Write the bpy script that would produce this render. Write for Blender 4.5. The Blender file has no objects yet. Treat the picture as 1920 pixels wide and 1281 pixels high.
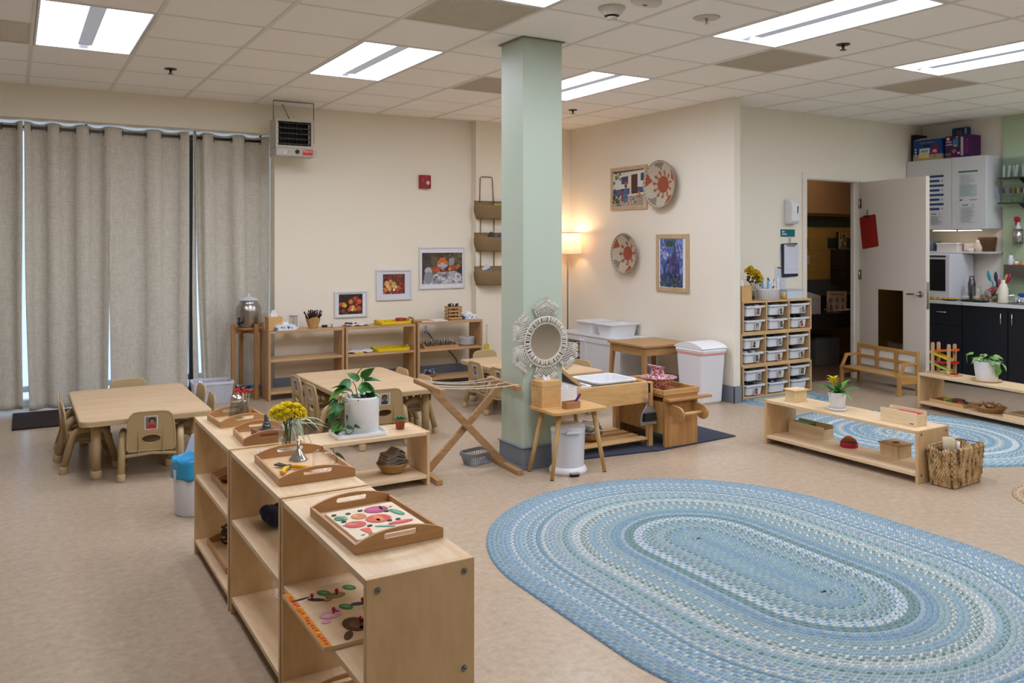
EXPOSURE = 0.08
LAMP = 12.5
import bpy, math, random
from mathutils import Vector, Matrix, geometry
random.seed(7)
SC = bpy.context.scene
COL = SC.collection
PI = math.pi
def srgb(h):
    h = h.lstrip('#')
    r = []
    for i in (0, 2, 4):
        c = int(h[i:i+2], 16) / 255
        r.append(c / 12.92 if c <= 0.04045 else ((c + 0.055) / 1.055) ** 2.4)
    return (r[0], r[1], r[2], 1)
# ------------------------------------------------------------ materials
MATS = {}
def newmat(name):
    m = bpy.data.materials.new(name); m.use_nodes = True
    nt = m.node_tree
    return m, nt, nt.nodes, nt.links, nt.nodes['Principled BSDF']
def mat(hexc, rough=0.6, metal=0.0, bump=0.0, bscale=200, var=0.0, vscale=8, trans=0, spec=0.5, sheen=0, emis=0, alpha=1, ior=1.45, sss=0):
    key = (hexc, rough, metal, bump, bscale, var, vscale, trans, spec, sheen, emis, alpha, ior, sss)
    if key in MATS: return MATS[key]
    m, nt, N, L, P = newmat('surface ' + hexc)
    c = srgb(hexc)
    P.inputs['Base Color'].default_value = c
    P.inputs['Roughness'].default_value = rough
    P.inputs['Metallic'].default_value = metal
    P.inputs['Transmission Weight'].default_value = trans
    P.inputs['Specular IOR Level'].default_value = spec
    P.inputs['IOR'].default_value = ior
    P.inputs['Alpha'].default_value = alpha
    if sss:
        P.inputs['Subsurface Weight'].default_value = sss
        P.inputs['Subsurface Radius'].default_value = (.03, .02, .015)
    if sheen: P.inputs['Sheen Weight'].default_value = sheen
    if emis:
        P.inputs['Emission Color'].default_value = c
        P.inputs['Emission Strength'].default_value = emis
    tc = N.new('ShaderNodeTexCoord')
    if var:
        n = N.new('ShaderNodeTexNoise'); n.inputs['Scale'].default_value = vscale; n.inputs['Detail'].default_value = 5
        L.new(tc.outputs['Object'], n.inputs['Vector'])
        r = N.new('ShaderNodeValToRGB')
        r.color_ramp.elements[0].position = .3; r.color_ramp.elements[1].position = .7
        r.color_ramp.elements[0].color = tuple(max(0, v * (1 - var)) for v in c[:3]) + (1,)
        r.color_ramp.elements[1].color = tuple(min(1, v * (1 + var)) for v in c[:3]) + (1,)
        L.new(n.outputs['Fac'], r.inputs['Fac']); L.new(r.outputs['Color'], P.inputs['Base Color'])
    if bump:
        n = N.new('ShaderNodeTexNoise'); n.inputs['Scale'].default_value = bscale; n.inputs['Detail'].default_value = 3
        L.new(tc.outputs['Object'], n.inputs['Vector'])
        b = N.new('ShaderNodeBump'); b.inputs['Strength'].default_value = bump; b.inputs['Distance'].default_value = .002
        L.new(n.outputs['Fac'], b.inputs['Height']); L.new(b.outputs['Normal'], P.inputs['Normal'])
    MATS[key] = m
    return m
def wood(c1, c2, axis='x', scale=1.0, rough=.45, c3=None, stretch=12, knots=0):
    key = ('wood', c1, c2, axis, scale, rough, c3, stretch, knots)
    if key in MATS: return MATS[key]
    m, nt, N, L, P = newmat('wood ' + c1 + axis)
    def soft(h):
        c = srgb(h); g = .3 * c[0] + .55 * c[1] + .15 * c[2]
        return tuple(min(1, (g + (q - g) * .93) * 1.04) for q in c[:3]) + (1,)
    tc = N.new('ShaderNodeTexCoord'); mp = N.new('ShaderNodeMapping')
    s = [stretch * scale] * 3; s['xyz'.index(axis)] = scale
    mp.inputs['Scale'].default_value = s
    L.new(tc.outputs['Object'], mp.inputs['Vector'])
    n = N.new('ShaderNodeTexNoise'); n.inputs['Scale'].default_value = 1.0; n.inputs['Detail'].default_value = 6
    n.inputs['Roughness'].default_value = .6; n.inputs['Distortion'].default_value = .8
    L.new(mp.outputs['Vector'], n.inputs['Vector'])
    n2 = N.new('ShaderNodeTexNoise'); n2.inputs['Scale'].default_value = 9.0; n2.inputs['Detail'].default_value = 3
    L.new(mp.outputs['Vector'], n2.inputs['Vector'])
    mx = N.new('ShaderNodeMath'); mx.operation = 'MULTIPLY_ADD'; mx.inputs[1].default_value = .28
    L.new(n2.outputs['Fac'], mx.inputs[0])
    sc = N.new('ShaderNodeMath'); sc.operation = 'MULTIPLY'; sc.inputs[1].default_value = .72
    L.new(n.outputs['Fac'], sc.inputs[0]); L.new(sc.outputs[0], mx.inputs[2])
    r = N.new('ShaderNodeValToRGB')
    r.color_ramp.elements[0].position = .36; r.color_ramp.elements[1].position = .64
    r.color_ramp.elements[0].color = soft(c2); r.color_ramp.elements[1].color = soft(c1)
    if c3:
        e = r.color_ramp.elements.new(.5); e.color = soft(c3)
    L.new(mx.outputs[0], r.inputs['Fac'])
    L.new(r.outputs['Color'], P.inputs['Base Color'])
    P.inputs['Roughness'].default_value = rough
    b = N.new('ShaderNodeBump'); b.inputs['Strength'].default_value = .06; b.inputs['Distance'].default_value = .001
    L.new(n2.outputs['Fac'], b.inputs['Height']); L.new(b.outputs['Normal'], P.inputs['Normal'])
    MATS[key] = m
    return m
def glassmat(tint='#ffffff', rough=.03, fac=.18):
    key = ('glass', tint, rough, fac)
    if key in MATS: return MATS[key]
    m, nt, N, L, P = newmat('clear glass ' + tint)
    N.remove(P)
    out = N['Material Output']
    t = N.new('ShaderNodeBsdfTransparent'); t.inputs['Color'].default_value = srgb(tint)
    g = N.new('ShaderNodeBsdfGlossy'); g.inputs['Roughness'].default_value = rough
    fr = N.new('ShaderNodeLayerWeight'); fr.inputs['Blend'].default_value = .25
    ad = N.new('ShaderNodeMath'); ad.operation = 'MULTIPLY_ADD'; ad.inputs[1].default_value = .30; ad.inputs[2].default_value = .02 + fac * .07
    L.new(fr.outputs['Facing'], ad.inputs[0])
    mx = N.new('ShaderNodeMixShader')
    L.new(ad.outputs[0], mx.inputs['Fac']); L.new(t.outputs[0], mx.inputs[1]); L.new(g.outputs[0], mx.inputs[2])
    L.new(mx.outputs[0], out.inputs['Surface'])
    MATS[key] = m
    return m
def attrmat(name, rough=.8, bump=0, bscale=300, attr='Col'):
    key = ('attr', name)
    if key in MATS: return MATS[key]
    m, nt, N, L, P = newmat(name)
    a = N.new('ShaderNodeAttribute'); a.attribute_name = attr
    L.new(a.outputs['Color'], P.inputs['Base Color']); P.inputs['Roughness'].default_value = rough
    MATS[key] = m
    return m
# ------------------------------------------------------------ mesh builder
class B:
    def __init__(s, m=None):
        s.v = []; s.f = []; s.mi = []; s.sm = []; s.mats = []; s.T = Matrix(); s.cur = 0
        if m is not None: s.use(m)
    def use(s, m):
        if m not in s.mats: s.mats.append(m)
        s.cur = s.mats.index(m); return s
    def tf(s, M=None): s.T = M if M is not None else Matrix(); return s
    def add(s, vs, fs, smooth=False):
        o = len(s.v); T = s.T
        s.v += [tuple(T @ Vector(p)) for p in vs]
        for f in fs:
            s.f.append([i + o for i in f]); s.mi.append(s.cur); s.sm.append(smooth)
        return s
    def box(s, x0, x1, y0, y1, z0, z1):
        if x0 > x1: x0, x1 = x1, x0
        if y0 > y1: y0, y1 = y1, y0
        if z0 > z1: z0, z1 = z1, z0
        return s.add([(x0,y0,z0),(x1,y0,z0),(x1,y1,z0),(x0,y1,z0),(x0,y0,z1),(x1,y0,z1),(x1,y1,z1),(x0,y1,z1)],
            [(0,3,2,1),(4,5,6,7),(0,1,5,4),(1,2,6,5),(2,3,7,6),(3,0,4,7)])
    def bar(s, p, q, w, h, up=(0,0,1)):
        p = Vector(p); q = Vector(q); d = (q - p).normalized(); u = Vector(up)
        if abs(d.dot(u)) > .98: u = Vector((0, 1, 0))
        a = d.cross(u).normalized() * w / 2; b = a.cross(d).normalized() * h / 2
        vs = [tuple(c + i * a + j * b) for c in (p, q) for i, j in ((-1,-1),(1,-1),(1,1),(-1,1))]
        return s.add(vs, [(0,3,2,1),(4,5,6,7),(0,1,5,4),(1,2,6,5),(2,3,7,6),(3,0,4,7)])
    def cyl(s, p, q, r0, r1=None, n=20, caps=True):
        r1 = r0 if r1 is None else r1
        p = Vector(p); q = Vector(q); d = (q - p).normalized()
        u = Vector((1,0,0)) if abs(d.x) < .9 else Vector((0,1,0))
        a = d.cross(u).normalized(); b = d.cross(a).normalized()
        vs = []
        for c, r in ((p, r0), (q, r1)):
            for i in range(n):
                t = 2 * PI * i / n
                vs.append(tuple(c + a * math.cos(t) * r + b * math.sin(t) * r))
        s.add(vs, [(i, (i+1) % n, n + (i+1) % n, n + i) for i in range(n)], True)
        if caps:
            o = len(s.v) - 2 * n
            for f in (list(range(n))[::-1], [n + i for i in range(n)]):
                s.f.append([i + o for i in f]); s.mi.append(s.cur); s.sm.append(False)
        return s
    def lathe(s, prof, n=32, c=(0,0,0), sy=1.0, smooth=True, closed=False):
        vs = []
        for r, z in prof:
            for i in range(n):
                t = 2 * PI * i / n
                vs.append((c[0] + r * math.cos(t), c[1] + r * sy * math.sin(t), c[2] + z))
        k = len(prof); fs = []
        for j in range(k - 1 if not closed else k):
            j2 = (j + 1) % k
            for i in range(n):
                fs.append((j*n+i, j*n+(i+1) % n, j2*n+(i+1) % n, j2*n+i))
        return s.add(vs, fs, smooth)
    def tube(s, pts, r, n=10, closed=False, caps=True, smooth=True):
        P = [Vector(p) for p in pts]; k = len(P); vs = []; prev = None
        for i, p in enumerate(P):
            a = P[(i-1) % k] if (closed or i > 0) else p
            b = P[(i+1) % k] if (closed or i < k-1) else p
            d = (b - a).normalized()
            if prev is None:
                u = Vector((0,0,1)) if abs(d.z) < .9 else Vector((1,0,0))
                prev = d.cross(u).normalized()
            prev = (prev - d * prev.dot(d)).normalized(); w = d.cross(prev)
            rr = r[i] if isinstance(r, (list, tuple)) else r
            for j in range(n):
                t = 2 * PI * j / n
                vs.append(tuple(p + prev * math.cos(t) * rr + w * math.sin(t) * rr))
        fs = []
        for i in range(k if closed else k - 1):
            i2 = (i + 1) % k
            for j in range(n):
                fs.append((i*n+j, i*n+(j+1) % n, i2*n+(j+1) % n, i2*n+j))
        if caps and not closed:
            fs.append(tuple(range(n))[::-1]); fs.append(tuple((k-1)*n + j for j in range(n)))
        return s.add(vs, fs, smooth)
    def prism(s, outer, t0, t1, plane='xy', holes=(), smooth=False):
        """extrude a 2-D outline (with holes) between t0 and t1 along the third axis"""
        loops = [list(outer)] + [list(h) for h in holes]
        flat = [p for l in loops for p in l]
        tris = geometry.tessellate_polygon([[Vector((p[0], p[1], 0)) for p in l] for l in loops])
        def P(u, v, t):
            return {'xy': (u, v, t), 'xz': (u, t, v), 'yz': (t, u, v)}[plane]
        n = len(flat)
        vs = [P(u, v, t0) for u, v in flat] + [P(u, v, t1) for u, v in flat]
        fs = [tuple(t) for t in tris] + [tuple(i + n for i in t[::-1]) for t in tris]
        s.add(vs, fs)
        o = len(s.v) - 2 * n; b = 0
        for l in loops:
            k = len(l)
            for i in range(k):
                j = (i + 1) % k
                s.f.append([o+b+i, o+b+j, o+n+b+j, o+n+b+i]); s.mi.append(s.cur); s.sm.append(smooth)
            b += k
        return s
    def grid(s, fn, nu, nv, smooth=True, closeu=False):
        vs = [tuple(fn(i / nu, j / nv)) for j in range(nv + 1) for i in range(nu + (0 if closeu else 1))]
        w = nu if closeu else nu + 1
        fs = []
        for j in range(nv):
            for i in range(nu):
                i2 = (i + 1) % w if closeu else i + 1
                fs.append((j*w+i, j*w+i2, (j+1)*w+i2, (j+1)*w+i))
        return s.add(vs, fs, smooth)
    def ball(s, c, r, n=14, sz=1.0, sx=1.0, sy=1.0):
        k = max(5, n // 2)
        prof = [(r * math.sin(PI * i / k), -r * sz * math.cos(PI * i / k)) for i in range(k + 1)]
        prof[0] = (1e-5, prof[0][1]); prof[-1] = (1e-5, prof[-1][1])
        vs = []
        for rr, z in prof:
            for i in range(n):
                t = 2 * PI * i / n
                vs.append((c[0] + rr * sx * math.cos(t), c[1] + rr * sy * math.sin(t), c[2] + z))
        fs = [(j*n+i, j*n+(i+1) % n, (j+1)*n+(i+1) % n, (j+1)*n+i) for j in range(k) for i in range(n)]
        return s.add(vs, fs, True)
    def disc(s, c, ru, rv, plane='xy', t=0.001, n=20, rot=0):
        pts = []
        for i in range(n):
            a = 2 * PI * i / n; u = ru * math.cos(a); v = rv * math.sin(a)
            pts.append((c[0] + u * math.cos(rot) - v * math.sin(rot), c[1] + u * math.sin(rot) + v * math.cos(rot)))
        return s.prism(pts, c[2], c[2] + t, plane)
    def mesh(s, name):
        me = bpy.data.meshes.new(name); me.from_pydata(s.v, [], s.f)
        for m in s.mats: me.materials.append(m)
        me.polygons.foreach_set('material_index', s.mi); me.polygons.foreach_set('use_smooth', s.sm)
        me.update(); return me
    def obj(s, name, parent=None, bev=0, label=None, loc=None, seg=2, solid=0, sub=0, rz=0):
        me = s.mesh(name)
        import bmesh as bm_
        b = bm_.new(); b.from_mesh(me); bm_.ops.recalc_face_normals(b, faces=b.faces); b.to_mesh(me); b.free()
        o = bpy.data.objects.new(name, me); COL.objects.link(o)
        if parent is not None: o.parent = parent
        if loc is not None: o.location = loc
        if rz: o.rotation_euler = (0, 0, rz)
        if solid:
            md = o.modifiers.new('solid', 'SOLIDIFY'); md.thickness = solid; md.offset = 0
        if bev:
            md = o.modifiers.new('bevel', 'BEVEL'); md.width = bev; md.segments = seg; md.limit_method = 'ANGLE'; md.angle_limit = .7
            md.harden_normals = False
        if sub:
            md = o.modifiers.new('sub', 'SUBSURF'); md.levels = sub; md.render_levels = sub
        if label: o['label'] = label
        return o
def tag(o, label, cat, group=None, kind=None):
    if label: o['label'] = label
    if cat: o['category'] = cat
    if group: o['group'] = group
    if kind: o['kind'] = kind
    return o
def thing(name, label, cat, loc=(0,0,0), rz=0, group=None):
    o = bpy.data.objects.new(name, None); COL.objects.link(o)
    o.empty_display_size = .05
    o.location = loc; o.rotation_euler = (0, 0, rz)
    return tag(o, label, cat, group)
def struct(b, name, **k):
    o = b.obj(name, **k); o['kind'] = 'structure'; return o
def dup(root, loc, rz=None, label=None, group=None, skip=()):
    r = root.copy(); COL.objects.link(r); r.location = loc
    if rz is not None: r.rotation_euler = (0, 0, rz)
    if label: r['label'] = label
    if group: r['group'] = group
    for ch in [c for c in root.children if c not in skip]:
        c = ch.copy(); COL.objects.link(c); c.parent = r
        for g in ch.children:
            d = g.copy(); COL.objects.link(d); d.parent = c
    return r
def rrect(x0, x1, y0, y1, r, n=5):
    pts = []
    for cx, cy, a0 in ((x1-r, y0+r, -90), (x1-r, y1-r, 0), (x0+r, y1-r, 90), (x0+r, y0+r, 180)):
        for i in range(n + 1):
            a = math.radians(a0 + 90 * i / n)
            pts.append((cx + r * math.cos(a), cy + r * math.sin(a)))
    return pts
def text_into(b, s, size, loc, plane='xz', flip=1, align='CENTER', depth=.0006, rot=0):
    """lettering as thin raised mesh: plane xz faces -y, plane yz faces -x"""
    cu = bpy.data.curves.new('lettering', 'FONT'); cu.body = s; cu.size = size; cu.align_x = align; cu.extrude = depth
    cu.resolution_u = 2
    o = bpy.data.objects.new('lettering', cu); COL.objects.link(o)
    dg = bpy.context.evaluated_depsgraph_get(); dg.update()
    me = bpy.data.meshes.new_from_object(o.evaluated_get(dg))
    cr, sr = math.cos(rot), math.sin(rot)
    vs = []
    for v in me.vertices:
        x, y, z = v.co; x, y = x * cr - y * sr, x * sr + y * cr
        if plane == 'xz': vs.append((loc[0] + x, loc[1] - z, loc[2] + y))
        elif plane == 'yz': vs.append((loc[0] - z, loc[1] - x * flip, loc[2] + y))
        else: vs.append((loc[0] + x, loc[1] + y, loc[2] + z))
    b.add(vs, [tuple(p.vertices) for p in me.polygons])
    bpy.data.objects.remove(o); bpy.data.meshes.remove(me); bpy.data.curves.remove(cu)
    return b
def RZ(a): return Matrix.Rotation(a, 4, 'Z')
def TR(x, y, z): return Matrix.Translation((x, y, z))
# ------------------------------------------------------------ palette
BIRCHX = wood('#e4c9a2', '#d3b184', 'x', 1.6, .42, '#ddbf95', 7)
BIRCHY = wood('#dfbf93', '#c9a272', 'y', 2.2, .42, '#d6b385')
BIRCHZ = wood('#dcb988', '#c79d6a', 'z', 1.1, .45, '#d2ac79', 4)
PLYEDGE = wood('#b58c5c', '#94693c', 'x', 3, .55)
MAPLE = wood('#cfae85', '#c09c70', 'x', 2.5, .5, stretch=8)
SHELFW = wood('#cda574', '#b58b59', 'x', 2.0, .45)
SHELFZ = wood('#c9a070', '#ad8350', 'z', 2.0, .45)
BEECH = wood('#c5955f', '#b48049', 'x', 4, .4)
BEECHY = wood('#c5955f', '#b48049', 'y', 4, .4)
TRAYW = wood('#dab88c', '#cda576', 'y', 3, .5)
PINE = wood('#dcb377', '#c3924f', 'x', 1.6, .5, '#d4a566', 9)
PINEZ = wood('#d6aa6c', '#bb8746', 'z', 1.6, .5, '#cb9c5c', 9)
PINEY = wood('#dcb377', '#c3924f', 'y', 1.6, .5, '#d4a566', 9)
OAK = wood('#c08e52', '#9c6a33', 'z', 2.2, .45, '#b07c42', 14)
OAKX = wood('#bd8b52', '#a37038', 'x', 2.2, .45, '#b07c42', 14)
BAMBOO = wood('#d5a96c', '#c3924f', 'x', 2.5, .35)
RAWOOD = wood('#a5763f', '#85592b', 'x', 3, .6)
TANPL = mat('#b99f74', .42, bump=.05, bscale=400)
TANPL2 = mat('#c4ab80', .45)
WHITEPL = mat('#e8e8ea', .35)
WHITEMAT = mat('#eceae6', .6)
WHITECER = mat('#ecebea', .28)
STEEL = mat('#b9b6b2', .3, 1)
CHROME = mat('#dcdcdc', .12, 1)
DARKMETAL = mat('#4a4641', .4, .8)
BLACK = mat('#141414', .5)
PAPER = mat('#e9e8ec', .8)
GLASS = glassmat()
CLEARPL = glassmat('#e9eef0', .1, .3)
TISSUE = mat('#f2f1f1', .9)
FABRICG = mat('#8b7f76', .95, bump=.6, bscale=500)
WICKER = wood('#c89a5a', '#8f6430', 'x', 30, .7)
# ============================================================ camera, world
H = 2.743
cam_d = bpy.data.cameras.new('camera'); cam = bpy.data.objects.new('camera', cam_d); COL.objects.link(cam)
cam.location = (0, 0, 1.439); cam.rotation_euler = (PI/2, 0, -math.radians(30.883))
cam_d.sensor_width = 36; cam_d.lens = 1565.3 / 1920 * 36
cam_d.shift_y = -(640.5 - 454.8) / 1920; cam_d.clip_start = .05
SC.camera = cam
W = bpy.data.worlds.new('sky'); SC.world = W; W.use_nodes = True
bg = W.node_tree.nodes['Background']; bg.inputs['Color'].default_value = (.50, .68, 1, 1); bg.inputs['Strength'].default_value = 1.6
SC.view_settings.view_transform = 'Standard'; SC.view_settings.look = 'None'
SC.view_settings.exposure = EXPOSURE; SC.view_settings.gamma = 1
try:
    SC.view_settings.use_curve_mapping = False
except Exception: pass
# ============================================================ setting
CREAM = mat('#f3ead7', .75, bump=.12, bscale=260)
CREAM2 = mat('#f0e8d8', .7, bump=.1, bscale=260)
GREEN = mat('#bcc8b5', .5, bump=.15, bscale=180)
GREYBASE = mat('#7e858f', .5)
TRIMW = mat('#ece5d8', .45)
def floor_material():
    m, nt, N, L, P = newmat('mottled tan linoleum')
    tc = N.new('ShaderNodeTexCoord')
    n = N.new('ShaderNodeTexNoise'); n.inputs['Scale'].default_value = 26; n.inputs['Detail'].default_value = 8; n.inputs['Roughness'].default_value = .72
    L.new(tc.outputs['Object'], n.inputs['Vector'])
    r = N.new('ShaderNodeValToRGB'); e = r.color_ramp.elements
    e[0].position = .30; e[0].color = srgb('#a5917a'); e[1].position = .70; e[1].color = srgb('#c6b39b')
    k = e.new(.5); k.color = srgb('#b7a28a')
    L.new(n.outputs['Fac'], r.inputs['Fac'])
    n2 = N.new('ShaderNodeTexNoise'); n2.inputs['Scale'].default_value = 1.3; n2.inputs['Detail'].default_value = 3
    L.new(tc.outputs['Object'], n2.inputs['Vector'])
    mx = N.new('ShaderNodeMix'); mx.data_type = 'RGBA'; mx.blend_type = 'MULTIPLY'; mx.inputs['Factor'].default_value = .35
    r2 = N.new('ShaderNodeValToRGB'); r2.color_ramp.elements[0].position = .35; r2.color_ramp.elements[1].position = .65
    r2.color_ramp.elements[0].color = (.86, .84, .82, 1); r2.color_ramp.elements[1].color = (1, 1, 1, 1)
    L.new(n2.outputs['Fac'], r2.inputs['Fac'])
    L.new(r.outputs['Color'], mx.inputs['A']); L.new(r2.outputs['Color'], mx.inputs['B'])
    L.new(mx.outputs['Result'], P.inputs['Base Color'])
    P.inputs['Roughness'].default_value = .3
    P.inputs['Specular IOR Level'].default_value = .45
    b = N.new('ShaderNodeBump'); b.inputs['Strength'].default_value = .08; b.inputs['Distance'].default_value = .001
    n3 = N.new('ShaderNodeTexNoise'); n3.inputs['Scale'].default_value = 60
    L.new(tc.outputs['Object'], n3.inputs['Vector']); L.new(n3.outputs['Fac'], b.inputs['Height']); L.new(b.outputs['Normal'], P.inputs['Normal'])
    return m
b = B(floor_material()); b.box(-4.1, 9.9, -3.6, 8.9, -.1, 0); struct(b, 'floor')
def tile_ceiling_material():
    m, nt, N, L, P = newmat('acoustic ceiling tile')
    P.inputs['Base Color'].default_value = srgb('#fbf9f5'); P.inputs['Roughness'].default_value = .9
    tc = N.new('ShaderNodeTexCoord'); n = N.new('ShaderNodeTexNoise'); n.inputs['Scale'].default_value = 150; n.inputs['Detail'].default_value = 4
    L.new(tc.outputs['Object'], n.inputs['Vector'])
    b = N.new('ShaderNodeBump'); b.inputs['Strength'].default_value = .35; b.inputs['Distance'].default_value = .003
    L.new(n.outputs['Fac'], b.inputs['Height']); L.new(b.outputs['Normal'], P.inputs['Normal'])
    return m
GX = lambda i: .1055 + .61 * i
GY = lambda j: .2328 + .61 * j
LIGHTS = [(0, 8), (3, 8), (6, 8), (0, 4), (3, 4), (6, 4), (9, 4), (12, 4), (3, 0), (6, 0), (9, 0), (12, 0)]
VENTS = [(-1, 9), (3, 6), (5, 9), (7, 6), (10, 6)]
lit = {(i, j + k) for i, j in LIGHTS for k in (0, 1)}
b = B(tile_ceiling_material())
for i in range(-8, 16):
    for j in range(-8, 15):
        if (i, j) in lit or (i, j) in VENTS: continue
        x0, x1, y0, y1 = max(GX(i), -4), min(GX(i + 1), 8.9), GY(j), GY(j + 1)
        y1 = min(y1, 8.7); y0 = max(y0, -3.5)
        if x1 > x0 and y1 > y0:
            b.box(x0, x1, y0, y1, H, H + .02)
struct(b, 'ceiling')
b = B(mat('#e6e2da', .5))
for i in range(-6, 15):
    b.box(GX(i) - .012, GX(i) + .012, -3.5, 7.95, H - .004, H + .001)
for j in range(-6, 13):
    for i in range(-7, 15):
        if (i, j - 1) in lit and (i, j) in lit: continue
        b.box(GX(i) + .012, min(GX(i + 1) - .012, 8.79), GY(j) - .010, GY(j) + .010, H - .002, H + .001)
tr = struct(b, 'trim_1')
b = B(mat('#8c8b89', .9)); b.box(-4, 9.8, -3.5, 8.9, H + .3, H + .34); struct(b, 'ceiling_deck')
# walls
b = B(CREAM)
b.box(-4, 2.132, 7.95, 8.08, 2.47, H + .3); b.box(2.132, 5.62, 7.95, 8.10, 0, H + .3); b.box(-4, -1.6, 7.95, 8.1, 0, 2.47)
struct(b, 'wall_back')
b = B(CREAM); b.box(2.132, 2.25, 8.10, 8.75, 0, H + .3); b.box(-1.72, -1.6, 8.1, 8.75, 0, H); b.box(-1.6, 2.132, 8.08, 8.75, 2.47, 2.55); struct(b, 'wall_window_reveal')
b = B(CREAM); b.box(4.243, 4.62, 7.84, 7.95, 0, H + .3); struct(b, 'wall_pilaster')
b = B(CREAM2); b.box(5.54, 5.62, 5.39, 8.1, 0, H + .3); struct(b, 'wall_right', bev=.006)
b = B(CREAM2); b.box(5.62, 6.86, 5.70, 5.80, 0, H + .3); b.box(7.70, 8.8, 5.70, 5.80, 0, H + .3); b.box(6.86, 7.70, 5.70, 5.80, 2.09, H + .3); struct(b, 'wall_rear')
b = B(CREAM2); b.box(8.8, 8.95, 4.78, 5.80, 0, H + .3); struct(b, 'wall_kitchen')
b = B(mat('#b6c8a6', .6, bump=.1)); b.box(8.75, 8.95, -3.5, 4.78, 0, H + .3); struct(b, 'wall_kitchen_green')
b = B(CREAM); b.box(-4.1, -4, -3.5, 8.1, 0, H + .3); struct(b, 'wall_left')
b = B(CREAM); b.box(-4.1, 8.95, -3.6, -3.5, 0, H + .3); struct(b, 'wall_front')
b = B(GREEN); b.box(2.767, 3.065, 4.49, 4.765, .1, H + .05); struct(b, 'column', bev=.004)
b = B(mat('#8a8478', .6)); b.box(2.752, 3.08, 4.475, 4.78, H - .008, H - .004); struct(b, 'trim_2')
bb = lambda: B(GREYBASE)
b = bb(); b.box(2.757, 3.075, 4.480, 4.775, 0, .135); b.box(2.750, 3.082, 4.473, 4.782, .135, .145); b.box(2.754, 3.078, 4.477, 4.778, 0, .02); struct(b, 'baseboard_column', bev=.004)
b = bb(); b.box(2.12, 4.243, 7.938, 7.95, 0, .15); b.box(4.231, 4.243, 7.84, 7.95, 0, .15); b.box(4.231, 4.63, 7.828, 7.84, 0, .15); b.box(4.63, 5.54, 7.938, 7.95, 0, .15); struct(b, 'baseboard_back')
b = bb(); b.box(5.528, 5.54, 5.378, 7.95, 0, .15); b.box(5.528, 5.632, 5.378, 5.39, 0, .15); b.box(5.62, 5.632, 5.378, 5.70, 0, .15); struct(b, 'baseboard_right', bev=.003)
# window with daylight behind the curtains
b = B(mat('#e6e8ea', .4))
for x in (-1.6, -.62, .36, 1.34, 2.08): b.box(x, x + .05, 8.494, 8.566, 0.001, 2.469)
for z in (0.0, .12, 2.42): b.box(-1.6, 2.13, 8.5, 8.56, z, z + .05)
WIN = struct(b, 'window_1')
b = B(GLASS); b.box(-1.58, 2.12, 8.525, 8.53, .02, 2.45); b.obj('pane', WIN)
# door casing and leaf
b = B(TRIMW)
b.box(6.80, 6.86, 5.685, 5.70, 0, 2.0848); b.box(6.80, 7.76, 5.685, 5.70, 2.085, 2.14); b.box(7.70, 7.76, 5.685, 5.70, 0, 2.0848)
b.box(6.86, 6.875, 5.7002, 5.80, 0, 2.0748); b.box(7.685, 7.70, 5.705, 5.80, 0, 2.0748); b.box(6.861, 7.699, 5.7002, 5.80, 2.075, 2.0895)
b.box(7.672, 7.685, 5.75, 5.765, 0, 2.075)
struct(b, 'trim_3')
DOORA = -math.radians(102.32)
b = B(mat('#d9cfc2', .5, bump=.05)); b.box(0.005, .89, 0, .045, .012, 2.075)
d = b.obj('door_1', loc=(7.685, 5.69, 0), rz=DOORA); d['kind'] = 'structure'
b = B(STEEL); b.box(.8895, .8925, .006, .039, .80, 1.06); b.box(.8925, .896, .014, .03, .9, .96); b.obj('latch_plate', d)
b = B(STEEL); b.cyl((.83, 0, .94), (.83, -.012, .94), .03); b.cyl((.83, -.012, .94), (.83, -.055, .94), .011); b.tube([(.83, -.05, .94), (.80, -.056, .94), (.72, -.052, .938), (.70, -.045, .936)], .009)
b.cyl((.83, .045, .94), (.83, .057, .94), .03); b.cyl((.83, .057, .94), (.83, .1, .94), .011); b.tube([(.83, .095, .94), (.80, .1, .94), (.72, .097, .938)], .009)
b.obj('door_handle', d)
for z in (.25, 1.05, 1.80):
    b = B(STEEL); b.cyl((.0, -.004, z), (.0, -.004, z + .1), .007, n=10); b.box(0, .03, -.002, 0, z, z + .1); b.obj('hinge', d)
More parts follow.
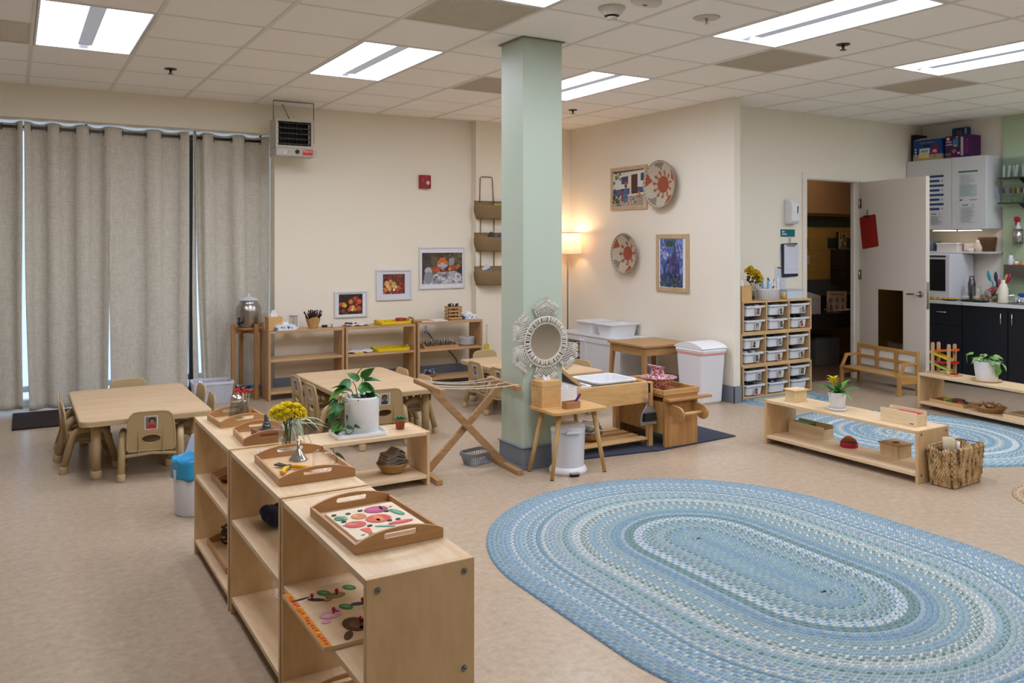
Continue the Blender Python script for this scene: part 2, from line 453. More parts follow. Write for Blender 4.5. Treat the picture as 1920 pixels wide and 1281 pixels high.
# ============================================================ ceiling fixtures
EM = mat('#edf2ff', .5, emis=LAMP)
def light_at(i, j):
    if 'p' in light_at.__dict__:
        return dup(light_at.p, (GX(i), GY(j), H))
    t = thing('ceiling_light', None, 'ceiling light', (GX(i), GY(j), H), 0)
    a, c = .61, 1.22; e = .014
    b = B(mat('#e9ecef', .5))
    b.box(e, a - e, e, c - e, .085, .095)
    for q in ((e, e + .004, e, c - e), (a - e - .004, a - e, e, c - e), (e, a - e, e, e + .004), (e, a - e, c - e - .004, c - e)):
        b.box(q[0], q[1], q[2], q[3], -.001, .09)
    for q in ((0.008, .026, .008, c - .008), (a - .026, a - .008, .008, c - .008), (.026, a - .026, .008, .026), (.026, a - .026, c - .026, c - .008)):
        b.box(q[0], q[1], q[2], q[3], -.004, .001)
    b.obj('housing', t)
    b = B(EM)
    def lens(x0, x1):
        n = 8; vs = []; prof = []
        for k in range(n + 1):
            u = k / n; prof.append((x0 + (x1 - x0) * u, .012 + .05 * math.sin(PI * u) ** .8))
        s0, s1 = .10, c - .10
        for (x, z) in prof: vs.append((x, .028, .006 if x < .2 or x > .4 else .006)); vs.append((x, s0, z)); vs.append((x, s1, z)); vs.append((x, c - .028, .006))
        fs = []
        for k in range(n):
            for r in range(3):
                q = k * 4 + r; fs.append((q, q + 4, q + 5, q + 1))
        b.add(vs, fs, False)
    lens(.028, .27); lens(.34, .582)
    b.obj('diffuser', t)
    b = B(mat('#a9adb8', .6, emis=.45))
    b.box(.262, .348, .04, c - .13, .004, .03)
    b.prism([(c-.028, .006), (c-.10, .03), (c-.10, .05), (c-.028, .05)], .27, .34, 'yz')
    b.obj('lamp_basket', t)
    light_at.p = t
    return t
LN = {(0, 8): 'recessed square-looking ceiling light above the curtains', (3, 8): 'recessed ceiling light just left of the green column', (6, 8): 'recessed ceiling light partly behind the green column',
      (6, 4): 'long recessed ceiling light at the top right, right of the smoke detector', (9, 4): 'long recessed ceiling light cut by the right edge above the kitchen', (3, 4): 'recessed ceiling light whose tip shows at the top edge near the green column'}
for i, j in LIGHTS:
    t = light_at(i, j)
    t['label'] = LN.get((i, j), 'recessed fluorescent ceiling light in a row behind the camera'); t['group'] = 'recessed ceiling lights'
# air vents
def vent(i, j, label):
    t = thing('ceiling_vent', label, 'air vent', (GX(i), GY(j), H), 0, 'perforated ceiling vents')
    b = B(mat('#e9e1d3', .6)); b.box(.012, .598, .012, .598, .0, .012)
    b.obj('backing', t)
    b = B(mat('#cdc4b6', .6))
    for k in range(48):
        x = .03 + k * .01165; b.box(x, x + .005, .03, .58, -.002, 0)
    for q in ((.012, .03, .012, .598), (.58, .598, .012, .598), (.03, .58, .012, .03), (.03, .58, .58, .598)): b.box(q[0], q[1], q[2], q[3], -.003, 0)
    b.obj('grille', t)
vent(-1, 9, 'grey perforated ceiling vent at the far left edge, left of a ceiling light')
vent(3, 6, 'grey perforated ceiling vent at the top, just left of the green column')
vent(5, 9, 'grey perforated ceiling vent partly hidden behind the green column')
vent(7, 6, 'grey perforated ceiling vent below the long ceiling light right of the column')
vent(10, 6, 'grey perforated ceiling vent nearest the kitchen cabinets')
def sprinkler(x, y, label, m=DARKMETAL):
    t = thing('sprinkler_head', label, 'sprinkler', (x, y, H), 0, 'fire sprinkler heads')
    b = B(m); b.lathe([(.001, -.006), (.042, -.006), (.045, 0), (.001, 0)], 20); b.obj('escutcheon', t)
    b = B(m); b.cyl((0, 0, -.006), (0, 0, -.03), .011, .007, n=10); b.cyl((0, 0, -.036), (0, 0, -.039), .02, n=12); b.cyl((0, 0, -.03), (0, 0, -.036), .004, n=8); b.obj('nozzle', t)
sprinkler(1.017, 6.692, 'small dark sprinkler head on the ceiling above the curtains')
sprinkler(4.687, 3.594, 'small dark sprinkler head on the ceiling by the long light at top right')
sprinkler(4.724, 6.734, 'small dark sprinkler head on the ceiling just right of the green column')
t = thing('ceiling_speaker', 'round white flush disc with a sprinkler tip, left of the long light', 'sprinkler', (3.452, 3.574, H))
b = B(mat('#cfc8be', .6)); b.lathe([(.001, -.006), (.07, -.006), (.078, 0), (.001, 0)], 28); b.obj('escutcheon', t)
b = B(STEEL); b.cyl((0, 0, -.006), (0, 0, -.03), .009, .006, n=10); b.cyl((0, 0, -.036), (0, 0, -.038), .017, n=12); b.cyl((0, 0, -.03), (0, 0, -.036), .004, n=8); b.obj('nozzle', t)
t = thing('smoke_detector', 'white round smoke detector hanging from the ceiling right of the column', 'smoke detector', (2.852, 3.69, H))
b = B(mat('#ddd5ca', .5)); b.lathe([(.001, 0), (.075, 0), (.075, -.012), (.062, -.016), (.06, -.03), (.045, -.045), (.042, -.047)], 28); b.obj('body', t)
b = B(mat('#ddd5ca', .5)); b.lathe([(.028, -.054), (.03, -.066), (.001, -.068)], 20)
b.use(BLACK); b.lathe([(.036, -.046), (.026, -.047), (.026, -.056), (.001, -.056)], 20); b.obj('sensor', t)
t = thing('occupancy_sensor', 'cream oval sensor on the ceiling beside the smoke detector', 'sensor', (2.93, 3.49, H))
b = B(mat('#ddd5ca', .5)); b.lathe([(.001, 0), (.1, 0), (.1, -.01), (.08, -.024), (.04, -.03), (.001, -.03)], 28, sy=.6); b.obj('body', t); b = B(BLACK); b.box(-.03, -.005, -.02, -.004, -.0315, -.029); b.obj('lens', t)
# ============================================================ rugs (braided rings)
def rug(name, label, cx, cy, R, half, wring, pal, seed, rot=0, z=.0, axis='y', h=.011, cell=.0145):
    rnd = random.Random(seed)
    n = int(R / wring); vs = []; fs = []; ca = []; cb = []; cc = []; uv = []
    tri = [rnd.choice(pal) for _ in range(3)]; run = 0
    for k in range(n):
        if run <= 0:
            base = rnd.choice(pal); tri = [base, base if rnd.random() < .6 else rnd.choice(pal), rnd.choice(pal)]; run = rnd.choice((1, 1, 1, 2))
            q_ = rnd.random()
            if name == 'braided_rug' and q_ < .42: tri[2] = rnd.choice(('#c6c6be', '#5d7c78', '#6f97b8', '#bfc3bd'))
            if name == 'braided_rug' and q_ < .09: tri[0] = tri[1] = '#bcbdb6'
        run -= 1
        c1, c2, c3 = [srgb(q) for q in tri]
        r0 = k * wring + .0005; r1 = (k + 1) * wring
        rm = (r0 + r1) / 2
        per = 2 * PI * rm + 4 * half
        m = max(48, int(per / .035))
        def pt(r, s):
            # arc-length parameter along a stadium of mid radius
            L1 = 2 * half; L2 = PI * rm; t = s * per
            if t < L1: return (r, -half + t)
            t -= L1
            if t < L2: a = t / rm; return (r * math.cos(a), half + r * math.sin(a))
            t -= L2
            if t < L1: return (-r, half - t)
            t -= L1; a = PI + t / rm; return (r * math.cos(a), -half + r * math.sin(a))
        prof = [(r0, h * .62), (r0 + wring * .25, h * .93), (rm, h), (r1 - wring * .25, h * .93), (r1, h * .62)]
        if k == n - 1: prof.append((r1 + .002, 0))
        base = len(vs); P_ = len(prof)
        for q in range(m):
            for r, zz in prof:
                x, y = pt(r, q / m); vs.append((x, y, zz))
        for q in range(m):
            q2 = (q + 1) % m
            for p in range(P_ - 1):
                fs.append((base + q * P_ + p, base + q2 * P_ + p, base + q2 * P_ + p + 1, base + q * P_ + p + 1))
                ca.append(c1); cb.append(c2); cc.append(c3)
                va = (prof[p][0] - r0) / wring; vb = (prof[p + 1][0] - r0) / wring
                ua = q / m * per; ub = (q + 1) / m * per
                uv += [(ua, k + va), (ub, k + va), (ub, k + vb), (ua, k + vb)]
    me = bpy.data.meshes.new(name); me.from_pydata(vs, [], fs)
    me.polygons.foreach_set('use_smooth', [True] * len(fs))
    A = me.attributes.new('ColA', 'FLOAT_COLOR', 'FACE'); A.data.foreach_set('color', [x for c in ca for x in c])
    A = me.attributes.new('ColB', 'FLOAT_COLOR', 'FACE'); A.data.foreach_set('color', [x for c in cb for x in c])
    A = me.attributes.new('ColC', 'FLOAT_COLOR', 'FACE'); A.data.foreach_set('color', [x for c in cc for x in c])
    U = me.uv_layers.new(name='arc'); U.data.foreach_set('uv', [x for q in uv for x in q])
    m, nt, N, L, P = newmat('braid ' + name)
    a = N.new('ShaderNodeAttribute'); a.attribute_name = 'ColA'; b2 = N.new('ShaderNodeAttribute'); b2.attribute_name = 'ColB'; b3 = N.new('ShaderNodeAttribute'); b3.attribute_name = 'ColC'
    tc = N.new('ShaderNodeUVMap'); tc.uv_map = 'arc'
    sx = N.new('ShaderNodeSeparateXYZ'); L.new(tc.outputs['UV'], sx.inputs[0])
    def mth(op, i0, i1=None):
        q = N.new('ShaderNodeMath'); q.operation = op
        for idx, v in ((0, i0), (1, i1)):
            if v is None: continue
            if isinstance(v, (int, float)): q.inputs[idx].default_value = v
            else: L.new(v, q.inputs[idx])
        return q.outputs[0]
    v = mth('FRACT', sx.outputs['Y']); ring = mth('FLOOR', sx.outputs['Y'])
    u = mth('DIVIDE', sx.outputs['X'], cell)
    che = mth('ABSOLUTE', mth('SUBTRACT', v, .5))
    ph = mth('ADD', u, mth('MULTIPLY', che, 1.1))
    side = mth('GREATER_THAN', v, .5)
    ph = mth('ADD', ph, mth('MULTIPLY', side, .5))
    idx = mth('FLOOR', ph); fr = mth('FRACT', ph)
    cx_ = N.new('ShaderNodeCombineXYZ'); L.new(idx, cx_.inputs[0]); L.new(ring, cx_.inputs[1]); L.new(side, cx_.inputs[2])
    wn = N.new('ShaderNodeTexWhiteNoise'); wn.noise_dimensions = '3D'; L.new(cx_.outputs[0], wn.inputs['Vector'])
    im = mth('FLOORED_MODULO', mth('ADD', idx, side), 3.0)
    sel = mth('GREATER_THAN', im, .5)
    mx = N.new('ShaderNodeMix'); mx.data_type = 'RGBA'; L.new(sel, mx.inputs['Factor']); L.new(a.outputs['Color'], mx.inputs['A']); L.new(b2.outputs['Color'], mx.inputs['B'])
    mx3 = N.new('ShaderNodeMix'); mx3.data_type = 'RGBA'; L.new(mth('GREATER_THAN', im, 1.5), mx3.inputs['Factor']); L.new(mx.outputs['Result'], mx3.inputs['A']); L.new(b3.outputs['Color'], mx3.inputs['B'])
    hs = N.new('ShaderNodeHueSaturation'); L.new(mx3.outputs['Result'], hs.inputs['Color'])
    vv = mth('ADD', mth('MULTIPLY', wn.outputs['Value'], .22), .92); L.new(vv, hs.inputs['Value'])
    gap = mth('GREATER_THAN', mth('ABSOLUTE', mth('SUBTRACT', fr, .5)), .40)
    mx2 = N.new('ShaderNodeMix'); mx2.data_type = 'RGBA'; L.new(mth('MULTIPLY', gap, .38), mx2.inputs['Factor']); L.new(hs.outputs['Color'], mx2.inputs['A']); mx2.inputs['B'].default_value = (.08, .10, .12, 1)
    L.new(mx2.outputs['Result'], P.inputs['Base Color']); P.inputs['Roughness'].default_value = .9; P.inputs['Specular IOR Level'].default_value = .2
    bp = N.new('ShaderNodeBump'); bp.inputs['Strength'].default_value = .5; bp.inputs['Distance'].default_value = .004
    L.new(mth('SUBTRACT', .5, mth('ABSOLUTE', mth('SUBTRACT', fr, .5))), bp.inputs['Height']); L.new(bp.outputs['Normal'], P.inputs['Normal'])
    me.materials.append(m)
    o = bpy.data.objects.new(name, me); COL.objects.link(o); o.location = (cx, cy, z); o.rotation_euler = (0, 0, rot)
    return tag(o, label, 'rug')
BLUES = ['#8aa2ab', '#98aaae', '#7a95aa', '#8ea3a3', '#9fabac', '#7e97a0', '#7590a8', '#8aa3b2', '#93a7ab', '#839696', '#778d8c', '#99a8b0', '#b4b3a8', '#84999f', '#8099ab', '#8ca0a2', '#a1adaf']
rug('braided_rug', 'large oval blue braided rug in the front, nearest the camera', 2.85, 2.64, 1.04, .35, .0215, BLUES, 24)
rug('braided_rug', 'rounded light blue braided rug between the two low shelves on the right', 5.81, 3.81, .87, .09, .021, BLUES[:9] + ['#b4c4ca', '#a8bcc6', '#9db5c0', '#bccacd'], 5, rot=math.radians(27), h=.006, cell=.018)
rug('braided_rug', 'small blue braided rug peeping out beneath the stacked cubbies', 6.10, 5.30, .31, .20, .021, BLUES, 8, rot=PI/2, h=.006)
rug('jute_rug', 'small round brown jute rug cut by the right edge', 5.09, 2.32, .365, 0.0, .018, ['#a58a6b', '#97795a', '#b39a7c', '#8d7155', '#c2ab8c'], 3)
def flat_mat(name, label, pts, m, h=.008):
    b = B(m); b.prism(pts, 0, h); o = b.obj(name); return tag(o, label, 'mat')
NAVY = mat('#101c3a', .95, bump=.8, bscale=120, sheen=.2)
flat_mat('floor_mat', 'navy blue mat under the wooden work bench', [(3.79, 4.415), (4.60, 4.46), (4.585, 5.0), (3.79, 4.97)], NAVY)
flat_mat('floor_mat', 'navy blue mat under the sensory table slats', [(3.13, 4.52), (3.785, 4.425), (3.785, 5.0), (3.13, 5.05)], NAVY)
flat_mat('door_mat', 'dark brown ribbed door mat in front of the curtains', [(-.006, 7.43), (.85, 7.40), (.85, 8.10), (0, 8.12)], mat('#2b1d1b', .95, bump=1, bscale=60), .012)
# ============================================================ shelving
def shelf_unit(name, label, loc, rz, L, D, Hh, levels, wx=BIRCHX, wz=BIRCHZ, t=.018, bolts=False, group=None, endbolts=(), cat='shelf'):
    o = thing(name, label, cat, loc, rz, group)
    for x0 in (0, L - t):
        b = B(wz); b.box(x0, x0 + t, 0, D, 0, Hh); b.obj('side_panel', o, bev=.002)
    b = B(wx); b.box(t + .0003, L - t - .0003, .001, D - .001, Hh - t - .001, Hh - .001); b.obj('top', o, bev=.001)
    for z in levels:
        b = B(wx); b.box(t + .0003, L - t - .0003, .002, D - .002, z - t, z); b.obj('shelf', o, bev=.001)
    for (x, y, z) in endbolts:
        b = B(mat('#8f9297', .35, .9)); s = 1 if x > L / 2 else -1
        b.cyl((x, y, z), (x + s * .0015, y, z), .0085, n=20); b.cyl((x + s * .0015, y, z), (x + s * .004, y, z), .006, .005, n=16)
        b.use(BLACK); b.cyl((x + s * .004, y, z), (x + s * .0043, y, z), .0022, n=6); b.obj('bolt', o)
    return o
FG = 'birch plywood shelving row in the foreground'
shelf_unit('open_shelf', 'birch plywood shelf unit nearest the camera holding the vegetable puzzle tray', (.725, 2.627, 0), -PI/2, .734, .295, .63, (.065, .365), group=FG,
    endbolts=[(.734, .03, .60), (.734, .265, .60), (.734, .265, .352), (.734, .03, .352)])
shelf_unit('open_shelf', 'middle birch plywood shelf unit with the yellow pliers tray on top', (.725, 3.348, 0), -PI/2, .705, .295, .63, (.065, .365), group=FG)
shelf_unit('open_shelf', 'farthest birch plywood shelf unit of the foreground row with two small trays on top', (.722, 4.08, 0), -PI/2, .716, .29, .63, (.065, .365), group=FG)
BK = 'three wooden shelves along the cream wall'
shelf_unit('open_shelf', 'wooden shelf against the cream wall holding tissue boxes, next to the curtains', (1.985, 7.61, 0), 0, .715, .243, .632, (.08, .372), SHELFW, SHELFZ, .022, group=BK)
shelf_unit('open_shelf', 'wooden shelf against the cream wall holding two yellow trays', (2.712, 7.60, 0), 0, .722, .26, .632, (.08, .372), SHELFW, SHELFZ, .022, group=BK)
shelf_unit('open_shelf', 'wooden shelf against the cream wall holding glass jars and white plates', (3.446, 7.575, 0), 0, .73, .26, .643, (.08, .372), SHELFW, SHELFZ, .022, group=BK)
LW = 'low two-level wooden shelves'
shelf_unit('low_shelf', 'low birch shelf under the big white pothos pot behind the foreground row', (.975, 4.50, 0), 0, 1.15, .295, .318, (.062,), t=.02, group=LW)
shelf_unit('low_shelf', 'low birch shelf in the middle with the wooden coin box and yellow bromeliad on top', (4.62, 4.205, .0), -PI/2, 1.185, .31, .316, (.062,), t=.02, group=LW,
    endbolts=[(1.185, .03, .292), (1.185, .28, .292), (1.185, .03, .05)])
shelf_unit('low_shelf', 'low birch shelf at the right edge with the marble ramp toy on top', (6.752, 4.42, .0065), -math.radians(98), 1.185, .30, .301, (.056,), t=.02, group=LW)
# ============================================================ toddler tables
def toddler_table(label, x0, x1, y0, y1):
    Z = .37
    t = thing('activity_table', label, 'table', ((x0+x1)/2, (y0+y1)/2, 0), 0, 'low maple activity tables')
    w, d = (x1-x0)/2, (y1-y0)/2
    b = B(wood('#d3b48c', '#c6a47a', 'x', 2.0, .5, stretch=5)); b.prism(rrect(-w+.006, w-.006, -d+.006, d-.006, .05), Z - .002, Z); b.obj('tabletop', t)
    b = B(mat('#c4a981', .5)); b.prism(rrect(-w, w, -d, d, .055), Z - .034, Z - .002); b.obj('edge_band', t, bev=.006)
    for sx in (-1, 1):
        for sy in (-1, 1):
            X, Y_ = sx * (w - .095), sy * (d - .11)
            b = B(TANPL); b.cyl((X, Y_, .05), (X, Y_, Z - .034), .028, n=24)
            l = b.obj('leg', t)
            b = B(TANPL2); b.lathe([(.001, 0), (.026, 0), (.031, .006), (.032, .05), (.029, .052), (.001, .052)], 24, (X, Y_, 0)); b.obj('foot_cap', l)
            b = B(TANPL2); b.tube([(X, Y_ - sy * .03, .12), (X, Y_ - sy * .17, Z - .034)], .0045, 8); b.obj('brace', l)
    return t
toddler_table('low maple toddler table in front of the curtains', .34, 1.10, 5.55, 6.765)
toddler_table('low maple toddler table in the middle behind the white pothos pot', 1.965, 2.72, 5.53, 6.75)
toddler_table('low maple toddler table partly behind the green column', 3.495, 4.25, 5.58, 6.80)
# ============================================================ toddler chairs
def photo_into(b, w, h, seed, y=0, z0=0, plane='xz', white=.006, x0=0):
    """small portrait print: white border, blurred background, dark hair, face, shirt"""
    r = random.Random(seed)
    P = [('#7d7468', '#2a1d18', '#b07a5c', '#c22f3e'), ('#a5a79a', '#33241c', '#8a5a40', '#39424e'), ('#6e7c86', '#1f1916', '#c79a7c', '#5e7a94'), ('#8f8672', '#4a3322', '#c9a386', '#b9b4a8'), ('#5d6a57', '#231b17', '#9c6c4f', '#35506c')][seed % 5]
    s = -1
    def q(m, u, v, ru, rv, k):
        b.use(mat(m, .6))
        t0 = y - .0008 * (k + 1)
        if plane == 'xz': b.disc((x0 + u, z0 + v, t0), ru, rv, 'xz', .0006, 14)
    b.use(PAPER)
    def rect(u0, u1, v0, v1, k, m):
        b.use(mat(m, .6)); b.box(x0 + u0, x0 + u1, y - .0008 * (k + 1), y - .0008 * k, z0 + v0, z0 + v1)
    rect(-w/2, w/2, -h/2, h/2, 0, '#e8e6e4')
    rect(-w/2 + white, w/2 - white, -h/2 + white, h/2 - white, 1, P[0])
    dx = r.uniform(-.1, .1) * w
    rect(-w*.32 + dx*.5, w*.30 + dx*.5, -h/2 + white, -h*.17, 2, P[3])
    q(P[1], dx, h*.13, w*.27, h*.24, 2); q(P[2], dx, h*.06, w*.19, h*.19, 3); q(P[3], dx*.6, -h*.22, w*.22, h*.12, 3.5)
    q('#2b1c18', dx - w*.07, h*.09, w*.025, h*.014, 4); q('#2b1c18', dx + w*.07, h*.09, w*.025, h*.014, 4); q('#a5423e', dx, -h*.03, w*.055, h*.014, 4)
def make_chair(seed, photo=True):
    t = thing('toddler_chair', None, 'chair')
    b = B(TANPL); b.prism(rrect(-.135, .135, -.115, .135, .05), .187, .203); b.use(TANPL2)
    b.prism(rrect(-.138, .138, -.118, .138, .052), .180, .1869); b.obj('seat', t, bev=.004)
    # backrest leaning a little
    lean = Matrix.Translation((0, -.118, .18)) @ Matrix.Rotation(math.radians(-8), 4, 'X').inverted() if False else Matrix.Translation((0, -.118, .18)) @ Matrix.Rotation(math.radians(7), 4, 'X')
    out = [(-.137, .0), (-.125, -.012), (.125, -.012), (.137, .0), (.134, .08), (.126, .17), (.118, .205), (.098, .226), (.07, .232), (-.07, .232), (-.098, .226), (-.118, .205), (-.126, .17), (-.134, .08)]
    hole = [(.053 * math.cos(a), .062 + .026 * math.sin(a)) for a in [2*PI*i/20 for i in range(20)]][::-1]
    b = B(TANPL); b.tf(lean); b.prism(out, -.004, .004, 'xz', [hole])
    b.tube([(x, -.001, z) for x, z in out], .006, 8, closed=True)
    b.tube([(x * 1.05, -.003, .062 + (z - .062) * 1.05) for x, z in hole], .0035, 6, closed=True)
    for sx in (-1, 1):
        b.prism([(-.004, -.02), (-.02, -.02), (-.016, .05), (-.006, .12), (-.004, .12)], sx * .068 - .002, sx * .068 + .002, 'yz')
        b.prism([(.004, -.01), (.03, -.01), (.02, .03), (.004, .07)], sx * .131 - .002, sx * .131 + .002, 'yz')
    back = b.obj('backrest', t)
    if photo:
        b = B(PAPER); b.tf(lean); photo_into(b, .074, .086, seed, y=-.0042, z0=.163); b.obj('portrait_sticker', back)
    for sx in (-1, 1):
        for sy in (-1, 1):
            pts = [(sx * .165, 0, .262), (sx * .165, sy * .045, .261)]
            for k in range(1, 7):
                a = math.radians(90 - k * 12)
                pts.append((sx * .165, sy * (.045 + .055 * math.cos(a)), .206 + .055 * math.sin(a)))
            pts += [(sx * .167, sy * .150, .035)]
            b = B(TANPL); b.tube(pts, .021, 14)
            l = b.obj('leg', t)
            b = B(TANPL2); b.cyl((sx * .1668, sy * .1475, .044), (sx * .167, sy * .152, .0), .0245, .0245, n=18); b.obj('foot_cap', l, bev=.003)
    for sy in (-1, 1):
        b = B(TANPL); b.tube([(-.165, sy * .112, .135), (-.12, sy * .112, .142), (0, sy * .112, .152), (.12, sy * .112, .142), (.165, sy * .112, .135)], .011, 10)
        b.obj('crossbar', t)
    b = B(TANPL); b.box(-.155, .155, -.03, .03, .172, .18); b.obj('seat_support', t)
    return t
CH = 'tan toddler chairs around the low tables'
chairs = [make_chair(0), make_chair(1), make_chair(2), make_chair(3), make_chair(4)]
plain = make_chair(9, False)
SPOTS = [ # proto, x, y, rz, label
 (0, .747, 5.635, -9, 'tan toddler chair at the curtain-side table with its portrait sticker facing the camera'),
 (3, .415, 6.055, -88, 'nearer of two tan toddler chairs on the left side of the curtain-side table'),
 (4, .41, 6.43, -93, 'farther of two tan toddler chairs on the left side of the curtain-side table'),
 (9, .745, 6.72, 180, 'tan toddler chair at the far end of the curtain-side table, against the curtains'),
 (9, 1.03, 6.33, 92, 'tan toddler chair on the right side of the curtain-side table beside the white basket'),
 (9, 1.02, 5.93, 88, 'tan toddler chair on the right side of the curtain-side table, nearest the shelf tray'),
 (1, 2.245, 5.62, -2, 'tan toddler chair with a portrait sticker behind the white pothos pot'),
 (2, 2.01, 6.36, -90, 'farther tan toddler chair on the left side of the middle table'),
 (3, 1.995, 5.955, -88, 'nearer tan toddler chair on the left side of the middle table'),
 (9, 2.585, 6.31, 90, 'farther tan toddler chair on the right side of the middle table'),
 (9, 2.59, 5.88, 90, 'nearer tan toddler chair on the right side of the middle table, beside the drying rack'),
 (2, 3.55, 6.315, -90, 'farther of two tan toddler chairs beside the table behind the drying rack ropes'),
 (0, 3.55, 5.92, -88, 'nearer of two tan toddler chairs beside the table behind the drying rack ropes'),
 (9, 3.85, 6.80, 180, 'tan toddler chair below the yellow fly swatter, mostly behind the column'),
 (9, 4.12, 5.93, 90, 'tan toddler chair whose back shows right of the macrame mirror'),
]
used = set()
for p, x, y, a, lab in SPOTS:
    pr = plain if p == 9 else chairs[p]
    if p not in used:
        used.add(p); pr.location = (x, y, 0); pr.rotation_euler = (0, 0, math.radians(a)); o = pr
        pr['label'] = lab; pr['group'] = CH
    else:
        o = dup(pr, (x, y, 0), math.radians(a), lab, CH)
# ============================================================ wooden drying rack
t = thing('drying_rack', 'folding wooden drying rack with white ropes left of the green column', 'drying rack', (2.45, 4.66, 0))
WR = wood('#b98e5e', '#99703f', 'x', 3, .5)
WRY = wood('#b98e5e', '#99703f', 'y', 3, .5)
def R_(p): return (p[0] - 2.45, p[1] - 4.66, p[2])
TL = (R_((2.183, 4.45, .555)), R_((2.215, 4.90, .555))); TRr = (R_((2.690, 4.41, .535)), R_((2.728, 4.86, .535)))
FL_ = (R_((2.17, 4.46, .016)), R_((2.20, 4.90, .016))); FR = (R_((2.692, 4.40, .016)), R_((2.722, 4.85, .016)))
mid = lambda a: tuple((Vector(a[0]) + Vector(a[1])) / 2)
def off(v, dy): return (v[0], v[1] + dy, v[2])
for nm, e, w, h in (('top_bar', TL, .038, .03), ('top_bar', TRr, .038, .03), ('foot_bar', FL_, .04, .032), ('foot_bar', FR, .04, .032)):
    b = B(WRY); b.bar(e[0], e[1], w, h); b.obj(nm, t, bev=.004)
m1, m2, m3, m4 = mid(TL), mid(FR), mid(TRr), mid(FL_)
b = B(WR); b.bar(off(m1, -.011), off(m2, -.011), .02, .042, up=(0, 0, 1)); b.obj('cross_leg', t, bev=.002)
b = B(WR); b.bar(off(m3, .011), off(m4, .011), .02, .042, up=(0, 0, 1)); b.obj('cross_leg', t, bev=.002)
b = B(STEEL); c = (Vector(m1) + Vector(m2)) / 2; b.cyl((c[0], c[1] - .026, c[2] + .005), (c[0], c[1] + .026, c[2] + .005), .006); b.obj('pivot_bolt', t)
for k in range(4):
    f = .08 + k * .26
    a = Vector(TL[0]).lerp(Vector(TL[1]), f) + Vector((-.01, 0, .018)); c = Vector(TRr[0]).lerp(Vector(TRr[1]), f) + Vector((.015, 0, .018))
    sag = (.014, .022, .02, .03)[k]
    b = B(mat('#d9cdb8', .9, bump=.8, bscale=900)); b.tube([tuple(a.lerp(c, i / 16) - Vector((0, 0, sag * 4 * (i / 16) * (1 - i / 16)))) for i in range(17)], .0033, 8); b.obj('rope', t)
# ============================================================ small stool-table with tissue box, pedal bin
t = thing('side_table', 'small bamboo side table with four splayed legs in front of the green column', 'side table', (2.985, 4.31, 0))
b = B(BAMBOO); b.prism(rrect(-.203, .203, -.155, .145, .03), .397, .415); b.obj('tabletop', t, bev=.004)
for fx, fy, tx, ty in ((-.198, .14, -.13, .08), (-.188, -.105, -.125, -.09), (.204, -.11, .13, -.09), (.19, .145, .12, .09)):
    b = B(wood('#d6b070', '#c1954f', 'z', 2, .45)); b.tube([(fx, fy, 0.004), (tx, ty, .397)], [.0125, .0165], 16); l = b.obj('leg', t)
    b = B(BLACK); b.cyl((fx, fy, 0), (fx, fy, .004), .0125); b.obj('foot_pad', l)
t = thing('tissue_box_cover', 'square pine tissue box cover on the bamboo side table', 'tissue box', (2.875, 4.378, .4151), math.radians(2))
b = B(PINE); b.prism([(-.073,-.0475),(.073,-.0475),(.073,.073),(-.073,.073)], 0, .125); b.obj('body', t, bev=.002)
b = B(PINE); hole = [(.035 * math.cos(a), .012 + .016 * math.sin(a)) for a in [2*PI*i/20 for i in range(20)]]
b.prism([(-.074,-.0485),(.074,-.0485),(.074,.074),(-.074,.074)], .1255, .162, holes=[hole[::-1]]); b.obj('lid', t, bev=.002)
b = B(TISSUE)
def crumple(b, c, r, h, seed, n=28, k=6):
    rr = random.Random(seed); ph = [rr.uniform(0, 6.28) for _ in range(4)]
    def fn(u, v):
        a = 2 * PI * u; q = r * (1 - .35 * v) * (1 + .22 * math.sin(3 * a + ph[0] + 3 * v) + .15 * math.sin(7 * a + ph[1]))
        return (c[0] + q * math.cos(a), c[1] + q * .55 * math.sin(a), c[2] + h * v * (1 + .25 * math.sin(2 * a + ph[2])))
    b.grid(fn, n, k, True)
    b.lathe([(.001, h * .8), (r * .5, h * .7)], 12, c)
crumple(b, (0, .012, .155), .026, .032, 3); b.obj('tissue', t)
t = thing('storage_box', 'white rectangular plastic box at the back of the bamboo side table', 'storage box', (3.035, 4.40, .4151))
b = B(WHITEPL); b.prism(rrect(-.066, .066, -.03, .03, .008), 0, .006); b.prism(rrect(-.066, .066, -.03, .03, .008), .006, .098, holes=[rrect(-.061, .061, -.025, .025, .006)[::-1]]); b.obj('body', t)
b = B(TISSUE); crumple(b, (-.01, 0, .085), .03, .025, 5); b.obj('contents', t)
t = thing('wooden_caddy', 'little brown wooden box holding a purple stick, on the bamboo side table', 'box', (2.965, 4.245, .4151), math.radians(2))
BX = wood('#b5834f', '#9a6a3c', 'x', 4)
b = B(BX); b.box(-.052, .052, -.026, .026, 0, .004); b.box(-.052, .052, -.026, -.021, .004, .042); b.box(-.052, .052, .021, .026, .004, .042); b.box(-.052, -.047, -.0209, .0209, .004, .042); b.box(.047, .052, -.0209, .0209, .004, .042); b.obj('body', t)
b = B(mat('#5c2a7a', .5)); b.tf(TR(.02, .005, .012) @ Matrix.Rotation(math.radians(38), 4, 'Y')); b.box(-.008, .008, -.002, .002, 0, .085); o = b.obj('purple_comb', None, loc=(2.965, 4.245, .4151)); tag(o, 'purple plastic stick leaning out of the little wooden box', 'stick')
t = thing('pedal_bin', 'white pedal bin standing under the bamboo side table', 'bin', (2.99, 4.315, 0), math.radians(-14))
BIN = mat('#dddbe0', .35)
b = B(BIN); b.lathe([(.001, .012), (.098, .012), (.1, .03), (.106, .2), (.108, .255), (.104, .262)], 36, sy=.9); b.obj('body', t)
